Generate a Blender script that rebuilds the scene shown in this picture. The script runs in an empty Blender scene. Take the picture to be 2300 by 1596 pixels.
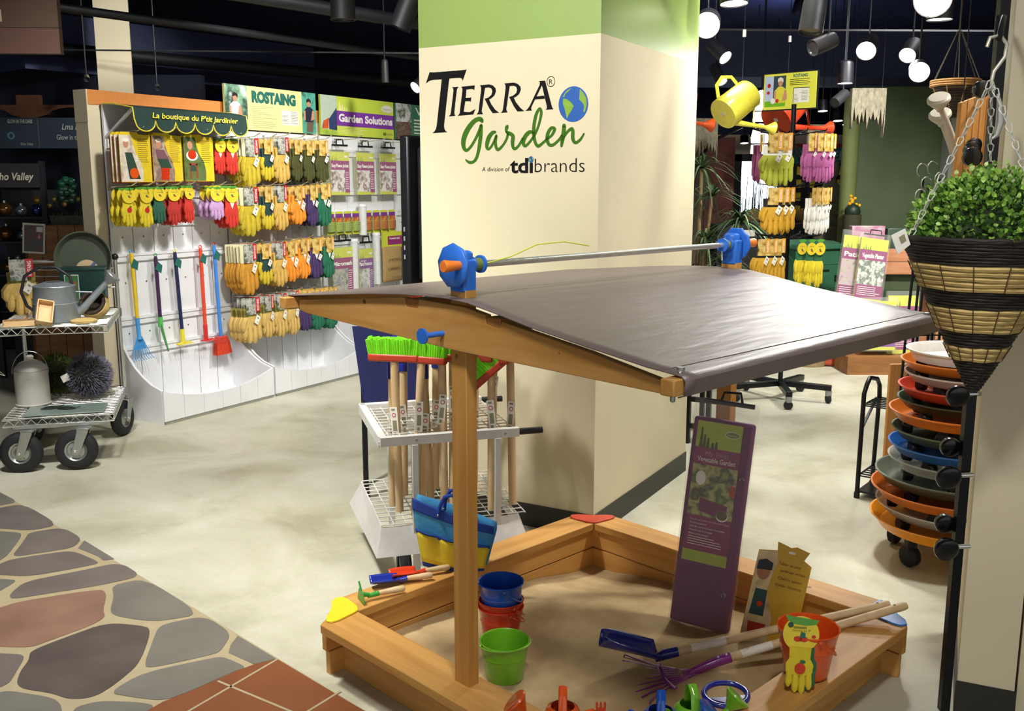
import bpy, bmesh, math, random
from mathutils import Vector, Matrix, Euler
random.seed(7)
R = math.radians
PI = math.pi
scene = bpy.context.scene
col = scene.collection

# ------------------------------------------------------------------ camera, world, exposure
cam_d = bpy.data.cameras.new('camera')
cam = bpy.data.objects.new('camera', cam_d)
col.objects.link(cam)
cam_d.sensor_fit = 'HORIZONTAL'
cam_d.sensor_width = 36.0
cam_d.lens = 36.0 * 2161.8 / 2300.0
cam_d.clip_start = 0.05
cam_d.clip_end = 100
cam.location = (0, 0, 1.6)
cam.rotation_euler = (PI / 2 - 0.1765, 0, 0)
scene.camera = cam

world = bpy.data.worlds.new('world')
scene.world = world
world.use_nodes = True
wb = world.node_tree.nodes['Background']
wb.inputs[0].default_value = (1.0, 0.985, 0.955, 1)
wb.inputs[1].default_value = 0.75

scene.view_settings.view_transform = 'Standard'
scene.view_settings.look = 'None'
scene.view_settings.gamma = 1.0
scene.view_settings.use_curve_mapping = False
scene.view_settings.exposure = 0.0


def spot(name, loc, target, power, size=60, blend=0.6, rad=0.06, color=(1.0, 0.975, 0.93), parent=None):
    l = bpy.data.lights.new(name, 'SPOT')
    l.energy = power
    l.spot_size = R(size)
    l.spot_blend = blend
    l.shadow_soft_size = rad
    l.color = color
    o = bpy.data.objects.new(name, l)
    col.objects.link(o)
    d = Vector(target) - Vector(loc)
    o.rotation_euler = d.to_track_quat('-Z', 'Y').to_euler()
    o.location = loc
    return o


# unseen ceiling lamps added to do most of the lighting: (lamp place, aimed at, watts, cone, blend)
UNSEEN_LAMPS = [
    ((-1.6, 1.9, 3.45), (-0.15, 4.35, 2.2), 340, 42, 0.9),
    ((-0.7, 1.5, 3.5), (0.0, 4.3, 1.0), 240, 70, 0.8),
    ((-0.7, 4.9, 3.5), (-2.3, 7.0, 1.2), 350, 75, 0.7),
    ((0.2, 6.0, 3.5), (-1.6, 8.2, 1.2), 380, 70, 0.7),
    ((-1.6, 3.2, 3.5), (-1.7, 4.2, 0.0), 620, 85, 0.8),
    ((1.5, 5.2, 3.5), (1.7, 5.4, 0.0), 430, 85, 0.8),
    ((2.4, 3.4, 3.4), (1.0, 3.1, 0.9), 260, 75, 0.8),
    ((0.3, 0.7, 3.4), (0.35, 2.9, 0.3), 160, 60, 0.8),
    ((3.2, 6.3, 3.5), (2.85, 8.7, 0.6), 800, 80, 0.8),
    ((-0.4, 0.9, 3.2), (1.28, 2.5, 1.75), 110, 34, 0.9),
    ((3.2, 11.3, 3.5), (3.3, 13.6, 1.3), 420, 80, 0.8),
    ((2.7, 3.6, 3.45), (0.75, 4.85, 2.1), 240, 46, 0.9),
    ((1.0, 4.7, 3.2), (1.95, 7.0, 2.0), 240, 45, 0.8),
    ((2.3, 6.6, 3.45), (1.15, 3.6, 1.2), 230, 42, 0.9),
    ((-1.2, 6.6, 3.45), (-3.1, 8.4, 2.6), 260, 40, 0.8),
]
# ------------------------------------------------------------------ helpers
def lin(h):
    h = h.lstrip('#')
    c = [int(h[i:i + 2], 16) / 255 for i in (0, 2, 4)]
    return tuple(((x / 12.92) if x <= 0.04045 else ((x + 0.055) / 1.055) ** 2.4) for x in c) + (1,)


MATS = {}


def mat(name, color, rough=0.5, metal=0.0, var=0.06, scale=30.0, bump=0.0, spec=0.5, alpha=1.0, emit=None, stretch=None, trans=0.0, coat=0.0):
    """principled surface with a little procedural tone variation"""
    if name in MATS:
        return MATS[name]
    m = bpy.data.materials.new(name)
    m.use_nodes = True
    nt = m.node_tree
    b = nt.nodes['Principled BSDF']
    c = lin(color) if isinstance(color, str) else color
    b.inputs['Roughness'].default_value = rough
    b.inputs['Metallic'].default_value = metal
    b.inputs['Specular IOR Level'].default_value = spec
    b.inputs['Alpha'].default_value = alpha
    if trans:
        b.inputs['Transmission Weight'].default_value = trans
        b.inputs['IOR'].default_value = 1.2
    if coat:
        b.inputs['Coat Weight'].default_value = coat
        b.inputs['Coat Roughness'].default_value = 0.1
    if emit:
        b.inputs['Emission Color'].default_value = c
        b.inputs['Emission Strength'].default_value = emit
    tc = nt.nodes.new('ShaderNodeTexCoord')
    mp = nt.nodes.new('ShaderNodeMapping')
    if stretch:
        mp.inputs['Scale'].default_value = stretch
    nt.links.new(tc.outputs['Object'], mp.inputs['Vector'])
    nz = nt.nodes.new('ShaderNodeTexNoise')
    nz.inputs['Scale'].default_value = scale
    nz.inputs['Detail'].default_value = 5
    nt.links.new(mp.outputs['Vector'], nz.inputs['Vector'])
    rp = nt.nodes.new('ShaderNodeValToRGB')
    rp.color_ramp.elements[0].position = 0.3
    rp.color_ramp.elements[1].position = 0.7
    rp.color_ramp.elements[0].color = tuple(max(0, x * (1 - var)) for x in c[:3]) + (1,)
    rp.color_ramp.elements[1].color = tuple(min(1, x * (1 + var)) for x in c[:3]) + (1,)
    nt.links.new(nz.outputs['Fac'], rp.inputs['Fac'])
    nt.links.new(rp.outputs['Color'], b.inputs['Base Color'])
    if bump:
        bp = nt.nodes.new('ShaderNodeBump')
        bp.inputs['Strength'].default_value = bump
        bp.inputs['Distance'].default_value = 0.01
        nt.links.new(nz.outputs['Fac'], bp.inputs['Height'])
        nt.links.new(bp.outputs['Normal'], b.inputs['Normal'])
    MATS[name] = m
    return m


def wood_mat(name, c1, c2, scale=(2, 30, 30), rough=0.45, knots=True):
    if name in MATS:
        return MATS[name]
    m = bpy.data.materials.new(name)
    m.use_nodes = True
    nt = m.node_tree
    b = nt.nodes['Principled BSDF']
    b.inputs['Roughness'].default_value = rough
    tc = nt.nodes.new('ShaderNodeTexCoord')
    mp = nt.nodes.new('ShaderNodeMapping')
    mp.inputs['Scale'].default_value = scale
    nt.links.new(tc.outputs['Object'], mp.inputs['Vector'])
    nz = nt.nodes.new('ShaderNodeTexNoise')
    nz.inputs['Scale'].default_value = 1.5
    nz.inputs['Detail'].default_value = 6
    nz.inputs['Distortion'].default_value = 0.6
    nt.links.new(mp.outputs['Vector'], nz.inputs['Vector'])
    rp = nt.nodes.new('ShaderNodeValToRGB')
    rp.color_ramp.elements[0].position = 0.32
    rp.color_ramp.elements[1].position = 0.68
    rp.color_ramp.elements[0].color = lin(c1)
    rp.color_ramp.elements[1].color = lin(c2)
    nt.links.new(nz.outputs['Fac'], rp.inputs['Fac'])
    if knots:
        vo = nt.nodes.new('ShaderNodeTexVoronoi')
        vo.inputs['Scale'].default_value = 5.0
        nt.links.new(tc.outputs['Object'], vo.inputs['Vector'])
        lt = nt.nodes.new('ShaderNodeMath')
        lt.operation = 'LESS_THAN'
        lt.inputs[1].default_value = 0.05
        nt.links.new(vo.outputs['Distance'], lt.inputs[0])
        mx = nt.nodes.new('ShaderNodeMixRGB')
        mx.inputs[2].default_value = tuple(x * 0.45 for x in lin(c1)[:3]) + (1,)
        nt.links.new(lt.outputs[0], mx.inputs[0])
        nt.links.new(rp.outputs['Color'], mx.inputs[1])
        nt.links.new(mx.outputs[0], b.inputs['Base Color'])
    else:
        nt.links.new(rp.outputs['Color'], b.inputs['Base Color'])
    MATS[name] = m
    return m


class MB:
    """collects shapes, then links them as ONE mesh object (one slot per material used)"""
    def __init__(s, m):
        s.bm = bmesh.new()
        s.mats = [m]
        s.cur = 0

    def use(s, m):
        if m not in s.mats:
            s.mats.append(m)
        s.cur = s.mats.index(m)
        return s

    def face(s, vs):
        try:
            f = s.bm.faces.new(vs)
            f.material_index = s.cur
            return f
        except ValueError:
            return None

    def box(s, c, size, rot=None, taper=1.0):
        hx, hy, hz = size[0] / 2, size[1] / 2, size[2] / 2
        M = rot if rot is not None else Matrix.Identity(3)
        if isinstance(M, tuple):
            M = Euler(M).to_matrix()
        c = Vector(c)
        v = []
        for z in (-1, 1):
            k = taper if z > 0 else 1
            for x, y in ((-1, -1), (1, -1), (1, 1), (-1, 1)):
                v.append(s.bm.verts.new(c + M @ Vector((x * hx * k, y * hy * k, z * hz))))
        for f in ((3, 2, 1, 0), (4, 5, 6, 7), (0, 1, 5, 4), (1, 2, 6, 5), (2, 3, 7, 6), (3, 0, 4, 7)):
            s.face([v[i] for i in f])
        return s

    def bb(s, x0, x1, y0, y1, z0, z1):
        return s.box(((x0 + x1) / 2, (y0 + y1) / 2, (z0 + z1) / 2), (abs(x1 - x0), abs(y1 - y0), abs(z1 - z0)))

    def bar(s, p0, p1, w, h, up=(0, 0, 1)):
        p0, p1 = Vector(p0), Vector(p1)
        d = (p1 - p0)
        L = d.length
        x = d.normalized()
        y = Vector(up).cross(x)
        if y.length < 1e-5:
            y = Vector((0, 1, 0)).cross(x)
        y.normalize()
        z = x.cross(y)
        M = Matrix((x, y, z)).transposed()
        return s.box((p0 + p1) / 2, (L, w, h), M)

    def ring(s, c, x, y, r, n):
        return [s.bm.verts.new(c + x * (r * math.cos(2 * PI * i / n)) + y * (r * math.sin(2 * PI * i / n))) for i in range(n)]

    def tube(s, pts, r, seg=8, closed=False, caps=True, flat=1.0):
        pts = [Vector(p) for p in pts]
        n = len(pts)
        rs = r if isinstance(r, (list, tuple)) else [r] * n
        rings = []
        px = None
        for i in range(n):
            if closed:
                t = pts[(i + 1) % n] - pts[i - 1]
            else:
                t = pts[min(i + 1, n - 1)] - pts[max(i - 1, 0)]
            if t.length < 1e-9:
                t = Vector((0, 0, 1))
            t.normalize()
            if px is None:
                a = Vector((0, 0, 1)) if abs(t.z) < 0.9 else Vector((1, 0, 0))
                x = a.cross(t).normalized()
            else:
                x = (px - t * px.dot(t))
                if x.length < 1e-6:
                    x = Vector((1, 0, 0)).cross(t)
                x.normalize()
            px = x
            y = t.cross(x)
            rings.append(s.ring(pts[i], x, y * flat, rs[i], seg))
        m = n if closed else n - 1
        for i in range(m):
            a, b = rings[i], rings[(i + 1) % n]
            for j in range(seg):
                s.face([a[j], a[(j + 1) % seg], b[(j + 1) % seg], b[j]])
        if caps and not closed:
            s.face(list(reversed(rings[0])))
            s.face(rings[-1])
        return s

    def cyl(s, p0, p1, r0, r1=None, seg=20, caps=True):
        return s.tube([p0, p1], [r0, r0 if r1 is None else r1], seg, caps=caps)

    def lathe(s, prof, seg=32, M=None, caps=False):
        """prof: (radius, height) pairs about local z"""
        M = M or Matrix.Identity(4)
        rings = []
        for r, z in prof:
            if r < 1e-6:
                rings.append([s.bm.verts.new(M @ Vector((0, 0, z)))])
            else:
                rings.append([s.bm.verts.new(M @ Vector((r * math.cos(2 * PI * i / seg), r * math.sin(2 * PI * i / seg), z))) for i in range(seg)])
        for a, b in zip(rings, rings[1:]):
            for j in range(seg):
                k = (j + 1) % seg
                if len(a) == 1 and len(b) == 1:
                    continue
                if len(a) == 1:
                    s.face([a[0], b[k], b[j]])
                elif len(b) == 1:
                    s.face([a[j], a[k], b[0]])
                else:
                    s.face([a[j], a[k], b[k], b[j]])
        return s

    def prism(s, pts, y0, y1):
        """outline in x-z, from depth y0 to y1"""
        a = [s.bm.verts.new((x, y0, z)) for x, z in pts]
        b = [s.bm.verts.new((x, y1, z)) for x, z in pts]
        s.face(a)
        s.face(list(reversed(b)))
        n = len(pts)
        for i in range(n):
            s.face([a[i], b[i], b[(i + 1) % n], a[(i + 1) % n]])
        return s

    def slab(s, pts, z0, z1):
        """outline in x-y, from height z0 to z1"""
        a = [s.bm.verts.new((x, y, z0)) for x, y in pts]
        b = [s.bm.verts.new((x, y, z1)) for x, y in pts]
        s.face(list(reversed(a)))
        s.face(b)
        n = len(pts)
        for i in range(n):
            s.face([a[i], a[(i + 1) % n], b[(i + 1) % n], b[i]])
        return s

    def slabx(s, pts, x0, x1):
        """outline in y-z, from x0 to x1"""
        a = [s.bm.verts.new((x0, y, z)) for y, z in pts]
        b = [s.bm.verts.new((x1, y, z)) for y, z in pts]
        s.face(a)
        s.face(list(reversed(b)))
        n = len(pts)
        for i in range(n):
            s.face([a[i], b[i], b[(i + 1) % n], a[(i + 1) % n]])
        return s

    def flat(s, pts, y):
        s.face([s.bm.verts.new((x, y, z)) for x, z in pts])
        return s

    def rect(s, x0, x1, z0, z1, y):
        return s.flat([(x0, z0), (x1, z0), (x1, z1), (x0, z1)], y)

    def disc(s, x, z, rx, rz, y, n=20):
        return s.flat([(x + rx * math.cos(2 * PI * i / n), z + rz * math.sin(2 * PI * i / n)) for i in range(n)], y)

    def ball(s, c, r, seg=16, rings=10):
        if not isinstance(r, (tuple, list)):
            r = (r, r, r)
        c = Vector(c)
        rr = []
        for i in range(rings + 1):
            th = PI * i / rings
            if i in (0, rings):
                rr.append([s.bm.verts.new(c + Vector((0, 0, r[2] * math.cos(th))))])
            else:
                rr.append([s.bm.verts.new(c + Vector((r[0] * math.sin(th) * math.cos(2 * PI * j / seg), r[1] * math.sin(th) * math.sin(2 * PI * j / seg), r[2] * math.cos(th)))) for j in range(seg)])
        for a, b in zip(rr, rr[1:]):
            for j in range(seg):
                k = (j + 1) % seg
                if len(a) == 1:
                    s.face([a[0], b[j], b[k]])
                elif len(b) == 1:
                    s.face([a[j], b[0], a[k]])
                else:
                    s.face([a[j], b[j], b[k], a[k]])
        return s

    def grid(s, f, nu, nv):
        v = [[s.bm.verts.new(f(i / nu, j / nv)) for j in range(nv + 1)] for i in range(nu + 1)]
        for i in range(nu):
            for j in range(nv):
                s.face([v[i][j], v[i + 1][j], v[i + 1][j + 1], v[i][j + 1]])
        return s

    def done(s, name, parent=None, smooth=True, bevel=0.0, thick=0.0, subsurf=0, recalc=True, seg=2, loc=None, rot=None):
        if recalc:
            bmesh.ops.recalc_face_normals(s.bm, faces=s.bm.faces)
        me = bpy.data.meshes.new(name)
        s.bm.to_mesh(me)
        s.bm.free()
        for m in s.mats:
            me.materials.append(m)
        if smooth:
            for p in me.polygons:
                p.use_smooth = True
            me.set_sharp_from_angle(angle=R(38))
        o = bpy.data.objects.new(name, me)
        col.objects.link(o)
        if parent is not None:
            o.parent = parent
        if loc is not None:
            o.location = loc
        if rot is not None:
            o.rotation_euler = rot
        if thick:
            md = o.modifiers.new('thickness', 'SOLIDIFY')
            md.thickness = thick
            md.offset = 0
        if bevel:
            md = o.modifiers.new('bevel', 'BEVEL')
            md.width = bevel
            md.segments = seg
            md.limit_method = 'ANGLE'
            md.angle_limit = R(40)
        if subsurf:
            md = o.modifiers.new('smooth', 'SUBSURF')
            md.levels = subsurf
            md.render_levels = subsurf
        return o


def tag(o, label=None, cat=None, group=None, kind=None):
    if label:
        o['label'] = label
    if cat:
        o['category'] = cat
    if group:
        o['group'] = group
    if kind:
        o['kind'] = kind
    return o


def thing(name, label, cat, loc=(0, 0, 0), rz=0.0, group=None, rot=None):
    o = bpy.data.objects.new(name, None)
    o.empty_display_size = 0.05
    col.objects.link(o)
    o.location = loc
    o.rotation_euler = rot if rot is not None else (0, 0, rz)
    return tag(o, label, cat, group)


KIDS = {}


def copy_tree(o, loc=None, rot=None, label=None, group=None, scale=None, parent=None):
    c = o.copy()
    col.objects.link(c)
    if parent is not None:
        c.parent = parent
    for ch in list(o.children):
        if ch.type == 'MESH' or ch.type == 'EMPTY':
            copy_tree(ch, parent=c)
    if loc is not None:
        c.location = loc
    if rot is not None:
        c.rotation_euler = rot
    if scale is not None:
        c.scale = scale
    if label:
        c['label'] = label
    if group:
        c['group'] = group
    return c


def text(name, body, m, parent, x, z, y, w=None, h=0.05, bold=0.0, shear=0.0, align='CENTER', depth=0.0006, rot=0.0, label=None):
    """raised lettering in the x-z plane that faces -y; x is its centre (or left end), z its baseline"""
    cu = bpy.data.curves.new(name, 'FONT')
    cu.body = body
    cu.size = 1.0
    cu.offset = bold
    cu.shear = shear
    cu.extrude = 0.0
    cu.resolution_u = 3
    tmp = bpy.data.objects.new(name + '_curve', cu)
    me = bpy.data.meshes.new_from_object(tmp)
    me.name = name
    bpy.data.objects.remove(tmp)
    bpy.data.curves.remove(cu)
    xs = [v.co.x for v in me.vertices]
    ys = [v.co.y for v in me.vertices]
    x0, x1, y0, y1 = min(xs), max(xs), min(ys), max(ys)
    cap = 0.73
    sz = h / cap
    sx = (w / (x1 - x0)) if w else sz
    ca, sa = math.cos(rot), math.sin(rot)
    for v in me.vertices:
        px = (v.co.x - (x0 + x1) / 2) * sx if align == 'CENTER' else (v.co.x - x0) * sx
        pz = v.co.y * sz
        v.co = (x + px * ca - pz * sa, y, z + px * sa + pz * ca)
    me.materials.clear()
    me.materials.append(m)
    o = bpy.data.objects.new(name, me)
    col.objects.link(o)
    if parent is not None:
        o.parent = parent
    return o


def text_lines(b, m, x0, x1, z0, z1, n, y, fill=0.45, ragged=0.35):
    """fine print: thin printed bars, too small to read in the photo"""
    b.use(m)
    dz = (z1 - z0) / n
    for i in range(n):
        zt = z1 - i * dz
        xe = x1 - (x1 - x0) * random.random() * ragged
        b.rect(x0, xe, zt - dz * fill, zt, y)


def stroke(b, pts, y, n=10):
    """brush stroke of changing half-width: pts are (x, z, half width)"""
    P = []
    k = len(pts)
    for i in range(k - 1):
        p0, p1, p2, p3 = (pts[max(i - 1, 0)], pts[i], pts[i + 1], pts[min(i + 2, k - 1)])
        for j in range(5):
            t = j / 5
            P.append(tuple(0.5 * (2 * p1[q] + (p2[q] - p0[q]) * t + (2 * p0[q] - 5 * p1[q] + 4 * p2[q] - p3[q]) * t * t + (3 * p1[q] - p0[q] - 3 * p2[q] + p3[q]) * t ** 3) for q in range(3)))
    P.append(pts[-1])
    L = []
    for i in range(len(P)):
        a = P[max(i - 1, 0)]
        c = P[min(i + 1, len(P) - 1)]
        dx, dz = c[0] - a[0], c[1] - a[1]
        q = math.hypot(dx, dz) or 1
        L.append((P[i], (-dz / q, dx / q)))
    vs = [(b.bm.verts.new((p[0] + nn[0] * p[2], y, p[1] + nn[1] * p[2])), b.bm.verts.new((p[0] - nn[0] * p[2], y, p[1] - nn[1] * p[2]))) for p, nn in L]
    for u, v in zip(vs, vs[1:]):
        b.face([u[0], u[1], v[1], v[0]])
    for p in (P[0], P[-1]):
        b.disc(p[0], p[1], p[2], p[2], y, n)


def arc(c, r, a0, a1, n=10):
    return [(c[0] + r * math.cos(R(a0 + (a1 - a0) * i / n)), c[1] + r * math.sin(R(a0 + (a1 - a0) * i / n))) for i in range(n + 1)]


# ------------------------------------------------------------------ materials
m_black = mat('black_paint', '#15161a', 0.5)
m_blackmetal = mat('black_metal', '#121318', 0.35, 0.4)
m_blackplastic = mat('black_plastic', '#131317', 0.4)
m_rubber = mat('rubber', '#17171a', 0.75)
m_ceiling = mat('ceiling_black', '#3a4268', 0.9, var=0.2, scale=2)
m_darkwall = mat('dark_wall', '#2c3452', 0.9, var=0.25, scale=2)
m_cream = mat('cream_paint', '#d9ceae', 0.75, var=0.02, scale=4)
m_green_band = mat('green_band_paint', '#8ea65a', 0.35, var=0.03, scale=4)
m_base = mat('baseboard_black', '#25251f', 0.5)
m_white = mat('white_paint', '#e3e4e6', 0.55, var=0.04, scale=6)
m_whitegloss = mat('white_gloss', '#ececec', 0.25)
m_chrome = mat('chrome', '#dedfd9', 0.26, 0.8, var=0.05)
m_steel = mat('zinc_steel', '#a8aca8', 0.38, 0.85, var=0.12, scale=14)
m_galv = mat('galvanised', '#8f979c', 0.42, 0.55, var=0.12, scale=18)
m_orangepaint = mat('orange_paint', '#cf8440', 0.6)
m_blue = mat('blue_plastic', '#2f6fd0', 0.35)
m_bluegloss = mat('blue_enamel', '#1c4fae', 0.18, coat=0.4)
m_navy = mat('navy_enamel', '#1b2c8c', 0.2, coat=0.4)
m_red = mat('red_enamel', '#c93a1c', 0.2, coat=0.4)
m_orange = mat('orange_enamel', '#e2581d', 0.2, coat=0.4)
m_green = mat('green_enamel', '#74b829', 0.22, coat=0.4)
m_yellow = mat('yellow_plastic', '#e3d22c', 0.35)
m_yenamel = mat('yellow_enamel', '#e6dc4c', 0.3, coat=0.3)
m_purple = mat('purple_enamel', '#8a2f92', 0.25, coat=0.3)
m_orangeplastic = mat('orange_plastic', '#f08331', 0.35)
m_pine = wood_mat('stained_pine', '#b8823e', '#d2a056', (1.2, 14, 14), 0.52)
m_pine_v = wood_mat('stained_pine_upright', '#b17b36', '#c8944c', (14, 14, 1.0), 0.5)
m_handle = wood_mat('plain_handle_wood', '#c8a97a', '#dcc196', (14, 14, 1.5), 0.5, False)
m_tray = wood_mat('pale_tray_wood', '#d9b27c', '#e8c894', (6, 6, 30), 0.5, False)
m_cedar = wood_mat('cedar_wood', '#b4714c', '#d39a72', (2, 14, 14), 0.6)
m_brownboard = wood_mat('orange_brown_board', '#b87a3a', '#cf9650', (40, 40, 1.2), 0.5, False)
m_oldwood = wood_mat('old_wood', '#7a4d26', '#9a6a38', (2, 10, 10), 0.6, False)
m_paper = mat('white_paper', '#ebe8dc', 0.6)
m_txtgrey = mat('fine_print', '#8b8a6a', 0.7)
m_txtwhite = mat('white_print', '#f2efe6', 0.6)
m_txtblack = mat('black_print', '#0e0d0e', 0.75, spec=0.2)
m_txtgreen = mat('green_print', '#3c6a16', 0.75, spec=0.2)
m_lamp = mat('lamp_lens', (1.0, 0.93, 0.82, 1), 0.4, emit=14.0, var=0.0)
m_lampshade = mat('lit_lamp_shade', (1.0, 0.93, 0.85, 1), 0.4, emit=6.0, var=0.0)
m_straw = mat('straw', '#c9ad6c', 0.8, var=0.25, scale=60, bump=0.4, stretch=(1, 1, 6))
m_darkstraw = mat('dark_straw', '#33271c', 0.8, var=0.3, scale=60, bump=0.4, stretch=(1, 1, 6))
m_clear = mat('clear_film', '#eef0ea', 0.10, alpha=0.10, spec=0.8)
m_lime = mat('lime_print', '#b4c832', 0.5)
m_magenta = mat('magenta_print', '#8f2c6a', 0.5)
# ------------------------------------------------------------------ the room
def concrete():
    m = bpy.data.materials.new('polished_concrete')
    m.use_nodes = True
    nt = m.node_tree
    b = nt.nodes['Principled BSDF']
    tc = nt.nodes.new('ShaderNodeTexCoord')
    n1 = nt.nodes.new('ShaderNodeTexNoise')
    n1.inputs['Scale'].default_value = 1.6
    n1.inputs['Detail'].default_value = 7
    n1.inputs['Roughness'].default_value = 0.62
    n1.inputs['Distortion'].default_value = 0.5
    nt.links.new(tc.outputs['Object'], n1.inputs['Vector'])
    rp = nt.nodes.new('ShaderNodeValToRGB')
    e = rp.color_ramp.elements
    e[0].position = 0.32
    e[0].color = lin('#a29f86')
    e[1].position = 0.70
    e[1].color = lin('#cdcbba')
    k = e.new(0.5)
    k.color = lin('#bebca6')
    nt.links.new(n1.outputs['Fac'], rp.inputs['Fac'])
    n2 = nt.nodes.new('ShaderNodeTexNoise')
    n2.inputs['Scale'].default_value = 60
    n2.inputs['Detail'].default_value = 3
    nt.links.new(tc.outputs['Object'], n2.inputs['Vector'])
    mx = nt.nodes.new('ShaderNodeMixRGB')
    mx.blend_type = 'SOFT_LIGHT'
    mx.inputs[0].default_value = 0.25
    nt.links.new(rp.outputs['Color'], mx.inputs[1])
    nt.links.new(n2.outputs['Color'], mx.inputs[2])
    nt.links.new(mx.outputs[0], b.inputs['Base Color'])
    b.inputs['Roughness'].default_value = 0.42
    b.inputs['Specular IOR Level'].default_value = 0.4
    return m


b = MB(concrete())
b.bb(-10, 10, -3, 17, -0.1, 0)
tag(b.done('floor', smooth=False), kind='structure')
b = MB(m_ceiling)
b.bb(-10, 10, -3, 17, 3.7, 3.8)
tag(b.done('ceiling', smooth=False), kind='structure')
b = MB(m_darkwall)
b.bb(-10, 10, 16.8, 17, 0, 3.7)
tag(b.done('wall_back', smooth=False), kind='structure')
b = MB(m_darkwall)
b.bb(-10, -9.8, -3, 17, 0, 3.7)
tag(b.done('wall_left', smooth=False), kind='structure')
b = MB(m_darkwall)
b.bb(9.8, 10, -3, 17, 0, 3.7)
tag(b.done('wall_right', smooth=False), kind='structure')

# flagstone walkway, front left: grout bed with the stones laid in it
STONES = {
    'a': [(-2.897, 5.006), (-2.694, 4.86), (-2.521, 4.709), (-2.584, 4.649), (-2.676, 4.602)],
    'b': [(-2.689, 4.556), (-2.566, 4.614), (-2.481, 4.678), (-2.154, 4.37), (-2.252, 4.293), (-2.413, 4.321), (-2.568, 4.338)],
    'a2': [(-2.551, 4.307), (-2.394, 4.287), (-2.283, 4.266), (-2.25, 4.187), (-2.206, 3.991), (-2.207, 3.93), (-2.262, 3.787)],
    'b2': [(-2.25, 4.266), (-2.125, 4.338), (-1.971, 4.197), (-1.955, 4.082), (-2.054, 4.027), (-2.179, 3.965), (-2.207, 4.101), (-2.23, 4.197)],
    'a3': [(-1.934, 4.073), (-1.948, 4.168), (-1.72, 3.947), (-1.763, 3.93), (-1.799, 3.973)],
    'b3': [(-2.197, 3.787), (-2.189, 3.895), (-2.167, 3.942), (-2.043, 4.006), (-1.946, 4.045), (-1.793, 3.93), (-1.764, 3.892), (-1.99, 3.759), (-2.126, 3.775)],
    'a4': [(-2.155, 3.708), (-2.106, 3.736), (-2.036, 3.724), (-2.027, 3.7), (-2.042, 3.614), (-2.066, 3.544)],
    'b4': [(-1.988, 3.58), (-1.99, 3.708), (-1.821, 3.812), (-1.683, 3.912), (-1.53, 3.763), (-1.664, 3.67), (-1.844, 3.588), (-1.956, 3.537)],
    'c': [(-2.05, 3.406), (-1.962, 3.46), (-1.918, 3.516), (-1.645, 3.639), (-1.599, 3.573), (-1.561, 3.447), (-1.525, 3.38), (-1.544, 3.316), (-1.651, 3.182), (-1.686, 3.141), (-1.796, 3.145), (-1.913, 3.159)],
    'a5': [(-1.62, 3.67), (-1.509, 3.74), (-1.17, 3.406), (-1.298, 3.348), (-1.387, 3.354), (-1.495, 3.393), (-1.529, 3.433), (-1.566, 3.559)],
    'd': [(-1.675, 3.113), (-1.607, 3.206), (-1.5, 3.335), (-1.334, 3.303), (-1.306, 3.242), (-1.275, 3.102), (-1.264, 3.004), (-1.285, 2.902), (-1.31, 2.829), (-1.343, 2.801), (-1.399, 2.797), (-1.471, 2.834), (-1.571, 2.858), (-1.611, 2.892), (-1.639, 2.973), (-1.647, 3.047)],
    'a6': [(-1.284, 3.322), (-1.157, 3.393), (-1.011, 3.248), (-1.013, 3.113), (-1.03, 3.091), (-1.2, 2.999), (-1.241, 3.004), (-1.284, 3.229), (-1.293, 3.278)],
    'a7': [(-0.991, 3.159), (-0.986, 3.229), (-0.806, 3.058), (-0.872, 3.02), (-0.982, 3.102)],
    'a8': [(-1.288, 2.834), (-1.228, 2.962), (-1.018, 3.069), (-0.986, 3.069), (-0.888, 2.999), (-0.931, 2.968), (-1.022, 2.853), (-1.093, 2.787), (-1.193, 2.806)],
    'b5': [(-1.887, 3.113), (-1.771, 3.096), (-1.699, 3.091), (-1.671, 3.069), (-1.644, 2.942), (-1.636, 2.897), (-1.651, 2.868), (-1.727, 2.825)],
    'a9': [(-1.707, 2.787), (-1.636, 2.839), (-1.611, 2.848), (-1.452, 2.806), (-1.402, 2.76), (-1.338, 2.63), (-1.44, 2.55), (-1.597, 2.589)],
    'a10': [(-1.365, 2.742), (-1.298, 2.787), (-1.168, 2.778), (-1.112, 2.76), (-1.125, 2.715), (-1.204, 2.63), (-1.298, 2.614)],
    'brick': [(-0.802, 3.055), (-0.485, 2.755), (-0.323, 2.606), (-0.313, 2.511), (-1.154, 2.511), (-1.167, 2.655), (-1.092, 2.783), (-1.022, 2.851), (-0.929, 2.962), (-0.872, 3.018)],
}
JOINTS = [[(-0.8, 3.055), (-0.992, 2.73), (-1.113, 2.519)], [(-0.548, 2.844), (-0.624, 2.73), (-0.76, 2.526)], [(-0.961, 2.907), (-0.691, 2.73), (-0.456, 2.573)]]
EDGE = [(-2.701, 4.873), (-0.561, 2.834)]
m_grout = mat('walkway_grout', '#a89a7a', 0.5, var=0.05, scale=12)
ST = {'a': mat('flagstone_grey', '#716e66', 0.34, var=0.10, scale=5), 'b': mat('flagstone_mauve', '#6b635e', 0.34, var=0.14, scale=5),
      'c': mat('flagstone_red', '#876757', 0.34, var=0.16, scale=5), 'd': mat('flagstone_dark', '#574e49', 0.34, var=0.16, scale=6)}
m_tile = mat('terracotta_tile', '#7e4a2c', 0.38, var=0.12, scale=5)
ex, ey = EDGE[0]
fx, fy = EDGE[1]
dx, dy = fx - ex, fy - ey
b = MB(m_grout)
b.slab([(ex - dx * 2, ey - dy * 2), (ex - dx * 2 - 4, ey - dy * 2 - 4), (fx + dx * 2 - 4, fy + dy * 2 - 3), (fx + dx * 2, fy + dy * 2)], -0.002, 0.001)


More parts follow.
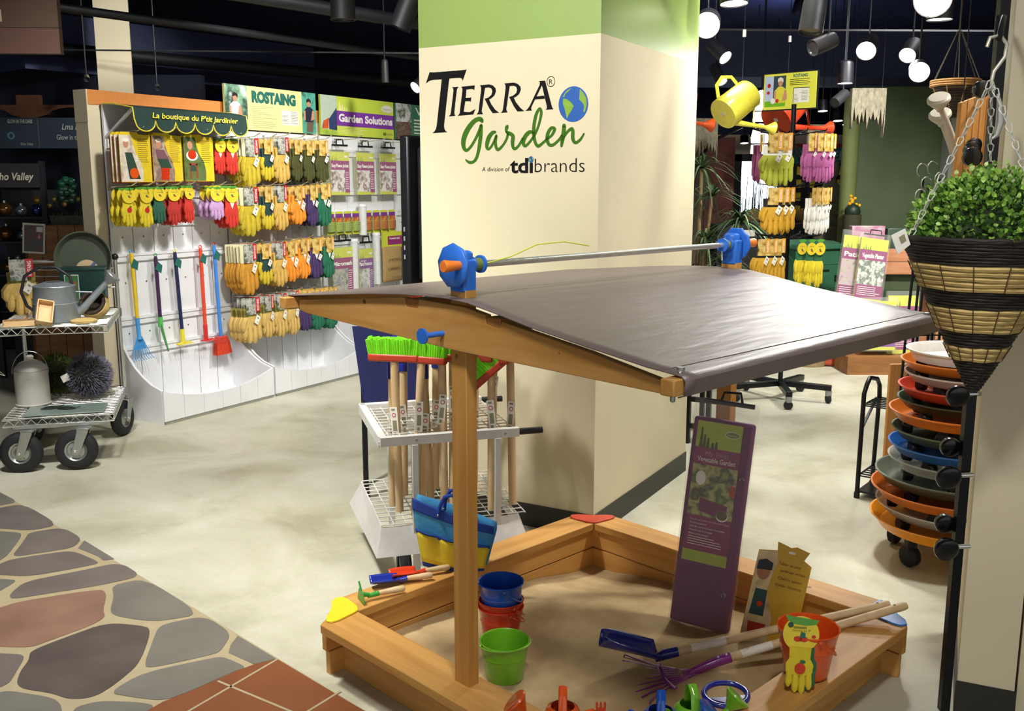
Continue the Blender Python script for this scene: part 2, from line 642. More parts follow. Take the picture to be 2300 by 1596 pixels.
def round_poly(p, it=2):
    for _ in range(it):
        q = []
        for i in range(len(p)):
            a, c = p[i], p[(i + 1) % len(p)]
            q += [(a[0] * .8 + c[0] * .2, a[1] * .8 + c[1] * .2), (a[0] * .2 + c[0] * .8, a[1] * .2 + c[1] * .8)]
        p = q
    return p


for k, p in STONES.items():
    b.use(m_tile if k == 'brick' else ST[k[0]])
    pp = p if k == 'brick' or k in ('a3', 'a7') else round_poly(p)
    b.face([b.bm.verts.new((x, y, 0.0022 if k != 'brick' else 0.0028)) for x, y in pp])
b.use(m_grout)
for l in JOINTS:
    for p, q in zip(l, l[1:]):
        ln = math.hypot(q[0] - p[0], q[1] - p[1])
        nx, ny = -(q[1] - p[1]) / ln * 0.0045, (q[0] - p[0]) / ln * 0.0045
        b.face([b.bm.verts.new((p[0] + nx, p[1] + ny, 0.0034)), b.bm.verts.new((p[0] - nx, p[1] - ny, 0.0034)), b.bm.verts.new((q[0] - nx, q[1] - ny, 0.0034)), b.bm.verts.new((q[0] + nx, q[1] + ny, 0.0034))])
# more flagstones beyond the traced ones, out along the walkway
rr = random.Random(3)
for i in range(-6, 9):
    for j in range(1, 9):
        t, s_ = i * 0.36 + 0.15 * (j % 2), 0.30 * j + 0.16
        px, py = ex + dx * t / 2.93 * 1.0 - 0.69 * s_ * 1.0, ey + dy * t / 2.93 - 0.72 * s_
        if -2.95 < px and py > 2.45 and py < 5.2 and px < 0.2:
            continue
        pts = [(px + rr.uniform(.13, .17) * math.cos(a) * 1.05, py + rr.uniform(.11, .15) * math.sin(a)) for a in [q * PI / 3 + rr.uniform(-.25, .25) for q in range(6)]]
        b.use(ST[rr.choice('aabd')])
        b.face([b.bm.verts.new((x, y, 0.0022)) for x, y in round_poly(pts)])
tag(b.done('floor_walkway', smooth=False, recalc=False), kind='structure')

# the square pillar in the middle
PILLAR = (0.3716, 4.196, 0)
PYAW = -0.5199
p = tag(bpy.data.objects.new('pillar', None), kind='structure')
col.objects.link(p)
p.location = PILLAR
p.rotation_euler = (0, 0, PYAW)
b = MB(m_cream)
b.bb(-0.928, 0, 0, 1.2226, 0, 2.2196)
b.done('pillar_shaft', p, smooth=False)
b = MB(m_green_band)
b.bb(-0.928, 0, 0, 1.2226, 2.2196, 3.7)
b.done('pillar_band', p, smooth=False)
b = MB(m_base)
b.bb(-0.933, 0.005, -0.005, 1.2276, 0, 0.1106)
b.done('pillar_baseboard', p, smooth=False)

# the painted company lettering on the pillar's front
lg = thing('lettered_sign', 'black and green company lettering with a globe on the cream pillar', 'sign', PILLAR, PYAW)
LC = ((-0.955, 2.1983), (0.002, 2.1374), (0.0115, 1.6046), (-0.968, 1.6051))


def LP(X, Yp):
    u, v = X / 2300, Yp / 1588
    return tuple((LC[0][i] * (1 - u) + LC[1][i] * u) * (1 - v) + (LC[3][i] * (1 - u) + LC[2][i] * u) * v for i in (0, 1))


LK = 0.000418
TI = {
    'letter_t': [(213, 226), (270, 228), (560, 208), (685, 197), (699, 192), (650, 330), (640, 303), (610, 293), (560, 295), (478, 302), (470, 330), (405, 880), (412, 920), (428, 945), (447, 957), (250, 970), (275, 952), (295, 925), (308, 880), (375, 312), (270, 316), (210, 330), (163, 362)],
    'letter_i': [(510, 408), (597, 402), (580, 420), (572, 445), (540, 710), (542, 735), (553, 757), (465, 766), (487, 745), (496, 715), (530, 450), (526, 425)],
    'letter_e': [(630, 402), (805, 385), (797, 445), (785, 432), (760, 428), (697, 435), (688, 538), (745, 536), (760, 530), (752, 588), (740, 577), (682, 579), (662, 708), (740, 712), (775, 695), (812, 672), (785, 740), (582, 757), (600, 742), (610, 725), (645, 450), (643, 420)],
    'letter_r': [(868, 385), (985, 374), (1030, 385), (1065, 420), (1070, 460), (1050, 510), (1010, 545), (985, 555), (1010, 610), (1060, 680), (1112, 720), (1030, 725), (990, 670), (950, 590), (928, 548), (975, 535), (1015, 500), (1025, 460), (1015, 425), (985, 410), (935, 415), (930, 440), (893, 690), (897, 715), (910, 737), (826, 741), (845, 720), (853, 695), (885, 440), (882, 405)],
    'letter_r.': [(1175, 362), (1290, 352), (1335, 365), (1370, 400), (1375, 440), (1355, 490), (1315, 525), (1290, 535), (1315, 590), (1370, 660), (1418, 700), (1335, 705), (1295, 650), (1255, 570), (1233, 527), (1280, 512), (1320, 478), (1330, 440), (1320, 405), (1290, 390), (1240, 394), (1236, 420), (1198, 670), (1202, 695), (1215, 715), (1130, 721), (1150, 700), (1158, 675), (1190, 420), (1187, 382)],
}
for nme, pts in TI.items():
    b = MB(m_txtblack)
    b.flat([LP(*q) for q in pts], -0.0015)
    b.done(nme.rstrip('.'), lg, smooth=False)
b = MB(m_txtblack)
for pts in ([(1592, 333), (1665, 328), (1672, 360), (1627, 385), (1545, 558), (1505, 640), (1498, 670), (1510, 692), (1428, 698), (1455, 675), (1480, 640), (1600, 380), (1603, 350)], [(1627, 385), (1672, 360), (1740, 630), (1750, 660), (1763, 677), (1672, 683), (1683, 668), (1685, 645)], [(1562, 520), (1652, 510), (1662, 548), (1545, 558)]):
    b.flat([LP(*q) for q in pts], -0.0015)
b.done('letter_a', lg, smooth=False)
b = MB(m_txtblack)
c0 = LP(1732, 339)
n = 28
for i in range(n):
    a0, a1 = 2 * PI * i / n, 2 * PI * (i + 1) / n
    b.flat([(c0[0] + r * 49 * LK * math.cos(a), c0[1] + r * 54 * LK * math.sin(a)) for r, a in ((1, a0), (1, a1), (.88, a1), (.88, a0))], -0.0015)
b.done('registered_ring', lg, smooth=False)
text('registered_letter', 'R', m_txtblack, lg, c0[0], c0[1] - 28 * LK, -0.0015, w=42 * LK, h=54 * LK, rot=0.02)
G_ = [
    [(895, 820, 22), (880, 800, 24), (840, 800, 24), (790, 830, 26), (730, 900, 30), (685, 980, 32), (660, 1060, 30), (660, 1130, 26), (680, 1175, 20), (710, 1180, 16), (760, 1130, 16), (820, 1030, 16), (870, 920, 18), (885, 880, 20)],
    [(885, 880, 20), (880, 980, 24), (870, 1080, 24), (850, 1200, 20), (825, 1280, 18), (790, 1325, 16), (745, 1335, 16), (710, 1320, 13), (690, 1302, 8)],
    [(1062, 958, 14), (1030, 965, 20), (985, 1020, 26), (960, 1100, 24), (960, 1155, 18), (985, 1165, 14), (1030, 1110, 14), (1075, 1005, 14)],
    [(1075, 1005, 16), (1065, 1080, 18), (1075, 1150, 18), (1100, 1175, 16), (1150, 1130, 14), (1200, 1050, 14), (1218, 985, 15)],
    [(1225, 985, 14), (1198, 945, 14), (1205, 900, 22), (1213, 884, 14)],
    [(1200, 955, 14), (1250, 980, 20), (1280, 1010, 22), (1275, 1080, 22), (1280, 1140, 18), (1305, 1165, 16), (1350, 1125, 14), (1400, 1040, 16)],
    [(1530, 965, 14), (1480, 958, 20), (1430, 1010, 24), (1405, 1085, 22), (1425, 1130, 16), (1470, 1095, 14), (1530, 1010, 14), (1580, 900, 14), (1615, 760, 16), (1615, 690, 16), (1595, 672, 14), (1560, 740, 18), (1535, 860, 20), (1530, 980, 20), (1550, 1090, 18), (1585, 1130, 18), (1640, 1090, 14), (1690, 1040, 14)],
    [(1690, 1040, 14), (1740, 1000, 14), (1775, 930, 18), (1765, 905, 14), (1730, 915, 18), (1695, 980, 20), (1690, 1060, 20), (1715, 1115, 18), (1760, 1115, 16), (1820, 1060, 14), (1860, 1000, 14)],
    [(1885, 880, 22), (1880, 960, 24), (1865, 1060, 22), (1855, 1130, 14)],
    [(1862, 1060, 10), (1920, 960, 14), (1970, 915, 16), (1985, 950, 20), (1985, 1040, 20), (2015, 1090, 16), (2070, 1050, 14), (2110, 980, 10)],
]
b = MB(m_txtgreen)
for s_ in G_:
    stroke(b, [(*LP(q[0], q[1]), q[2] * LK) for q in s_], -0.0015)
b.done('script_word', lg, smooth=False)
m_sea = mat('globe_blue', '#2258a8', 0.4, var=0.12, scale=8)
m_land = mat('globe_green', '#7fa52c', 0.5, var=0.1, scale=20)


def globe(parent, cx, cz, r, name='globe'):
    b = MB(m_sea)
    b.disc(cx, cz, r * .95, r, -0.0015, 32)
    b.use(m_land)
    L = ([(-.75, .45), (-.45, .8), (-.1, .93), (-.3, .78), (-.55, .6), (-.62, .42)], [(-.7, .35), (-.45, .3), (-.2, .15), (.05, -.1), (-.1, -.35), (-.3, -.6), (-.42, -.82), (-.5, -.55), (-.6, -.2), (-.72, .05)],
         [(.45, .85), (.7, .6), (.9, .3), (.93, -.1), (.8, -.5), (.7, -.45), (.75, -.1), (.6, .1), (.4, .25), (.42, .5)])
    for l in L:
        b.flat([(cx + q[0] * r * .93, cz + q[1] * r * .98) for q in l], -0.0022)
    return b.done(name, parent, smooth=False)


c1 = LP(1990, 615)
globe(lg, c1[0], c1[1], 178 * LK)
c1 = LP(1498, 1298)
globe(lg, c1[0], c1[1], 34 * LK, 'globe_dot')
q0, q1 = LP(1245, 1463), LP(1520, 1463)
text('bold_word', 'td\u0131', m_txtblack, lg, (q0[0] + q1[0]) / 2, q0[1], -0.0015, w=q1[0] - q0[0], h=0.0655, bold=0.028)
q0, q1 = LP(1543, 1458), LP(2118, 1458)
text('thin_word', 'brands', m_txtblack, lg, (q0[0] + q1[0]) / 2, q0[1], -0.0015, w=q1[0] - q0[0], h=0.064, bold=-0.012)
q0, q1 = LP(897, 1446), LP(1243, 1446)
text('small_words', 'A division of', m_txtblack, lg, (q0[0] + q1[0]) / 2, q0[1], -0.0015, w=q1[0] - q0[0], h=0.020, shear=0.12)

# cream column at the right edge
p = tag(bpy.data.objects.new('column', None), kind='structure')
col.objects.link(p)
p.location = (1.358, 2.716, 0)
p.rotation_euler = (0, 0, -0.43)
b = MB(m_cream)
b.bb(0, 0.155, 0, 0.6, 0, 3.7)
b.done('column_shaft', p, smooth=False)
b = MB(m_base)
b.bb(-0.004, 0.159, -0.004, 0.6, 0, 0.11)
b.done('column_baseboard', p, smooth=False)
b = MB(m_cream)
b.bb(0.165, 0.9, 0.04, 0.6, 0, 3.7)
tag(b.done('wall_return', p, smooth=False), kind='structure')

# cream column behind the white display wall, upper left
b = MB(m_cream)
b.box((0, 0, 1.85), (0.27, 0.27, 3.7))
tag(b.done('column', smooth=False, loc=(-3.36, 8.45, 0), rot=(0, 0, R(20))), kind='structure')

# green wall with timber edge, right background
m_gw = mat('olive_wall', '#4a573a', 0.85, var=0.12, scale=3)
b = MB(m_gw)
b.bb(3.52, 6.0, 10.0, 10.2, 0, 2.56)
tag(b.done('wall_olive', smooth=False), kind='structure')
b = MB(mat('olive_corner', '#6a7340', 0.7, var=0.1, scale=5))
b.cyl((3.42, 9.95, 0), (3.42, 9.95, 2.5), 0.08)
tag(b.done('trim_1'), kind='structure')
b = MB(mat('grey_corner', '#8d938a', 0.6))
b.bb(4.36, 4.50, 9.8, 9.99, 0, 2.5)
tag(b.done('trim_2', smooth=False), kind='structure')
b = MB(mat('green_corner', '#2c4434', 0.6))
b.bb(4.52, 4.72, 9.8, 9.99, 0, 2.6)
tag(b.done('trim_3', smooth=False), kind='structure')
# daylight window far behind
m_day = mat('daylight_pane', (0.72, 0.86, 1.0, 1), 0.3, emit=3.2, var=0.03, scale=2)
w = tag(bpy.data.objects.new('window_1', None), kind='structure')
col.objects.link(w)
w.location = (0, 14.2, 0)
b = MB(m_day)
b.bb(3.32, 4.35, 0, 0.02, 1.15, 1.92)
b.done('pane', w, smooth=False)
b = MB(m_black)
b.bb(3.22, 3.32, -0.03, 0.05, 0.6, 2.02)
b.bb(4.35, 4.42, -0.03, 0.05, 0.6, 2.02)
b.bb(3.22, 4.42, -0.03, 0.05, 1.92, 2.02)
b.bb(3.22, 4.42, -0.03, 0.05, 1.05, 1.15)
b.done('window_frame', w, smooth=False)
b = MB(mat('far_wall_tan', '#a89880', 0.8))
b.bb(2.3, 9.8, 14.3, 14.5, 0, 2.3)
tag(b.done('wall_far', smooth=False), kind='structure')
# ducts and pipes under the ceiling
b = MB(m_black)
for x0, y0, x1, y1, z, r in ((-4.2, 5.0, -0.4, 9.5, 2.72, 0.03), (-3.6, 5.2, -0.3, 8.8, 2.9, 0.05), (-4.5, 8.2, -1.0, 11.6, 2.75, 0.06), (-3.0, 4.2, -1.6, 6.6, 3.0, 0.02)):
    b.cyl((x0, y0, z), (x1, y1, z), r)
tag(b.done('ceiling_pipes'), kind='structure')
b = MB(mat('duct_dark', '#3a4162', 0.7, var=0.1))
b.box((-3.6, 10.3, 2.85), (3.2, 0.9, 0.5), (0, 0, R(50)))
b.box((3.2, 11.5, 3.0), (6, 1.2, 0.5), (0, 0, 0))
tag(b.done('ceiling_ducts', smooth=False), kind='structure')
b = MB(m_black)
b.bar((0.6, 5.55, 2.66), (3.4, 5.8, 2.66), 0.012, 0.012)
b.bar((0.9, 7.0, 2.66), (3.8, 7.1, 2.66), 0.012, 0.012)
b.bar((0.9, 4.6, 2.62), (3.0, 4.75, 2.62), 0.012, 0.012)
b.bar((-1.4, 5.0, 2.66), (0.2, 5.2, 2.66), 0.012, 0.012)
b.bar((-4.4, 8.0, 2.66), (-0.3, 8.3, 2.66), 0.012, 0.012)
tag(b.done('ceiling_tracks', smooth=False), kind='structure')
# ------------------------------------------------------------------ white display wall, left
G0 = (-2.7059, 6.4800, 0)
GRZ = R(59.0)
CG, SG = math.cos(GRZ), math.sin(GRZ)


def gw(t, y, z):
    """display-wall place: t along the wall, y into it (negative towards the aisle)"""
    return (G0[0] + CG * t - SG * y, G0[1] + SG * t + CG * y, z)


def photo(name, colors, scale=22, pos=None):
    """a printed colour picture: patches of several inks"""
    if name in MATS:
        return MATS[name]
    m = bpy.data.materials.new(name)
    m.use_nodes = True
    nt = m.node_tree
    b = nt.nodes['Principled BSDF']
    b.inputs['Roughness'].default_value = 0.35
    tc = nt.nodes.new('ShaderNodeTexCoord')
    nz = nt.nodes.new('ShaderNodeTexNoise')
    nz.inputs['Scale'].default_value = scale
    nz.inputs['Detail'].default_value = 4
    nt.links.new(tc.outputs['Object'], nz.inputs['Vector'])
    rp = nt.nodes.new('ShaderNodeValToRGB')
    n = len(colors)
    e = rp.color_ramp.elements
    while len(e) < n:
        e.new(0.5)
    for i, c in enumerate(colors):
        e[i].position = 0.28 + 0.44 * i / (n - 1)
        e[i].color = lin(c)
    nt.links.new(nz.outputs['Fac'], rp.inputs['Fac'])
    nt.links.new(rp.outputs['Color'], b.inputs['Base Color'])
    MATS[name] = m
    return m


m_gap = mat('gap_dark', '#3a3550', 0.8)
b = MB(m_cream)
b.bb(-0.06, 3.2, 0.035, 0.16, 0, 2.11)
b.use(m_orangepaint)
b.bb(-0.055, 3.2, 0.03, 0.155, 2.11, 2.205)
b.use(m_cream)
b.bb(-0.062, -0.054, 0.03, 0.162, 2.0, 2.205)
tag(b.done('wall_partition', smooth=False, loc=G0, rot=(0, 0, GRZ)), kind='structure')

SIDE = [(0.0, 0.0), (-0.40, 0.0), (-0.40, 0.232), (-0.30, 0.262), (-0.22, 0.305), (-0.14, 0.365), (-0.08, 0.43), (-0.035, 0.50), (0.0, 0.575)]


def bay(x0, w, top, label, right=True):
    t = thing('slatted_display_bay', label, 'display unit', gw(x0, 0, 0), GRZ, 'white slatted display bays along the left wall')
    n = 6
    pw = w / n
    b = MB(m_gap)
    b.bb(0.004, w - 0.004, 0.018, 0.028, 0.03, top - 0.005)
    b.done('backing', t, smooth=False)
    b = MB(m_white)
    for i in range(n):
        b.bb(i * pw + 0.003, (i + 1) * pw - 0.003, 0, 0.018, 0.03, top)
    b.use(m_steel)
    for i in range(n):
        for z in (1.24, 0.93, 0.58):
            b.cyl((i * pw + pw * .5, 0, z), (i * pw + pw * .5, -0.003, z), 0.006, seg=8)
    b.done('slat_panel', t, smooth=False)
    for z in (1.86, 1.53, 1.335, 1.105, 0.67, 0.46):
        b = MB(m_white)
        b.bb(0.01, w - 0.01, -0.016, -0.001, z - 0.028, z + 0.028)
        b.bb(0.01, w - 0.01, -0.022, -0.016, z + 0.008, z + 0.028)
        b.done('rail', t, smooth=False)
    for xs in ((0.0, 0.018), (w - 0.018, w)):
        b = MB(m_white)
        b.slabx(SIDE, xs[0], xs[1])
        b.done('side_panel', t, smooth=False)
    b = MB(m_white)
    b.bb(0.018, w - 0.018, -0.39, 0, 0.03, 0.05)
    b.done('tray_floor', t, smooth=False)
    b = MB(m_white)
    for i in range(n):
        xa, xb = i * pw + 0.0015, (i + 1) * pw - 0.0015
        top_ = []
        for k in range(7):
            x = xb + (xa - xb) * k / 6
            q = (2 * x / w - 1)
            top_.append((x, 0.143 + 0.089 * q * q))
        b.prism([(xa, 0.022), (xb, 0.022)] + top_, -0.418, -0.402)
    b.use(m_gap)
    b.bb(0.003, w - 0.003, -0.404, -0.402, 0.022, 0.14)
    b.done('front_board', t, smooth=False)
    b = MB(mat('kick_grey', '#8e8d80', 0.6))
    b.bb(0.01, w - 0.01, -0.415, -0.39, 0, 0.022)
    b.done('kick_strip', t, smooth=False)
    return t


bay(0.03, 1.02, 2.12, 'white slatted display bay under the green awning, with toy garden tools')
bay(1.065, 1.02, 2.0, 'white slatted display bay full of work gloves under the pale yellow sign')
bay(2.105, 1.0, 2.0, 'white slatted display bay with packets and twine under the purple banded sign')
bay(3.125, 1.0, 2.0, 'white slatted display bay mostly hidden behind the black television')

# awning
m_awn = mat('awning_green', '#1f3b35', 0.8, var=0.08, scale=40)
m_trim = mat('yellow_trim', '#e8d83a', 0.6)
aw = thing('shop_awning', 'dark green scalloped awning with yellow trim and yellow lettering', 'awning', gw(0.03, -0.001, 0), GRZ)
AL = 0.975
b = MB(m_awn)
b.grid(lambda u, v: Vector((u * AL, -0.30 * v, 2.118 - 0.035 * v * v)), 12, 6)
tip = []
NS = 6


def scal(x):
    q = (x / AL * NS) % 1.0
    return 2.005 - 0.068 * math.sqrt(max(0.0, 1 - (2 * q - 1) ** 2))


xs = [AL * i / 96 for i in range(97)]
for xa, xb in zip(xs, xs[1:]):
    za, zb = scal(xa), scal(min(xb, AL - 1e-6))
    v = [b.bm.verts.new(q) for q in ((xa, -0.30, 2.083), (xb, -0.30, 2.083), (xb, -0.312, zb), (xa, -0.312, za))]
    b.face(v)
b.done('awning_cloth', aw, smooth=False)
b = MB(m_trim)
b.tube([(x, -0.314, scal(min(x, AL - 1e-6)) - 0.001) for x in xs], 0.0045, 6)
b.tube([(0, 0, 2.119), (0, -0.12, 2.112), (0, -0.30, 2.083), (0, -0.312, 2.0)], 0.0045, 6)
b.tube([(AL, 0, 2.119), (AL, -0.12, 2.112), (AL, -0.30, 2.083), (AL, -0.312, 2.0)], 0.0045, 6)
b.done('awning_trim', aw)
text('awning_lettering', "La boutique du P'tit Jardinier", mat('yellow_lettering', '#efe04a', 0.6), aw, AL * 0.52, 2.024, -0.3165, w=0.74, h=0.036, bold=0.02, shear=0.15)
for x in (0.012, AL - 0.012):
    b = MB(m_white)
    b.bar((x, 0.0, 1.9), (x, -0.29, 2.08), 0.016, 0.016)
    b.done('awning_strut', aw, smooth=False)


# header signs
def person_print(b, x, z, s, top, skin='#c98f70', hair='#2a2220', legs=None, y=-0.0215):
    sk, hr, tp = mat('print_skin', skin, 0.5), mat('print_hair_' + hair[1:], hair, 0.5), mat('print_top_' + top[1:], top, 0.5)
    if legs:
        b.use(mat('print_legs_' + legs[1:], legs, 0.5)).flat([(x - .16 * s, z - .95 * s), (x + .22 * s, z - .95 * s), (x + .3 * s, z - .3 * s), (x - .12 * s, z - .3 * s)], y)
    b.use(tp).flat([(x - .24 * s, z - .55 * s), (x + .24 * s, z - .55 * s), (x + .26 * s, z - .05 * s), (x + .1 * s, z + .05 * s), (x - .1 * s, z + .05 * s), (x - .28 * s, z - .1 * s)], y - .0004)
    b.use(sk).flat([(x - .3 * s, z - .5 * s), (x - .2 * s, z - .5 * s), (x - .2 * s, z - .1 * s), (x - .3 * s, z - .12 * s)], y - .0006)
    b.flat([(x + .1 * s, z - .5 * s), (x + .34 * s, z - .42 * s), (x + .3 * s, z - .1 * s), (x + .2 * s, z - .08 * s)], y - .0006)
    b.disc(x, z + .2 * s, .11 * s, .15 * s, y - .0006, 14)
    b.use(hr).flat([(x - .13 * s, z + .22 * s), (x + .02 * s, z + .27 * s), (x + .13 * s, z + .2 * s), (x + .13 * s, z + .33 * s), (x, z + .4 * s), (x - .13 * s, z + .34 * s)], y - .0008)


m_leafprint = photo('print_foliage', ['#e9efe6', '#8fb89a', '#2d4a3a', '#d8e4d8'], 9)
m_tealprint = photo('print_teal', ['#3f8a72', '#5fb39b', '#2c5a50'], 14)
m_soilprint = photo('print_soil', ['#5a4336', '#8a6f5c', '#3c2f26', '#a8927c'], 40)
m_veg = photo('print_vegetables', ['#3d5c2c', '#98b53a', '#c8d6a0', '#4a5a8a'], 16)
m_butter = mat('butter_sign', '#efe79b', 0.45, var=0.02)
m_limesign = mat('lime_sign', '#c4d64a', 0.45, var=0.02)
m_purpsign = mat('purple_band', '#7d3aa0', 0.45, var=0.02)
m_teal = mat('teal_print', '#24695f', 0.5)


def sign_board(x0, w, base, name, label):
    t = thing(name, label, 'sign', gw(x0, -0.001, 0), GRZ)
    b = MB(base)
    b.bb(0, w, -0.02, 0, 2.008, 2.335)
    return t, b


t, b = sign_board(1.068, 0.985, m_butter, 'header_sign', 'pale yellow glove sign with teal lettering and two people pictured')
b.use(m_leafprint).rect(0.0, 0.225, 2.008, 2.335, -0.0205)
person_print(b, 0.10, 2.20, 0.2, '#e8e6f0')
b.use(m_tealprint).rect(0.82, 0.985, 2.008, 2.335, -0.0205)
person_print(b, 0.90, 2.21, 0.2, '#23283a', legs='#6b5a4a')
b.use(m_paper).rect(0.585, 0.775, 2.062, 2.175, -0.0205)
text_lines(b, m_txtgrey, 0.60, 0.67, 2.07, 2.14, 7, -0.021, .3, .6)
text_lines(b, m_txtgrey, 0.69, 0.77, 2.07, 2.17, 8, -0.021, .3, .3)
text_lines(b, mat('pale_print', '#b9b27a', .6), 0.27, 0.54, 2.02, 2.19, 12, -0.021, .3, .7)
b.done('board', t, smooth=False)
text('lettering', 'ROSTAING', m_teal, t, 0.51, 2.222, -0.0212, w=0.48, h=0.080, bold=0.07)

t, b = sign_board(2.112, 0.985, m_limesign, 'header_sign', 'lime green sign with a purple band reading garden solutions')
b.use(mat('print_pale', '#b9c8b4', .5)).rect(0, 0.2, 2.008, 2.335, -0.0205)
b.use(mat('print_carrot', '#c4572a', .5, var=.3)).flat([(0.01, 2.06), (.09, 2.06), (.1, 2.15), (.03, 2.12)], -0.021)
b.use(mat('print_navy', '#33406a', .5, var=.3)).flat([(0.1, 2.05), (.2, 2.05), (.2, 2.24), (.1, 2.14)], -0.021)
b.use(mat('print_sprout', '#9fb84a', .5, var=.3)).flat([(0.0, 2.008), (.2, 2.008), (.2, 2.05), (.0, 2.06)], -0.0212)
b.use(m_purpsign).rect(0.2, 0.985, 2.09, 2.215, -0.0206)
b.use(m_paper).disc(0.89, 2.268, 0.085, 0.034, -0.0206, 24)
b.use(m_limesign).disc(0.89, 2.268, 0.078, 0.029, -0.021, 24)
b.use(m_paper).disc(0.89, 2.268, 0.074, 0.026, -0.0214, 24)
for x, h in ((.235, .085), (.255, .05), (.275, .06), (.30, .04), (.33, .035)):
    b.use(m_butter).flat([(x - .01, 2.215), (x + .012, 2.215), (x + .006, 2.215 + h), (x - .002, 2.215 + h * .9)], -0.021)
text_lines(b, m_butter, 0.22, 0.60, 2.02, 2.08, 5, -0.021, .3, .3)
b.done('board', t, smooth=False)
text('lettering', 'Garden Solutions', m_txtwhite, t, 0.595, 2.128, -0.0212, w=0.74, h=0.064, bold=0.04)
text('oval_word', 'Haxnicks', mat('oval_green', '#6c8a3a', .5), t, 0.89, 2.258, -0.0218, w=0.12, h=0.02)
text('small_bold', 'tdi', m_txtblack, t, 0.845, 2.035, -0.0212, w=0.04, h=0.028, bold=0.03)
text('small_thin', 'brands', m_txtgrey, t, 0.917, 2.035, -0.0212, w=0.095, h=0.028)

t, b = sign_board(3.13, 0.95, mat('sign_green', '#3f7f62', .5), 'header_sign', 'green sign with white glove pictures half hidden by the pillar')
b.use(photo('print_glove', ['#5a6a4a', '#e0e0e0', '#4a5a3a', '#c8c8c0'], 10)).rect(0, 0.24, 2.17, 2.335, -0.0205)
b.use(m_soilprint).rect(0, 0.24, 2.008, 2.17, -0.0205)
text_lines(b, m_txtwhite, 0.28, 0.5, 2.02, 2.2, 6, -0.021, .4, .5)
b.done('board', t, smooth=False)
text('lettering', 'VIN', m_txtwhite, t, 0.45, 2.24, -0.0212, w=0.30, h=0.075, bold=0.01)

# ---- glove packs
m_card_r = photo('card_photo_green', ['#5a5a50', '#8c8f8a', '#c9c6ba', '#4c6a4a', '#6a5a6a'], 26)
m_card_o = photo('card_photo_amber', ['#4a3a28', '#caa24a', '#e0c880', '#5a4a38'], 26)
m_strip_r = mat('card_red', '#c0272d', 0.4)
m_strip_o = mat('card_amber', '#e8a526', 0.4)
HAND = {
    'gaunt_y': (mat('leather_olive', '#c1ab2a', .8, var=.14, scale=25, bump=.3), mat('canvas_cream', '#d9d3ac', .9)),
    'gaunt_o': (mat('leather_ochre', '#c98f2c', .8, var=.12, scale=25, bump=.3), mat('canvas_cream', '#d9d3ac', .9)),
    'rig': (mat('suede_yellow', '#cdb52a', .8, var=.1), mat('suede_bottle', '#23403c', .85)),
    'tan': (mat('leather_tan', '#d1ab55', .75, var=.12, scale=25, bump=.3), None),
    'tan2': (mat('leather_sand', '#cfae62', .75, var=.12, scale=25, bump=.3), mat('camo_cuff', '#8a8236', .8, var=.5, scale=40)),
    'olive': (mat('knit_olive', '#4a4b22', .95, var=.14), None),
    'orange': (mat('knit_orange', '#e8912a', .85, var=.1), mat('knit_white', '#e8e6dc', .9)),
    'purple': (mat('knit_purple', '#44305e', .85, var=.12), mat('knit_white', '#e8e6dc', .9)),
    'green': (mat('knit_green', '#1f6a4c', .85, var=.12), mat('knit_white', '#e8e6dc', .9)),
    'kid_yellow': (mat('kid_yellow', '#dcc62c', .85), mat('kid_greenback', '#2e6a44', .85)),
    'kid_green': (mat('kid_green', '#2c5f4c', .85), mat('kid_greenback', '#2e6a44', .85)),
    'kid_redgreen': (mat('kid_red', '#b8322c', .85), mat('kid_greenback', '#2e6a44', .85)),
    'kid_red': (mat('kid_scarlet', '#c93426', .85), mat('kid_scarlet', '#c93426', .85)),
    'kid_redwhite': (mat('kid_scarlet', '#c93426', .85), mat('knit_white', '#e8e6dc', .9)),
    'kid_pink': (mat('kid_pink', '#c39ac8', .85), mat('kid_pinkpale', '#e6d4ea', .85)),
}
NAMES = {
    'gaunt_y': 'olive yellow cream-cuffed gauntlets', 'gaunt_o': 'ochre cream-cuffed gauntlets', 'rig': 'dark green and yellow gloves',
    'tan': 'tan leather gloves', 'tan2': 'sandy camouflage-cuffed gloves', 'olive': 'dark olive gloves', 'orange': 'orange white-cuffed gloves',
    'purple': 'purple white-cuffed gloves', 'green': 'green white-cuffed gloves', 'kid_yellow': "yellow apple-print children's gloves",
    'kid_green': "dark green children's gloves", 'kid_redgreen': "red and green children's gloves", 'kid_red': "all scarlet children's gloves", 'kid_redwhite': "red white-cuffed children's gloves", 'kid_pink': "pink children's gloves",
}
SIZE = {}


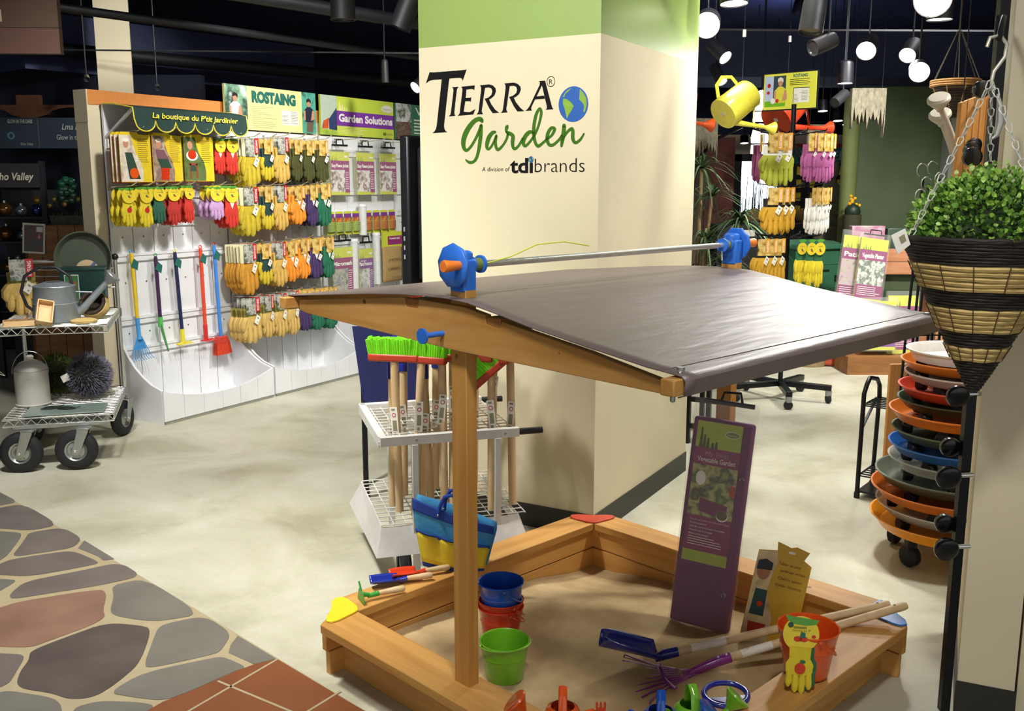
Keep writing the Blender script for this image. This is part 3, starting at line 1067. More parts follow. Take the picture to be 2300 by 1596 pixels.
def hand(b, kind, w, z0, L, y=0.0, thick=0.012, thumb=True):
    """one hanging glove: cuff, palm, four fingers and thumb, fingertips down"""
    mh, mc = HAND[kind]
    b.use(mh if kind.startswith('kid_') and kind not in ('kid_redwhite',) else (mc or mh))
    cz = z0 - (.36 if kind.startswith('gaunt') else .26) * L
    cw = w * (.47 if kind.startswith('gaunt') else .40)
    if kind in ('orange', 'purple', 'green', 'kid_redwhite'):
        b.use(mh)
        b.tube([(0, y, z0), (0, y, cz)], [thick, thick * 1.1], 12, flat=cw / thick)
        b.use(mc)
        b.flat([(-cw * .7, z0), (cw * .7, z0), (0, z0 - .36 * L)], y - thick * 1.25)
    else:
        b.tube([(0, y, z0), (0, y, cz)], [thick, thick * .95], 12, flat=cw / thick)
    b.use(mc if kind == 'rig' else mh)
    pz = z0 - .54 * L
    b.tube([(0, y, cz + .02 * L), (0, y, cz - .1 * L), (0, y, pz), (0, y, pz - .05 * L)], [thick * .95, thick * 1.25, thick * 1.2, thick * .9], 14, flat=w * .41 / thick / 1.0)
    b.use(mh)
    fr = w * .118
    for i, (fx, ln, ty) in enumerate(((-.35, .86, -.01), (-.118, .98, 0), (.118, 1.0, 0), (.35, .90, .01))):
        tipz = z0 - L * ln
        b.tube([(fx * w, y, pz + .04 * L), (fx * w * 1.02, y, (pz + tipz) / 2), (fx * w * 1.04 + ty * w, y, tipz + fr), (fx * w * 1.04 + ty * w, y, tipz)], [fr * .8, fr, fr * .9, fr * .35], 8, flat=1.1)
    if thumb:
        b.tube([(-.34 * w, y - .004, cz - .03 * L), (-.47 * w, y - .008, cz - .16 * L), (-.49 * w, y - .010, cz - .30 * L), (-.47 * w, y - .010, cz - .37 * L)], [fr * .9, fr * 1.05, fr * .9, fr * .4], 8)
    if kind == 'kid_yellow':
        b.use(mat('apple_red', '#c4231c', .6)).disc(0, (cz + pz) / 2, w * .17, w * .17, y - thick * 1.45, 14)
        b.use(mat('kid_greenback', '#2e6a44', .85)).disc(w * .08, (cz + pz) / 2 + w * .2, w * .08, w * .05, y - thick * 1.45, 8)


def pack_proto(kind, w, h):
    t = thing('glove_pack', 'x', 'gloves')
    kid = kind.startswith('kid')
    if kid:
        b = MB(mat('kid_card_yellow', '#e6cf3a', .4))
        b.prism([(x, z) for x, z in arc((0, -.2 * h), w * .36, 0, 360, 20)[:-1]], -0.0205, -0.0195)
        b.use(mat('kid_card_leaf', '#5aa03c', .4)).flat([(-.3 * w, -.02 * h), (-.1 * w, -.07 * h), (.12 * w, -.07 * h), (.32 * w, -.02 * h), (.1 * w, .0), (-.1 * w, .0)], -0.0215)
        b.use(mat('kid_print', '#c9a640', .4)).rect(-.16 * w, .16 * w, -.16 * h, -.14 * h, -0.0212)
        b.use(m_strip_r).rect(-.02 * w, .10 * w, -.26 * h, -.235 * h, -0.0216)
        b.use(m_teal).rect(-.06 * w, .04 * w, -.235 * h, -.20 * h, -0.0216)
        b.done('header_card', t, smooth=False)
        b = MB(HAND[kind][0])
        hand(b, kind, w * .74, -.28 * h, h * .72, y=-.004, thick=.010)
        b.done('glove', t)
        b = MB(HAND[kind][1])
        hand(b, 'kid_redgreen' if kind == 'kid_redgreen' else kind, w * .70, -.27 * h, h * .70, y=.022, thick=.010)
        if kind == 'kid_redgreen':
            b.mats[0] = HAND['kid_redgreen'][1]
        o = b.done('glove', t)
        o.location = (.08 * w, 0, 0)
        return t
    strip = m_strip_r if kind in ('gaunt_y', 'gaunt_o', 'tan', 'tan2') else m_strip_o
    ph = m_card_r if strip is m_strip_r else m_card_o
    ch = .36 * h
    wide = kind.startswith('gaunt')
    z0 = 0 if wide else -.22 * h
    b = MB(ph)
    b.bb(-.30 * w, .16 * w, -.0225, -.0215, -ch, 0.0)
    b.done('header_card', t, smooth=False)
    b = MB(strip)
    b.bb(.14 * w, .34 * w, -.027, -.026, -ch * .84, .004)
    st = b.done('card_strip', t, smooth=False)
    text('strip_lettering', 'ROSTAING', m_txtwhite, st, .285 * w, -ch * .42, -.0274, w=ch * .7, h=.11 * w, bold=.02, rot=PI / 2)
    b = MB(HAND[kind][0])
    hand(b, kind, w * .94, z0, h + z0, y=-.004)
    b.done('glove', t)
    b = MB(HAND[kind][0])
    hand(b, kind, w * .90, z0, h * .97 + z0, y=.020)
    o = b.done('glove', t)
    o.location = (-.06 * w, 0, 0)
    b = MB(m_paper)
    b.prism([(0, 0), (.17 * w, -.13 * w), (.02 * w, -.42 * w), (-.15 * w, -.29 * w)], -.0315, -.0308)
    b.use(m_txtgrey).disc(0, -.3 * w, .025 * w, .025 * w, -.032, 8)
    b.flat([(.02 * w, -.1 * w), (.09 * w, -.16 * w), (.05 * w, -.2 * w), (-.01 * w, -.14 * w)], -.032)
    o = b.done('swing_tag', t, smooth=False)
    o.location = (.16 * w, 0, -ch * 1.0)
    return t


ROWS = [
    ('awning bay top row', [('kid_redwhite', 0.808, 1.922, 0.251, 0.137), ('kid_redwhite', 0.923, 1.927, 0.262, 0.154)]),
    ('awning bay second row', [('kid_yellow', 0.010, 1.578, 0.253, 0.14), ('kid_yellow', 0.146, 1.584, 0.27, 0.155), ('kid_green', 0.255, 1.584, 0.25, 0.131), ('kid_redgreen', 0.376, 1.586, 0.266, 0.132), ('kid_red', 0.506, 1.592, 0.261, 0.121), ('kid_pink', 0.758, 1.582, 0.237, 0.16), ('kid_redwhite', 0.895, 1.589, 0.31, 0.165)]),
    ('glove bay top row', [('gaunt_y', 1.106, 1.934, 0.365, 0.192), ('rig', 1.275, 1.934, 0.309, 0.144), ('tan', 1.429, 1.953, 0.348, 0.18), ('olive', 1.594, 1.946, 0.324, 0.139), ('olive', 1.733, 1.941, 0.325, 0.139), ('olive', 1.888, 1.947, 0.338, 0.155)]),
    ('glove bay second row', [('gaunt_y', 1.072, 1.575, 0.363, 0.214), ('rig', 1.256, 1.581, 0.326, 0.149), ('tan', 1.4, 1.588, 0.346, 0.149), ('orange', 1.59, 1.581, 0.298, 0.2), ('purple', 1.756, 1.591, 0.327, 0.141), ('green', 1.899, 1.602, 0.344, 0.16)]),
    ('glove bay third row', [('gaunt_o', 1.037, 1.156, 0.384, 0.202), ('rig', 1.21, 1.147, 0.31, 0.14), ('tan', 1.36, 1.153, 0.346, 0.159), ('orange', 1.493, 1.15, 0.316, 0.155), ('orange', 1.632, 1.165, 0.318, 0.155), ('purple', 1.772, 1.161, 0.326, 0.16), ('green', 1.926, 1.165, 0.335, 0.158)]),
    ('glove bay bottom row', [('tan2', 1.042, 0.752, 0.35, 0.2), ('tan2', 1.211, 0.753, 0.329, 0.14), ('tan2', 1.348, 0.753, 0.341, 0.146), ('tan2', 1.487, 0.761, 0.35, 0.14), ('purple', 1.625, 0.756, 0.334, 0.144), ('green', 1.772, 0.749, 0.339, 0.155), ('green', 1.94, 0.745, 0.345, 0.165)]),
]
ORD = ['first', 'second', 'third', 'fourth', 'fifth', 'sixth', 'seventh']
PROTO = {}
hook_proto = None


def make_hook(L=0.31):
    b = MB(m_chrome)
    b.tube([(0, -.003, 0), (0, -L * .8, 0.012), (0, -L, .036)], .0036, 6)
    b.bb(-.012, .012, -.016, -.012, -.02, .02)
    return b.done('display_hook')


def add_hook(t, z, where):
    global hook_proto
    if hook_proto is None:
        hook_proto = make_hook()
        o = hook_proto
    else:
        o = hook_proto.copy()
        col.objects.link(o)
    o.location = gw(t, -0.022, z)
    o.rotation_euler = (0, 0, GRZ)
    tag(o, 'chrome peg hook carrying ' + where, 'hook', 'chrome hooks on the white display wall')


WH = {3: ['front', 'middle', 'rearmost']}
rg = random.Random(11)
for rname, packs in ROWS:
    cnt = {}
    tot = {}
    for k in packs:
        tot[k[0]] = tot.get(k[0], 0) + 1
    for kind, t, z, h, w in packs:
        cnt[kind] = cnt.get(kind, 0) + 1
        which = '' if tot[kind] == 1 else ORD[cnt[kind] - 1] + ' such hook, '
        if kind not in PROTO:
            PROTO[kind] = pack_proto(kind, w, h)
            SIZE[kind] = (w, h)
            pr = PROTO[kind]
            first = True
        else:
            first = False
        w0, h0 = SIZE[kind]
        for k, yy in enumerate((-.215, -.168, -.121)):
            lab = '%s pack of %s, %s%s' % (WH[3][k], NAMES[kind], which, rname)
            grp = NAMES[kind] + ' on the display wall'
            o = PROTO[kind] if first else copy_tree(PROTO[kind])
            first = False
            o.location = gw(t + (0 if k == 0 else -.008 * k), yy, z - .004)
            o.rotation_euler = (0, 0, GRZ + rg.uniform(-.12, .12))
            o.scale = (w / w0, 1, h / h0)
            o['label'] = lab
            o['group'] = grp
            o['category'] = 'gloves'
        add_hook(t, z - .002, '%s, %s%s' % (NAMES[kind], which, rname))

# ---- apron packs under the awning
m_apcard = mat('apron_card_yellow', '#e3c62c', .4)


def apron_pack(kind):
    w, h = .25, .32
    t = thing('apron_pack', 'x', 'apron')
    b = MB(m_apcard)
    b.prism([(-.11, 0), (.02, 0), (.03, -.012), (.125, -.014), (.125, -h), (-.125, -h), (-.125, -.014), (-.115, -.012)], -.006, 0)
    S = [(-.125, -.02), (-.03, -.02), (-.02, -.07), (.0, -.13), (.04, -.19), (.055, -.25), (.05, -h + .003), (-.125, -h + .003)]
    b.use(photo('print_apron_%d' % kind, [['#cbb89a', '#e6dccb', '#9a7a5a'], ['#b9a58c', '#8a6a60', '#d8d0b4'], ['#3c5a28', '#6a7a4a', '#2e4a1e']][kind], 12)).flat(S, -.0065)
    text_lines(b, mat('apron_print', '#8a7420', .6), .02, .115, -.20, -.04, 12, -.0065, .3, .3)
    b.use(mat('print_skin', '#c98f70', .5)).disc(-.075, -.075, .022, .028, -.007, 14)
    if kind == 0:
        b.use(m_paper).disc(-.075, -.05, .026, .014, -.0074, 12)
        b.use(mat('print_bottle', '#2f4a3a', .5)).flat([(-.085, -.13), (-.03, -.13), (.03, -.3), (-.06, -.3)], -.007)
        b.use(m_orange).disc(-.02, -.262, .036, .034, -.0076, 18)
    elif kind == 1:
        b.use(m_paper).disc(-.075, -.05, .026, .012, -.0074, 12)
        b.use(mat('print_mauve', '#7d5560', .5)).flat([(-.105, -.11), (-.03, -.11), (.01, -.18), (-.09, -.18)], -.007)
        b.use(mat('print_bottle', '#2f4a3a', .5)).flat([(-.09, -.17), (.0, -.17), (.03, -.23), (-.06, -.24)], -.0072)
        b.use(m_red).flat([(-.06, -.23), (.01, -.23), (.0, -.31), (-.065, -.31)], -.0076)
    else:
        b.use(m_paper).disc(-.06, -.145, .05, .035, -.007, 16)
        b.use(m_red).disc(-.06, -.138, .036, .032, -.0075, 16)
        b.use(mat('print_bench', '#8a4526', .5)).flat([(-.09, -.195), (-.02, -.195), (-.02, -.21), (-.09, -.21)], -.0072)
        for x in (-.085, -.03):
            b.flat([(x, -.2), (x + .012, -.2), (x + .016, -.3), (x - .004, -.3)], -.0072)
        b.use(mat('print_bottle', '#2f4a3a', .5)).flat([(-.075, -.21), (-.035, -.21), (-.03, -.25), (-.08, -.25)], -.0074)
    b.done('apron_card', t, smooth=False)
    b = MB(mat('apron_cloth_edge', '#a8402c', .8))
    b.bb(-.12, .12, .001, .018, -h - .008, -.03)
    b.done('folded_apron', t, bevel=.005)
    return t


for kind, (t, z, nm) in enumerate(((.085, 1.93, 'child in a green apron'), (.342, 1.935, 'child with a red watering can'), (.612, 1.937, 'red apple apron over green grass'))):
    o = apron_pack(kind)
    for k, yy in enumerate((-.225, -.196, -.167)):
        c = o if k == 0 else copy_tree(o)
        c.location = gw(t - .006 * k, yy, z)
        c.rotation_euler = (0, 0, GRZ + rg.uniform(-.06, .06))
        c['label'] = '%s yellow apron pack picturing a %s, under the awning' % (WH[3][k], nm)
        c['group'] = 'yellow apron packs picturing a ' + nm
        c['category'] = 'apron'
    add_hook(t, z - .002, 'the yellow apron packs with a ' + nm)

# ---- five children's garden tools hanging from the rail
def tool(name, label, t, ztop, hm, parts, cat='garden tool', tilt=0.0, hl=.5):
    """parts(t) adds the head below z = -hl"""
    o = thing(name, label, cat, gw(t, -.058, ztop), GRZ, "children's long tools hung on the white rail", rot=None)
    o.rotation_euler = (0, tilt, GRZ)
    b = MB(hm)
    b.tube([(0, 0, -.012), (0, 0, -.03), (0, 0, -hl)], [.009, .0135, .0135], 12)
    b.done('handle', o)
    b = MB(parts[1])
    b.tube(arc_pts((0, 0, -.005), .012, 12), .0035, 6, closed=True)
    b.done('hanging_loop', o)
    b = MB(m_teal)
    b.prism([(0, 0), (.035, -.03), (.02, -.085), (-.03, -.05)], -.0165, -.016)
    q = b.done('swing_tag', o, smooth=False)
    q.location = (.006, 0, -.05)
    parts[0](o, parts[1], hl)
    return o


def arc_pts(c, r, n):
    return [(c[0] + r * math.cos(2 * PI * i / n), c[1], c[2] + r * math.sin(2 * PI * i / n)) for i in range(n)]


def h_fan(o, m, hl):
    b = MB(m)
    b.tube([(0, 0, -hl + .03), (0, 0, -hl - .09), (0, -.004, -hl - .12)], [.016, .0145, .02], 10)
    b.flat([(-.02, -hl - .1), (.02, -hl - .1), (.052, -hl - .19), (-.052, -hl - .19)], -.004)
    for i in range(9):
        q = (i - 4) / 4
        b.tube([(q * .018, -.004, -hl - .1), (q * .062, -.006, -hl - .2), (q * .078, -.014, -hl - .245), (q * .082, -.035, -hl - .262)], .0026, 5)
    b.done('rake_head', o, thick=0)


def h_spade(o, m, hl):
    b = MB(m)
    b.tube([(0, 0, -hl + .03), (0, 0, -hl - .04)], .0165, 10)
    P = lambda u, v: Vector(((u - .5) * .04 * (1 - v ** 3) + .030 * v, -.012 * (1 - 4 * (u - .5) ** 2) + (u - .5) * .08 * (1 - v ** 3) - .02 * v, -hl - .02 - .2 * v))
    b.grid(P, 6, 8)
    b.done('spade_blade', o, thick=.003)


def h_hoe(o, m, hl):
    b = MB(m)
    b.tube([(0, 0, -hl + .03), (0, 0, -hl - .07)], .0165, 10)
    b.box((.0, -.006, -hl - .072), (.125, .012, .012))
    for i in range(6):
        b.tube([(-.055 + i * .022, -.006, -hl - .072), (-.055 + i * .022, -.05, -hl - .082)], .003, 5)
    b.done('hoe_head', o)


def h_rake(o, m, hl):
    b = MB(m)
    b.tube([(0, 0, -hl + .05), (0, 0, -hl - .06)], .0165, 10)
    b.box((0, -.012, -hl - .06), (.11, .012, .010))
    for i in range(6):
        b.tube([(-.05 + i * .02, -.012, -hl - .06), (-.05 + i * .02, -.075, -hl - .064)], .003, 5)
    b.done('rake_head', o)


def h_broom(o, m, hl):
    b = MB(m)
    b.prism([(-.045, -hl - .0), (.04, -hl - .0), (.06, -hl - .05), (-.06, -hl - .05)], -.03, .02)
    b.done('broom_cap', o, bevel=.004)
    b = MB(mat('broom_bristles', '#d2401f', .8, var=.2, scale=120))
    for i in range(16):
        for j in range(4):
            x, y = -.056 + .0075 * i, -.024 + .013 * j
            b.tube([(x, y, -hl - .045), (x * 1.22, y * 1.2, -hl - .135 - .006 * random.random())], .0045, 5)
    b.done('bristles', o)


tool('toy_rake', 'toy fan rake with a yellow handle and blue tines on white slats', .13, 1.15, mat('handle_yellow', '#e6c42a', .4), (h_fan, mat('toy_blue', '#4a9ad8', .4)), tilt=-.03, hl=.49)
tool('toy_spade', 'toy spade with a dark purple handle and pointed green blade', .327, 1.115, mat('handle_plum', '#43204a', .4), (h_spade, mat('toy_green', '#5cb860', .4)), tilt=-.015, hl=.47)
tool('toy_hoe', 'toy hoe with a navy handle and yellow crossbar', .494, 1.135, mat('handle_navy', '#1f2650', .4), (h_hoe, mat('toy_yellow', '#e6d83a', .4)), tilt=-.04, hl=.6)
tool('toy_rake', 'toy rake with an orange red handle and red head on white slats', .726, 1.15, mat('handle_orangered', '#e0492a', .4), (h_rake, mat('toy_red', '#cf3030', .4)), tilt=-.01, hl=.63)
tool('toy_broom', 'toy broom with a blue handle and orange red bristles', .855, 1.165, mat('handle_sky', '#3f86dc', .4), (h_broom, mat('toy_redcap', '#c23a2a', .4)), tilt=-.03, hl=.70)

# ---- third bay: packets, twine, tubes, sack
def packet(name, label, group, t, z, w, h, top, band, word, pic, film=True, y=-.08, sub=None, cat='packet'):
    o = thing(name, label, cat, gw(t, y, z), GRZ, group)
    b = MB(top)
    b.bb(-w * .40, w * .40, -.004, 0, -h, -.07 * h)
    b.use(band).rect(-w * .40, w * .40, -h * .46, -h * .26, -.0045)
    b.use(pic).rect(-w * .40, w * .40, -h * .93, -h * .46, -.0045)
    b.use(band).rect(w * .2, w * .40, -h * .95, -h * .46, -.005)
    text_lines(b, m_txtwhite, w * .22, w * .38, -h * .9, -h * .5, 10, -.0054, .25, .3)
    b.use(m_paper).disc(w * .26, -h * .17, w * .09, h * .022, -.0048, 16)
    b.use(mat('silhouette', '#7a8a2a', .5))
    for k in range(5):
        b.flat([(-w * .38 + k * w * .06, -h * .26), (-w * .34 + k * w * .06, -h * .26), (-w * .36 + k * w * .06, -h * (.26 - .07 * (1 + (k % 2)) * .8))], -.0048)
    b.done('printed_card', o, smooth=False)
    text('card_lettering', word, m_txtwhite, o, 0 if not sub else -w * .02, -h * .40, -.0056, w=w * .72, h=h * .075, bold=.03)
    if sub:
        text('card_small_lettering', sub, m_txtwhite, o, -w * .15, -h * .32, -.0056, w=w * .3, h=h * .03, bold=.02)
    if film:
        b = MB(m_clear)
        b.bb(-w * .5, w * .5, -.03, .02, -h * 1.01, .02)
        b.done('clear_film', o, bevel=.012)
    b = MB(m_blackplastic)
    b.bb(-w * .3, w * .3, -.02, .004, .018, .034)
    b.tube([(-.045, -.008, .03), (-.038, -.008, .075), (.038, -.008, .075), (.045, -.008, .03)], .006, 8)
    b.done('hanger', o)
    return o


m_limecard = mat('card_lime', '#c9cf3c', .45)
m_whitefig = photo('print_pale_figure', ['#b9a8a0', '#e6e2dc', '#7a5a50', '#d8d8d0'], 13)
for t, lab in ((2.262, 'clear fleece packet with a lime and magenta card, leftmost of three'), (2.60, 'clear fleece packet with a lime and magenta card, middle of three'), (2.92, 'clear fleece packet with a lime and magenta card, beside the television')):
    packet('fleece_packet', lab, 'clear fleece packets hung in a row', t, 1.895, .30, .39, m_limecard, m_magenta, 'Easy Fleece Jacket', m_whitefig)
    add_hook(t, 1.96, 'the ' + lab.replace('clear fleece packet with a lime and magenta card', 'fleece packet'))
packet('mesh_packet', 'large lime and magenta packet reading micromesh', None, 2.26, 1.09, .33, .47, m_limecard, m_magenta, 'Micromesh', photo('print_greyrows', ['#6a6e74', '#8a8e90', '#b8b098', '#54585c'], 14))
packet('protector_packet', 'narrow lime and violet packet to the right of the micromesh packet', None, 2.575, 1.06, .24, .45, m_limecard, mat('violet_print', '#7a3a88', .5), 'Plant Protector', photo('print_tunnel', ['#6c6a5c', '#d8d8d4', '#8a8470', '#b9b9b4'], 9), sub='Micromesh')
for t, z0, z1, lab in ((2.425, .62, 1.10, 'white plastic tube between the two mesh packets'), (2.735, .70, 1.14, 'white plastic tube left of the brown sack'), (2.555, 1.15, 1.40, 'short white tube between green and brown twine')):
    b = MB(mat('tube_white', '#d5d8d4', .35))
    b.cyl((0, 0, z0), (0, 0, z1), .035, seg=24)
    b.use(m_whitegloss).cyl((0, 0, z1), (0, 0, z1 + .025), .038, seg=24)
    o = b.done('plastic_tube', loc=gw(t, -.075, 0))
    tag(o, lab, 'tube', 'white tubes on the third bay')
# twine
for i, t in enumerate((2.135, 2.245, 2.355, 2.465, 2.63, 2.745, 2.86, 2.975)):
    grn = i < 4
    place = ['leftmost', 'second', 'third', 'last'][i % 4]
    o = thing('twine_pack', '%s of the four %s twine packs, third bay' % (place, 'green' if grn else 'brown'), 'twine', gw(t, -.07, 1.365), GRZ, '%s twine packs on the third bay' % ('green' if grn else 'brown'))
    b = MB(m_limecard)
    b.bb(-.045, .045, -.002, 0, -.2, 0)
    b.use(mat('violet_print', '#7a3a88', .5)).rect(-.045, .045, -.055, -.02, -.0025)
    b.use(photo('print_tomato', ['#b9c85a', '#c8402c', '#6a8a3a'], 30)).rect(-.045, .045, -.09, -.055, -.0025)
    b.done('twine_card', o, smooth=False)
    b = MB(mat('twine_green', '#93a65a', .9, bump=.4, scale=80) if grn else mat('twine_brown', '#b0703e', .9, bump=.4, scale=80))
    for k in range(8):
        z = -.098 - k * .010
        b.tube([(-.044, -.008, z), (-.03, -.02, z), (.03, -.02, z + .002), (.044, -.008, z + .002)], .0058, 6)
    b.done('wound_twine', o)
# burlap sack with hand lettering
o = thing('burlap_sack', 'brown vegetable sack with hand lettering beside the television', 'sack', gw(2.945, -.075, 1.165), GRZ)
b = MB(mat('burlap', '#a98c58', .95, var=.12, scale=90, bump=.4))
b.grid(lambda u, v: Vector(((u - .5) * .28, -.012 - .02 * math.sin(PI * u) * math.sin(PI * min(1, v * 1.05)), -.135 - .325 * v)), 10, 12)
b.done('sack_body', o, thick=.02)
b = MB(m_limecard)
b.bb(-.14, .14, -.022, -.006, -.145, 0)
b.use(m_magenta).rect(-.07, .14, -.12, -.04, -.0225)
b.done('sack_card', o, smooth=False)
text('card_lettering', 'Vegetable Sack', m_txtwhite, o, .03, -.07, -.023, w=.16, h=.02, bold=.02)
m_marker = mat('marker_ink', '#4a3c26', .8)
for wd, z, xx, ww in (('O POTATOES', -.27, .02, .22), ('CARROTS /', -.35, .0, .2), ('I onions', -.43, .03, .16)):
    text('hand_lettering', wd, m_marker, o, xx, z, -.0455, w=ww, h=.026)

# television seen edge-on at the pillar's left side
tv = thing('television', 'black flat television seen edge-on at the left of the cream pillar', 'television', PILLAR, PYAW)
b = MB(m_blackplastic)
b.bb(-1.075, -1.02, .03, 1.05, 1.07, 1.83)
b.done('screen_case', tv, bevel=.012)
b = MB(mat('tv_back', '#1b1b1f', .5))
b.bb(-1.02, -.95, .09, .95, 1.12, 1.78)
b.done('rear_case', tv, bevel=.02)
b = MB(m_blackmetal)
b.bb(-.95, -.93, .3, .7, 1.3, 1.6)
b.done('wall_bracket', tv, smooth=False)
b = MB(mat('port_grey', '#8a8a8a', .5))
for z in (1.235, 1.28, 1.325, 1.37):
    b.bb(-1.055, -1.047, .027, .03, z, z + .022)
b.done('ports', tv, smooth=False)
# ------------------------------------------------------------------ roofed sandbox
SBX = (0.3334, 2.9969, 0)
SRZ = 0.7741
CS, SS = math.cos(SRZ), math.sin(SRZ)


def sb(u, v, z):
    return (SBX[0] + CS * u - SS * v, SBX[1] + SS * u + CS * v, z)


def basis_rot(X, Z):
    X = Vector(X).normalized()
    Z = Vector(Z)
    Z = (Z - X * Z.dot(X)).normalized()
    Y = Z.cross(X)
    return Matrix((X, Y, Z)).transposed().to_euler()


sbx = thing('sandbox', 'wooden sandbox with a dark brown cloth roof on two posts', 'sandbox', SBX, SRZ)
RIM = [
    [(-.60, -.60), (-.60, .60), (-.66, .655), (-.745, .60), (-.745, -.60), (-.66, -.66)],
    [(-.60, .60), (.60, .60), (.665, .665), (.60, .73), (-.60, .73), (-.66, .655)],
    [(.60, .60), (.60, -.60), (.66, -.66), (.73, -.60), (.73, .60), (.665, .665)],
    [(.60, -.60), (-.60, -.60), (-.66, -.66), (-.60, -.73), (.60, -.73), (.66, -.66)],
]
for k, p in enumerate(RIM):
    c = Vector((sum(q[0] for q in p) / 6, sum(q[1] for q in p) / 6))
    b = MB(m_pine)
    pts = [((q[0] - c.x), (q[1] - c.y)) for q in p]
    if k % 2 == 0:   # grain runs along the board
        pts = [(y, -x) for x, y in pts]
    b.slab(pts, -.03, 0)
    b.done('rim_board', sbx, bevel=.003, loc=(c.x, c.y, .2), rot=(0, 0, PI / 2 if k % 2 == 0 else 0))
for k in range(4):
    for z0, z1, ex in ((.0, .082, .70), (.087, .169, .712)):
        b = MB(m_pine)
        b.bb(-ex, ex, -.0125, .0125, z0, z1)
        a = k * PI / 2
        o = b.done('side_plank', sbx, bevel=.002, loc=(-.632 * math.cos(a), -.632 * math.sin(a), 0), rot=(0, 0, a + PI / 2))
PLATE = [(-.112, 0.012), (-.085, -.015), (-.06, -.032), (-.032, -.06), (-.015, -.085), (.012, -.112)]
for (sx, sy, m, nm) in ((-1, 1, m_yellow, 'yellow'), (1, 1, mat('red_plastic', '#c2452c', .4), 'red'), (1, -1, mat('skyblue_plastic', '#3f78c8', .3), 'blue'), (-1, -1, mat('green_plastic', '#4a9a3a', .4), 'green')):
    b = MB(m)
    pts = [(-.722, .60), (-.705, .625), (-.672, .652), (-.648, .68), (-.628, .71), (-.60, .728), (-.578, .715), (-.575, .69), (-.585, .62), (-.60, .595), (-.625, .588), (-.69, .577), (-.715, .582)]
    P = []
    for x, y in pts:
        P.append((-x * sx if False else (abs(x) * sx), abs(y) * sy))
    b.slab(P if sx * sy < 0 else P, .2005, .207)
    o = b.done('corner_plate', sbx, bevel=.0015)
    o['label'] = nm + ' plastic corner plate'
# posts, gables, purlins, eave bars
for sx in (-1, 1):
    b = MB(m_pine_v)
    x0, x1 = (-.666, -.628) if sx < 0 else (.610, .648)
    b.bb(x0, x1, -.03, .03, .02, 1.325)
    b.use(m_oldwood).cyl((x0 - .001, .008, 1.145), (x0 + .002, .008, 1.145), .007, seg=10)
    b.done('post', sbx, bevel=.003)
GAB = [(.74, 1.238), (.20, 1.290), (.19, 1.265), (.14, 1.265), (.135, 1.29), (-.05, 1.285), (-.13, 1.272), (-.135, 1.25), (-.185, 1.243), (-.19, 1.262), (-.49, 1.219), (-.69, 1.184), (-.715, 1.178), (-.715, 1.157), (-.69, 1.155), (-.03, 1.166), (.03, 1.168), (.70, 1.198), (.74, 1.205)]
for x0, x1 in ((-.690, -.667), (.649, .672)):
    b = MB(mat_gable := wood_mat('gable_pine', '#b38040', '#cb9a58', (14, 1.2, 14), .38))
    b.slabx(GAB, x0, x1)
    b.done('gable_beam', sbx, bevel=.002)
for v, z in ((.165, 1.268), (-.16, 1.248)):
    b = MB(wood_mat('purlin_pine', '#9a6030', '#b47a40', (1.2, 14, 14), .4))
    b.bb(-.6895, .6715, v - .026, v + .026, z - .018, z + .02)
    b.done('purlin', sbx, bevel=.002)
for v, z in ((.765, 1.228), (-.735, 1.182)):
    b = MB(m_pine)
    b.bb(-.735, .66, v - .018, v + .018, z - .018, z + .018)
    b.use(m_steel).cyl((-.69, v, z + .018), (-.69, v, z + .03), .006, seg=10)
    if v < 0:
        b.cyl((-.672, v + .03, z - .045), (-.672, v + .03, z - .02), .006, seg=10)
    b.done('eave_bar', sbx, bevel=.003)
# cloth roof
m_roof = bpy.data.materials.new('brown_roof_cloth')
m_roof.use_nodes = True
nt = m_roof.node_tree
bs = nt.nodes['Principled BSDF']
bs.inputs['Base Color'].default_value = lin('#70635f')
bs.inputs['Roughness'].default_value = 0.42
bs.inputs['Specular IOR Level'].default_value = 0.7
tc = nt.nodes.new('ShaderNodeTexCoord')
mp = nt.nodes.new('ShaderNodeMapping')
mp.inputs['Scale'].default_value = (3.0, 14.0, 1.0)
mp.inputs['Rotation'].default_value = (0, 0, R(25))
nz = nt.nodes.new('ShaderNodeTexNoise')
nz.inputs['Scale'].default_value = 2.2
nz.inputs['Detail'].default_value = 6
nt.links.new(tc.outputs['Object'], mp.inputs['Vector'])
nt.links.new(mp.outputs['Vector'], nz.inputs['Vector'])
nf = nt.nodes.new('ShaderNodeTexNoise')
nf.inputs['Scale'].default_value = 260
nt.links.new(tc.outputs['Object'], nf.inputs['Vector'])
ad = nt.nodes.new('ShaderNodeMath')
ad.operation = 'MULTIPLY_ADD'
ad.inputs[1].default_value = 0.12
nt.links.new(nf.outputs['Fac'], ad.inputs[0])
nt.links.new(nz.outputs['Fac'], ad.inputs[2])
bp = nt.nodes.new('ShaderNodeBump')
bp.inputs['Strength'].default_value = 0.28
bp.inputs['Distance'].default_value = 0.012
nt.links.new(ad.outputs[0], bp.inputs['Height'])
nt.links.new(bp.outputs['Normal'], bs.inputs['Normal'])
PROF = [(-.742, 1.158), (-.757, 1.163), (-.760, 1.195), (-.75, 1.204), (-.735, 1.206), (-.66, 1.212), (-.5, 1.234), (-.3, 1.262), (-.18, 1.284), (-.08, 1.300), (0, 1.305), (.1, 1.304), (.2, 1.300), (.35, 1.289), (.55, 1.270), (.74, 1.252), (.775, 1.250), (.787, 1.243), (.789, 1.21), (.775, 1.206)]
b = MB(m_roof)
nx = 28
rows = []
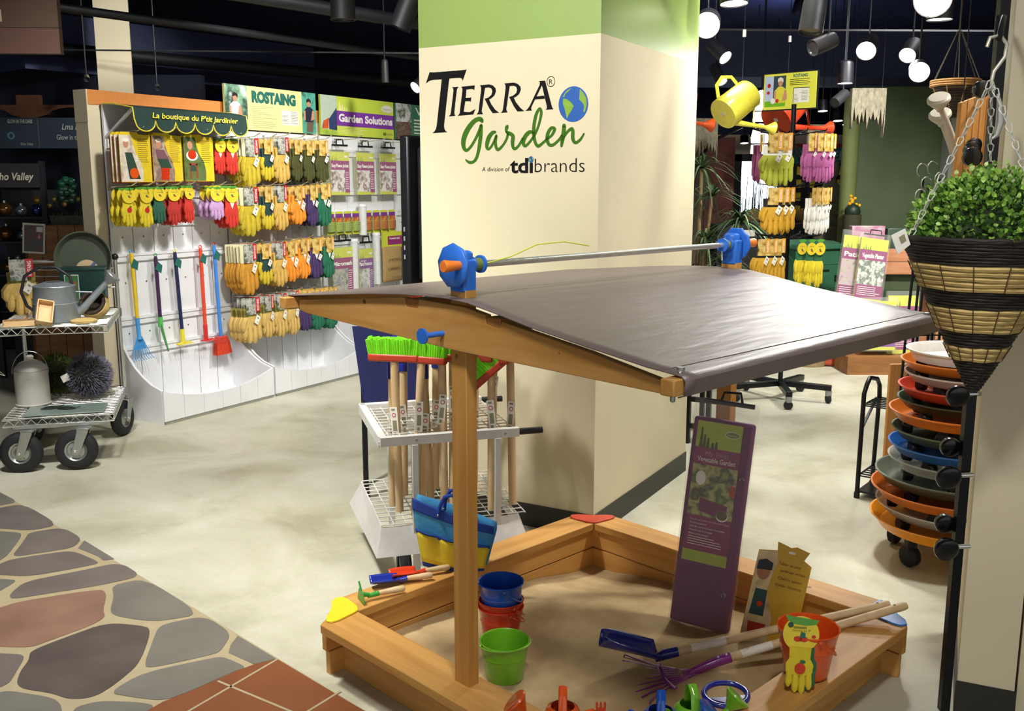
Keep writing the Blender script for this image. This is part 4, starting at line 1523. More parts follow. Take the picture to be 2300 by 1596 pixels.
for i in range(nx + 1):
    x = -.705 + (1.335) * i / nx
    e = abs(2 * i / nx - 1)
    row = []
    for (v, z) in PROF:
        sag = -.004 * (1 - e ** 2) * max(0, math.sin(PI * min(1, max(0, (abs(v) - .08) / .64))))
        row.append(b.bm.verts.new((x, v, z + sag)))
    rows.append(row)
for r0, r1 in zip(rows, rows[1:]):
    for j in range(len(PROF) - 1):
        b.face([r0[j], r1[j], r1[j + 1], r0[j + 1]])
b.done('roof_cloth', sbx, thick=.003)
b = MB(mat('hem_brown', '#6a5a56', .5))
b.bb(-.70, .62, -.70, -.698, 1.2095, 1.2115)
b.done('hem_stitch', sbx, smooth=False)
b = MB(m_steel)
b.cyl((-.66, -.715, 1.208), (-.66, -.715, 1.214), .009, seg=12)
b.cyl((.60, -.715, 1.208), (.60, -.715, 1.214), .009, seg=12)
b.done('snap_button', sbx)
# winches and rod over the ridge
for sx in (-1, 1):
    xo = -.647 if sx < 0 else .629
    b = MB(m_blue)
    b.bb(xo - .022, xo + .022, -.030, .030, 1.318, 1.405)
    b.lathe([(0, .022), (.022, .022), (.026, .014), (.026, 0)], 16, Matrix.Translation((xo, 0, 1.405)))
    b.done('winch_housing', sbx, bevel=.006)
    b = MB(m_blue)
    prof = []
    M = Matrix.Translation((xo + sx * .024, .004, 1.388)) @ Matrix.Rotation(sx * PI / 2, 4, 'Y')
    b.lathe([(0, 0), (.056, 0), (.060, .004), (.060, .010), (.052, .016), (.018, .018), (0, .018)], 9, M)
    b.done('winch_disc', sbx, bevel=.002)
    b = MB(m_orangeplastic)
    b.tube([(xo + sx * .03, -.030, 1.392), (xo + sx * .045, -.030, 1.392), (xo + sx * .090, -.030, 1.392), (xo + sx * .095, -.030, 1.392)], [.010, .012, .0165, .014], 14)
    b.done('winch_handle', sbx)
    b = MB(m_blue)
    b.cyl((xo - sx * .022, 0, 1.388), (xo - sx * .032, 0, 1.388), .022, seg=20)
    b.cyl((xo - sx * .058, 0, 1.388), (xo - sx * .066, 0, 1.388), .024, seg=20)
    b.done('spool', sbx)
    b = MB(mat('spool_cord', '#6f7a3a', .7))
    b.cyl((xo - sx * .032, 0, 1.388), (xo - sx * .058, 0, 1.388), .017, seg=18)
    b.done('wound_cord', sbx)
b = MB(m_chrome)
b.cyl((-.59, 0, 1.388), (.575, 0, 1.388), .0095, seg=16)
b.done('rod', sbx)
b = MB(mat('cord_yellow', '#c8d23a', .5))
b.tube([(-.575, -.012, 1.39), (-.5, -.03, 1.405), (-.42, -.05, 1.435), (-.33, -.07, 1.44), (-.24, -.085, 1.425)], .0018, 6)
b.done('loose_cord', sbx)
b = MB(m_paper)
b.tube([(.565, 0, 1.37), (.56, -.004, 1.35), (.562, -.004, 1.335)], .0018, 6)
b.done('cord_end', sbx)
b = MB(m_blue)
b.cyl((-.69, .035, 1.207), (-.755, .035, 1.207), .0075, seg=12)
b.cyl((-.757, .035, 1.207), (-.763, .035, 1.207), .021, seg=20)
b.done('peg', sbx)

# the sand
m_sand = bpy.data.materials.new('play_sand')
m_sand.use_nodes = True
nt = m_sand.node_tree
bs = nt.nodes['Principled BSDF']
bs.inputs['Roughness'].default_value = 0.95
tc = nt.nodes.new('ShaderNodeTexCoord')
n1 = nt.nodes.new('ShaderNodeTexNoise')
n1.inputs['Scale'].default_value = 7
n1.inputs['Detail'].default_value = 8
nt.links.new(tc.outputs['Object'], n1.inputs['Vector'])
n2 = nt.nodes.new('ShaderNodeTexNoise')
n2.inputs['Scale'].default_value = 320
nt.links.new(tc.outputs['Object'], n2.inputs['Vector'])
rp = nt.nodes.new('ShaderNodeValToRGB')
rp.color_ramp.elements[0].color = lin('#a58a5e')
rp.color_ramp.elements[1].color = lin('#c4ab80')
rp.color_ramp.elements[0].position = .3
rp.color_ramp.elements[1].position = .7
nt.links.new(n1.outputs['Fac'], rp.inputs['Fac'])
nt.links.new(rp.outputs['Color'], bs.inputs['Base Color'])
bp = nt.nodes.new('ShaderNodeBump')
bp.inputs['Strength'].default_value = .5
bp.inputs['Distance'].default_value = .004
nt.links.new(n2.outputs['Fac'], bp.inputs['Height'])
nt.links.new(bp.outputs['Normal'], bs.inputs['Normal'])
MND = [(.25, .2, .022, .22), (-.1, -.1, .018, .2), (-.35, -.25, .02, .16), (.1, -.35, .02, .2), (-.45, .4, .03, .14), (.45, -.3, .02, .15), (.56, .56, -.055, .26), (0, .42, .012, .2), (-.2, .25, -.014, .12), (.3, -.1, -.012, .1)]


def sand_z(u, v):
    z = .058 + .006 * math.sin(9 * u + 3 * v) * math.sin(7 * v - 2 * u) + .003 * math.sin(23 * u) * math.sin(19 * v + 1)
    for a, c, h, r in MND:
        z += h * math.exp(-((u - a) ** 2 + (v - c) ** 2) / (r * r))
    return z


b = MB(m_sand)
b.grid(lambda p, q: Vector(((p - .5) * 1.236, (q - .5) * 1.236, sand_z((p - .5) * 1.236, (q - .5) * 1.236))), 80, 80)
o = b.done('sand', loc=SBX, rot=(0, 0, SRZ))
tag(o, 'pale brown play sand heaped inside the wooden sandbox', 'sand', kind='stuff')


# ---- buckets
def bucket(name, label, u, v, z, m, rt=.077, rb=.058, h=.125, tiltx=0, tilty=0, hang=1, hrot=0.0, group=None, inner=None, handle=True):
    t = thing(name, label, 'bucket', sb(u, v, z), group=group, rot=(tiltx, tilty, hrot))
    b = MB(m)
    b.lathe([(0, .003), (rb - .004, .003), (rb, 0), (rb + .002, .004), (rb + (rt - rb) * .62, h * .62), (rb + (rt - rb) * .62 + .0016, h * .63), (rb + (rt - rb) * .65, h * .65), (rt, h - .003), (rt + .003, h), (rt + .001, h + .003), (rt - .0025, h)], 40)
    b.use(inner or m)
    b.lathe([(rt - .0025, h), (rb - .001, .006), (0, .006)], 40)
    b.done('pail', t)
    if handle:
        b = MB(m)
        pts = []
        for i in range(15):
            a = PI * i / 14
            r = rt + (.006 if hang < 0 else .016)
            drop = hang
            pts.append((r * math.cos(a), -r * .98 * math.sin(a) * math.cos(drop), h - .008 + r * math.sin(a) * -math.sin(drop) if drop >= 0 else h - .008 + r * math.sin(a) * math.sin(-drop)))
        b.tube(pts, .0026, 8)
        for s_ in (-1, 1):
            b.ball((s_ * (rt + .003), 0, h - .008), .006, 10, 6)
        b.done('wire_handle', t)
    return t


gz = sand_z(-.372, .13) + .002
bucket('bucket', 'lime green metal bucket in the sand behind the front post', -.372, .13, gz, m_green, hang=-.10, hrot=R(20))
bz = sand_z(-.198, .329)
bucket('bucket', 'red orange metal bucket at the bottom of the stack behind the post', -.198, .329, bz, m_red, hang=.55, hrot=R(115))
bucket('bucket', 'red orange metal bucket held between the other two of the stack', -.198, .329, bz + .024, m_red, hang=.62, hrot=R(125))
bucket('bucket', 'blue metal bucket on top of the stack behind the front post', -.198, .329, bz + .088, m_bluegloss, hang=.66, hrot=R(100))
bucket('bucket', 'orange metal bucket on the right rim with a glove card over its edge', .085, -.655, .2075, m_orange, rt=.086, rb=.060, h=.140, hang=.70, hrot=R(95))

# glove card hung over the orange bucket's rim
P0 = Vector(sb(.085, -.655, .2075))
gc = thing('glove_card', 'yellow apple printed glove with a round card hanging on the orange bucket', 'gloves', (P0.x - .050, P0.y - .090, P0.z + .068), rot=(R(-9), R(3), R(-4)))
b = MB(mat('kid_card_yellow', '#e6cf3a', .4))
b.prism(arc((0, .088), .050, 0, 360, 28)[:-1], -.002, 0)
b.use(mat('kid_card_leaf', '#5aa03c', .4)).flat([(-.046, .140), (-.02, .136), (.02, .132), (.048, .130), (.04, .117), (.01, .112), (-.025, .116), (-.04, .126)], -.0025)
b.use(mat('print_bottle', '#2f4a3a', .5)).disc(-.03, .112, .008, .008, -.0028, 14)
b.use(m_red).disc(-.008, .074, .012, .008, -.0028, 12)
b.disc(.008, .074, .012, .008, -.0028, 12)
b.disc(.035, .083, .006, .005, -.0028, 10)
b.use(m_teal).flat([(-.004, .078), (.012, .078), (.012, .092), (.0, .095)], -.0032)
b.use(mat('print_olive', '#8a8420', .5)).flat([(-.022, .103), (.014, .103), (.014, .109), (-.022, .109)], -.0028)
b.done('round_card', gc, smooth=False)
text('card_lettering', 'Gants et P', mat('print_olive', '#8a8420', .5), gc, 0, .095, -.0031, w=.05, h=.007)
b = MB(HAND['kid_yellow'][0])
HAND['kidplain'] = (HAND['kid_yellow'][0], None)
hand(b, 'kidplain', .076, .052, .130, y=-.006, thick=.006, thumb=False)
b.use(m_red).disc(0, -.005, .015, .016, -.0155, 16)
b.use(mat('kid_greenback', '#2e6a44', .85)).disc(.006, .015, .008, .005, -.0157, 10)
b.done('glove', gc)
b = MB(HAND['kid_yellow'][1])
hand(b, 'kidplain', .072, .050, .122, y=.006, thick=.005, thumb=False)
for i in range(len(b.mats)):
    b.mats[i] = HAND['kid_yellow'][1]
o = b.done('glove', gc)
o.location = (.014, 0, 0)
o['label'] = 'green backed glove behind'

# long shovel and fan rake resting over the rim
A = Vector((.475, 2.86, .118))
E2 = Vector(sb(.60, -.665, .255))
dirv = (E2 - A).normalized()
sh = thing('toy_shovel', 'dark blue shovel with a wooden handle lying on the sand', 'shovel', A, rot=basis_rot(dirv, (0, 0, 1)))
L = (E2 - A).length
b = MB(m_handle)
b.tube([(.03, 0, 0), (L - .01, 0, 0), (L, 0, 0)], [.0135, .0135, .011], 14)
b.use(m_oldwood).cyl((L - .04, 0, .0128), (L - .04, 0, .0142), .004, seg=10)
b.done('handle', sh)
b = MB(m_paper)
b.tube([(.10, 0, 0), (.215, 0, 0)], .0139, 14, caps=False)
b.use(m_strip_r)
b.lathe([(.005, .0144), (.004, .0146)], 12, Matrix.Translation((.13, -.0, 0)))
b.done('handle_label', sh)
b = MB(m_navy)
b.tube([(-.02, 0, -.006), (.01, 0, 0), (.055, 0, 0)], [.012, .016, .0155], 14)


def blade(u, v):
    w = .056 * max(.25, 1 - max(0, (v - .55) / .5) ** 3 * .75)
    a = (u - .5) * 2
    return Vector((-.005 - .165 * v - .02 * v * v * (1 - a * a), a * w, -.012 + .040 * a * a + .09 * v))


b.grid(blade, 12, 14)
b.done('blade', sh, thick=.003)
A = Vector((.652, 2.822, .118))
E2 = Vector(sb(.615, -.715, .262))
dirv = (E2 - A).normalized()
rk = thing('toy_rake', 'purple fan rake with a wooden handle lying on the sand', 'rake', A, rot=basis_rot(dirv, (0, 0, 1)))
L = (E2 - A).length
b = MB(m_handle)
b.tube([(.02, 0, 0), (L - .01, 0, 0), (L, 0, 0)], [.0135, .0135, .011], 14)
b.use(m_oldwood).cyl((L - .04, 0, .0128), (L - .04, 0, .0142), .004, seg=10)
b.done('handle', rk)
b = MB(m_paper)
b.tube([(.075, 0, 0), (.18, 0, 0)], .0139, 14, caps=False)
b.use(m_strip_r)
b.lathe([(.005, .0144), (.004, .0146)], 12, Matrix.Translation((.10, -.0, 0)))
b.done('handle_label', rk)
b = MB(m_purple)
b.tube([(-.10, 0, -.012), (-.06, 0, -.006), (.0, 0, 0), (.04, 0, 0)], [.012, .0145, .0165, .016], 14)
b.use(m_paper).ball((.0, -.004, .0162), .004, 8, 6)
b.ball((.028, -.004, .0162), .004, 8, 6)
b.use(m_purple)
b.slab([(-.08, -.016), (-.08, .016), (-.13, .036), (-.13, -.036)], -.012, -.008)
b.done('socket', rk)
b = MB(m_purple)
NT = 10
for i in range(NT):
    q = (i - (NT - 1) / 2) / ((NT - 1) / 2)
    b.tube([(-.125, q * .034, -.010), (-.185, q * .066, .006), (-.265 + .020 * q * q, q * .122, .022), (-.305 + .04 * q * q, q * .145, .028), (-.318 + .042 * q * q, q * .148, .008)], .0028, 6)
b.done('tines', rk)
b = MB(m_purple)
b.tube([(-.185 + .014 * (i / 5) ** 2, i / 5 * .090, .008) for i in range(-5, 6)], .007, 6, flat=.35)
b.done('tine_band', rk)

# garden kit package leaning on the far post
BL, BR, TL = Vector((.552, 3.215, .072)), Vector((.753, 3.105, .062)), Vector((.659, 3.30, .873))
pk = thing('garden_kit_package', 'tall purple vegetable garden kit in clear film, leaning in the sandbox', 'package', (BL + BR) / 2, rot=basis_rot(BR - BL, TL - BL))
PW, PH = .222, .80
b = MB(mat('kit_purple', '#6f2560', .6, var=.1, scale=8))
b.bb(-PW / 2 + .004, PW / 2 - .004, 0, .035, 0, PH * .92)
b.done('folded_fabric', pk, bevel=.010)
b = MB(mat('kit_magenta', '#861f56', .4))
cx0, cx1 = -PW * .40, PW * .32
b.bb(cx0, cx1, -.003, -.001, PH * .285, PH * .905)
b.use(mat('kit_lime', '#a9b82c', .4)).rect(cx0, cx1, PH * .285, PH * .335, -.0034)
b.rect(cx0, cx1, PH * .79, PH * .905, -.0034)
b.use(photo('print_garden', ['#8c9a3a', '#4a5a26', '#b9b86a', '#3a3a24', '#8a9440'], 16)).rect(cx0, cx1, PH * .49, PH * .715, -.0034)
b.use(mat('kit_bed', '#7a2a58', .5)).flat([(-.05, PH * .51), (.05, PH * .49), (.05, PH * .55), (-.05, PH * .57)], -.0038)
b.use(m_paper).disc(-.055, PH * .655, .018, .026, -.0038, 14)
b.disc(.035, PH * .505, .022, .020, -.0038, 22)
b.use(mat('kit_soil', '#6a5a34', .6)).disc(.035, PH * .508, .019, .017, -.0042, 22)
b.use(mat('kit_redshirt', '#b8402c', .5)).flat([(.05, PH * .60), (.07, PH * .59), (.07, PH * .64), (.055, PH * .645)], -.0038)
b.use(m_paper).disc(.038, PH * .86, .026, .012, -.0038, 20)
b.use(mat('kit_olive', '#7a8426', .5)).disc(.038, PH * .86, .0235, .0100, -.0041, 20)
b.use(mat('silhouette_dark', '#4a5420', .5))
for x, h in ((-.07, .07), (-.058, .045), (-.045, .035), (-.028, .02), (-.015, .025)):
    b.flat([(x - .006, PH * .79), (x + .006, PH * .79), (x + .003, PH * .79 + h), (x - .003, PH * .79 + h)], -.0038)
text_lines(b, m_txtwhite, -.075, .055, PH * .352, PH * .395, 4, -.0038, .22, .3)
b.done('printed_card', pk, smooth=False)
m_dim = mat('print_cream', '#d8c8c0', .6)
text('card_script', 'My First', mat('print_pinkish', '#b8909c', .6), pk, -.008, PH * .755, -.004, w=.085, h=.018, shear=.15, bold=-.01)
text('card_lettering', 'Vegetable Garden', m_dim, pk, -.008, PH * .728, -.004, w=.135, h=.018, bold=.02)
text('oval_word', 'Haxnicks', m_dim, pk, .038, PH * .855, -.0046, w=.036, h=.007)
for k, ln in enumerate(('Easy to use, perfect for little green fingers', 'Fun and educational', 'Great for growing all sorts of vegetables', 'Versatile, safe & re-usable', 'Makes a perfect sandpit')):
    text('card_small_lettering', ln, m_dim, pk, -.075, PH * (.468 - .016 * k), -.004, w=.0032 * len(ln) * .98, h=.0058, align='LEFT', bold=.0 if k == 0 else .02)
b = MB(m_clear)
b.bb(-PW / 2, PW / 2, -.008, .040, -.004, PH * 1.0)
b.done('clear_film', pk, bevel=.008)
b = MB(m_blackplastic)
b.bb(-PW * .34, PW * .44, .0, .012, PH * .985, PH * 1.005)
b.tube([(-.02, .006, PH * 1.0), (-.012, .006, PH * 1.04), (.045, .006, PH * 1.045), (.055, .006, PH * 1.0)], .005, 8)
b.done('hanger', pk)
b = MB(m_steel)
for x, z in ((PW * .40, PH * .68), (PW * .34, PH * .17)):
    b.tube([(x + .007 * math.cos(a), -.009, z + .007 * math.sin(a)) for a in [q * PI / 6 for q in range(12)]], .002, 6, closed=True)
b.done('eyelet', pk)

# apron pack standing in the sand behind the orange bucket
AB = Vector((.855, 3.03, .06))
ap = thing('apron_pack', 'yellow apron pack with a pictured child, standing behind the orange bucket', 'apron', AB, rot=(R(-8), R(11), R(-8)))
b = MB(mat('apron_card_dull', '#d0a62c', .45))
b.prism([(-.035, .36), (.0, .352), (.012, .348), (.03, .355), (.075, .345), (.062, .315), (.09, .30), (.09, .0), (-.09, .0), (-.09, .32), (-.03, .33)], 0, .004)
b.use(m_paper).disc(.018, .332, .012, .005, -.0004, 12)
b.use(photo('print_child', ['#8a7a6a', '#c9b48a', '#e0cf9a', '#a58a60'], 10)).flat([(-.09, .0), (.0, .0), (.0, .1), (-.035, .18), (-.03, .25), (-.022, .29), (-.03, .328), (-.09, .318)], -.0006)
b.use(mat('print_skin_dim', '#a87452', .5)).disc(-.06, .25, .022, .028, -.001, 16)
b.use(mat('print_cap', '#1f2230', .5)).flat([(-.085, .255), (-.035, .26), (-.035, .285), (-.06, .295), (-.084, .285)], -.0014)
b.use(mat('print_petrol', '#1f4a4a', .5)).flat([(-.078, .10), (-.03, .10), (-.034, .19), (-.074, .19)], -.001)
b.use(m_red).disc(-.05, .14, .010, .010, -.0014, 12)
b.use(mat('print_redpot', '#a8321c', .5)).flat([(-.07, .03), (-.02, .03), (-.015, .075), (-.075, .075)], -.001)
b.done('apron_card', ap, smooth=False)
m_apt = mat('apron_lettering', '#6a4c14', .6)
for wd, z, x, w in (('Tablier de petit', .285, .02, .075), ('jardinier enfant', .262, .035, .085), ("Child's apron", .235, .03, .08), ('Kinder Schuerze', .212, .03, .085)):
    text('card_lettering', wd, m_apt, ap, x, z, -.001, w=w, h=.010, rot=-.02)

# hand tools along the left rim
def hand_tool(name, label, p0, p1, m, kind):
    p0, p1 = Vector(p0), Vector(p1)
    t = thing(name, label, 'hand tool', p1, rot=basis_rot(p1 - p0, (0, 0, 1)), group="children's hand tools on the left rim")
    Lh = (p1 - p0).length
    b = MB(m_handle)
    b.tube([(0, 0, 0), (-.006, 0, 0), (-.025, 0, 0), (-.07, 0, 0), (-.105, 0, 0)], [.006, .011, .0115, .0095, .008], 12)
    b.done('handle', t)
    b = MB(m)
    b.tube([(-.095, 0, 0), (-.135, 0, -.004)], [.0095, .007], 10)
    if kind == 'trowel':
        b.grid(lambda u, v: Vector((-.125 - .10 * v, (u - .5) * .062 * (.6 + .55 * math.sin(PI * min(1, .2 + v * .62))), .006 * (1 - 0) - .014 + .020 * (2 * u - 1) ** 2 + .004 * v)), 8, 10)
        b.done('trowel_blade', t, thick=.0025)
    else:
        b.tube([(-.13, 0, 0), (-.155, 0, .006)], [.007, .009], 10)
        b.slabx([(-.034, -.018), (.034, -.018), (.022, .02), (-.022, .02)], -.16, -.157)
        b.tube([(-.158, .0, .018), (-.162, .012, .05)], [.004, .003], 8)
        b.done('hoe_head', t)
    return t


hand_tool('hand_hoe', 'small green hand hoe nearest the yellow corner plate', (-.51, 3.075, .222), (-.372, 3.148, .219), m_green2 := mat('tool_green', '#3c9a3c', .25), 'hoe')
hand_tool('hand_trowel', 'small dark blue trowel between the green hoe and the red trowel', (-.48, 3.19, .222), (-.285, 3.262, .219), m_navy, 'trowel')
hand_tool('hand_trowel', 'small red trowel on the left rim beside the bag', (-.437, 3.242, .222), (-.228, 3.335, .219), m_red, 'trowel')

# tool bag on the rim
bag = thing('garden_tote', "child's blue and yellow pocketed tote bag on the left rim", 'bag', (-.212, 3.385, .203), rz=R(-12))
bag.scale = (.96, 1, .96)
m_sky = mat('bag_sky', '#3f8fbe', .85, var=.08, scale=60, bump=.15)
m_royal = mat('bag_royal', '#1d3f9a', .85)
m_bagy = mat('bag_yellow', '#d9c12a', .85, var=.06, scale=40)


def bagshape(s, u, zz):
    w = .118 + .042 * min(1, zz / .2)
    x = (u - .5) * 2 * w
    return x, zz - .24 * x * (zz / .2) - .012


def sheet(b, y0, bulge, z0, z1, nu=14, nv=6, wave=0.0):
    def f(u, v):
        z = z0 + (z1 - z0) * v
        x, zz = bagshape(1, u, z)
        return Vector((x, y0 - bulge * math.sin(PI * u) - wave * v * abs(math.sin(PI * u * 3)), max(zz, .0)))
    b.grid(f, nu, nv)


b = MB(m_sky)
sheet(b, -.02, .022, .0, .235)
sheet(b, .03, -.02, .0, .235)
b.use(m_royal)
sheet(b, -.0225, .022, .198, .237)
sheet(b, -.0225, .022, .0, .03)
b.done('bag_body', bag, thick=.004)
b = MB(m_bagy)
sheet(b, -.027, .024, .028, .132, 18, 6, .014)
b.use(m_royal)
sheet(b, -.029, .024, .126, .140, 18, 2, .016)
b.done('pocket', bag, thick=.003)
for y in (-.044, .03):
    b = MB(m_royal)
    b.tube([(-.05, y, .21), (-.045, y, .25), (-.025, y, .29), (.005, y, .30), (.03, y, .28), (.045, y, .24), (.05, y, .20)], .0075, 8)
    b.use(m_steel)
    b.ball((-.05, y - .006, .218), .005, 8, 6)
    b.ball((.05, y - .006, .2), .005, 8, 6)
    b.done('bag_handle', bag)


# toy watering cans along the near corner
def toy_can(name, label, x, y, z, m, rz, group='toy watering cans on the near corner of the sandbox'):
    t = thing(name, label, 'watering can', (x, y, z), rz, group)
    b = MB(m)
    b.lathe([(0, .0), (.044, .0), (.046, .003), (.046, .085), (.044, .09), (.0405, .088), (.042, .08), (.042, .006), (0, .006)], 32)
    b.lathe([(.044, .088), (.040, .098), (.030, .104)], 32)
    b.done('can_body', t)
    b = MB(m)
    b.tube([(-.04, 0, .02), (-.07, 0, .05), (-.105, 0, .09)], [.012, .009, .0075], 12)
    b.tube([(-.098, 0, .083), (-.112, 0, .10), (-.122, 0, .112), (-.124, 0, .114)], [.009, .024, .036, .034], 18)
    b.done('spout', t)
    b = MB(m)
    b.tube([(.0, -.030, .098), (.0, -.022, .142), (.0, 0, .155), (.0, .022, .142), (.0, .030, .098)], .0045, 8, flat=2.4)
    b.done('carry_handle', t)
    b = MB(m)
    b.tube([(.044, 0, .08), (.075, 0, .092), (.096, 0, .07), (.092, 0, .035), (.046, 0, .02)], .004, 8, flat=2.2)
    b.done('side_handle', t)
    return t


toy_can('toy_watering_can', 'orange toy watering can at the bottom edge, spout to the left', .128, 2.235, .2005, m_orange, R(-4))
toy_can('toy_watering_can', 'blue toy watering can at the bottom edge, between the orange and green cans', .372, 2.215, .2005, m_bluegloss, R(172))
toy_can('toy_watering_can', 'green toy watering can at the bottom edge, rose to the right', .455, 2.245, .2005, m_green, R(188))
t = thing('toy_hand_fork', 'small red toy fork head standing between the orange and blue cans', 'hand tool', (.222, 2.215, .20))
b = MB(m_red)
b.tube([(0, 0, 0), (0, 0, .08)], .007, 8)
b.bb(-.012, .012, -.003, .003, .08, .11)
for x in (-.010, 0, .010):
    b.bb(x - .003, x + .003, -.003, .003, .11, .125)
b.done('fork_head', t)
t = thing('toy_sieve', 'dark blue plastic ring beside the green toy watering can', 'toy', (.585, 2.43, .225), rot=(R(8), 0, R(20)))
b = MB(m_navy)
b.tube([(.062 * math.cos(a), .05 * math.sin(a), 0) for a in [q * PI / 16 for q in range(32)]], .008, 10, closed=True)
b.slab([(-.06, .0), (.0, -.05), (.055, -.02), (.0, -.012)], -.004, .002)
b.done('ring', t)
# ------------------------------------------------------------------ rack of brooms behind the sandbox
RK0 = (-.511, 3.606, 0)
RKZ = R(16.4)
CR, SR = math.cos(RKZ), math.sin(RKZ)


def rkp(x, y, z):
    return (RK0[0] + CR * x - SR * y, RK0[1] + SR * x + CR * y, z)


m_rack = mat('rack_white', '#d6d5cf', .45)
rack = thing('broom_rack', 'white wire rack trolley full of wooden handled brooms', 'rack', RK0, RKZ)
RW, RD = .56, .60
b = MB(m_rack)
b.bb(0, RW, -.015, .015, .60, .636)
b.use(m_steel)
for x in (.14, .5):
    b.cyl((x, -.0165, .618), (x, -.015, .618), .006, seg=8)
b.done('front_bar', rack, bevel=.003)
b = MB(m_rack)
b.bb(-.004, .028, 0.015, RD, .590, .636)
b.done('side_bar', rack, bevel=.003)
b = MB(m_rack)
b.bb(0, RW, RD - .015, RD + .015, .60, .636)
b.done('back_bar', rack, bevel=.003)
for y in (0, RD):
    b = MB(m_blackplastic)
    b.cyl((RW, y, .618), (RW + .10, y, .618), .0135, seg=14)
    b.done('hand_grip', rack)
for z, nm, x1, y1 in ((.615, 'upper_grid', RW, RD), (.275, 'lower_grid', RW + .03, RD)):
    b = MB(m_rack)
    n = 12
    for i in range(n + 1):
        b.cyl((.0 + x1 * i / n, 0, z), (.0 + x1 * i / n, y1, z), .0025, seg=6)
        b.cyl((0, y1 * i / n, z + .003), (x1, y1 * i / n, z + .003), .0025, seg=6)
    b.done(nm, rack)
for x in (.135, .47):
    for y in (-.004, RD):
        b = MB(m_rack)
        b.bb(x - .013, x + .013, y - .013, y + .013, .06, .60)
        b.done('leg', rack, bevel=.002)
b = MB(mat('rack_pan', '#cfcdc8', .4))
q = [(-.0, 0, .27), (RW, 0, .27), (RW + .03, -.05, .165), (-.03, -.05, .165)]
for pts in (q, [(0, RD, .27), (0, 0, .27), (-.03, -.05, .165), (-.05, RD + .05, .165)], [(RW, 0, .27), (RW, RD, .27), (RW + .05, RD + .05, .165), (RW + .03, -.05, .165)]):
    b.face([b.bm.verts.new(v) for v in pts])
b.done('pan_skirt', rack, smooth=False, thick=.003)
for x in (.10, .5):
    b = MB(m_rubber)
    M = Matrix.Translation((x, .09, .075)) @ Matrix.Rotation(PI / 2, 4, 'Y')
    b.lathe([(.03, -.02), (.06, -.022), (.073, -.012), (.073, .012), (.06, .022), (.03, .02)], 28, M)
    b.use(m_steel).lathe([(0, -.015), (.03, -.016), (.03, .016), (0, .015)], 16, M)
    b.done('wheel', rack)

m_bris = mat('bristle_lime', '#7ee01e', .6, var=.2, scale=90, stretch=(8, 8, 1))
m_block = mat('brush_block_red', '#b23a1e', .4)


def broom(lbl, x, y, lean_x, lean_y, head_rot, ztop=.895, head=True, tipm=None, tagz=.70):
    base = Vector(rkp(x + .02, y, .282))
    top = Vector(rkp(x + lean_x + .03, y + lean_y, ztop + .022))
    t = thing('broom' if head else 'long_tool', lbl, 'broom' if head else 'garden tool', base, group='wooden handled brooms in the white rack' if head else 'blue socketed tools in the white rack')
    b = MB(m_handle)
    v = top - base
    b.tube([(0, 0, 0), v * .5, v], .0165, 12)
    b.done('handle', t)
    b = MB(m_paper)
    a = (tagz - base.z) / v.z
    b.bb(-.015, .015, -.0180, -.0170, -.062, .062)
    b.use(m_strip_r).disc(0, .03, .009, .009, -.0184, 14)
    b.use(m_paper).disc(0, .03, .006, .006, -.0187, 12)
    b.use(m_txtgrey).rect(-.008, .009, -.035, .008, -.0184)
    b.rect(-.009, .006, .048, .056, -.0184)
    b.rect(-.006, .004, -.055, -.042, -.0184)
    o = b.done('handle_label', t, smooth=False)
    o.location = v * a + Vector((-.002, -.002, 0))
    o.rotation_euler = (0, random.uniform(-.12, .15), random.uniform(-.3, .3))
    if head:
        b = MB(m_block)
        b.bb(-.105, .105, -.022, .022, -.012, .02)
        o = b.done('brush_block', t, bevel=.008)
        o.location = v
        o.rotation_euler = head_rot
        b = MB(m_bris)
        rr = random.Random(int(x * 1000))
        for i in range(22):
            for j in range(4):
                px, py = -.098 + .196 * i / 21, -.015 + .010 * j
                b.tube([(px, py, .018), (px * 1.06 + rr.uniform(-.004, .004), py * 1.5 + rr.uniform(-.004, .004), .082 + rr.uniform(-.006, .004))], [.0052, .0062], 5)
        o2 = b.done('bristles', t)
        o2.location = v
        o2.rotation_euler = head_rot
    else:
        b = MB(tipm)
        b.tube([v * .9, v], .019, 12)
        u_ = v.normalized()
        b.grid(lambda p, q: Vector((v.x + (p - .5) * .12 * (1 - .5 * q * q), v.y + .01 * (2 * p - 1) ** 2, v.z + .0 + .11 * q)), 6, 6)
        b.done('tool_head', t, thick=.003)
    return t


for k, a in enumerate([(.075, .14, -.02, .0, (0, 0, R(-12)), .895, .66, 'broom at the rack front, leftmost bristle head'),
          (.125, .07, .03, .02, (0, R(2), R(-14)), .892, .69, 'broom at the rack front, second bristle head'),
          (.245, .06, .0, .06, (0, R(2), R(-18)), .894, .71, 'broom at the rack front, third bristle head'),
          (.335, .05, .02, .07, (0, R(3), R(-12)), .888, .70, 'broom at the rack front, just left of the sandbox post'),
          (.44, .05, .0, .03, (0, R(-42), R(-10)), .825, .68, 'broom with a steeply tilted head right of the sandbox post'),
          (.475, .18, .01, .03, (0, R(4), R(60)), .885, .75, 'broom deep in the rack right of the sandbox post'),
          (.545, .10, -.015, .02, (0, R(2), R(75)), .875, .66, 'rightmost broom of the rack, beside the pillar'),
          (.19, .25, .02, .03, (0, 0, R(-5)), .90, .7, 'broom in the second row of the rack, left'),
          (.33, .28, .0, .02, (0, 0, R(-9)), .90, .7, 'broom in the second row of the rack, middle'),
          (.42, .34, .02, .02, (0, 0, R(-9)), .895, .7, 'broom in the second row of the rack, right')]):
    broom(a[7], a[0], a[1], a[2], a[3], a[4], a[5], True, None, a[6])
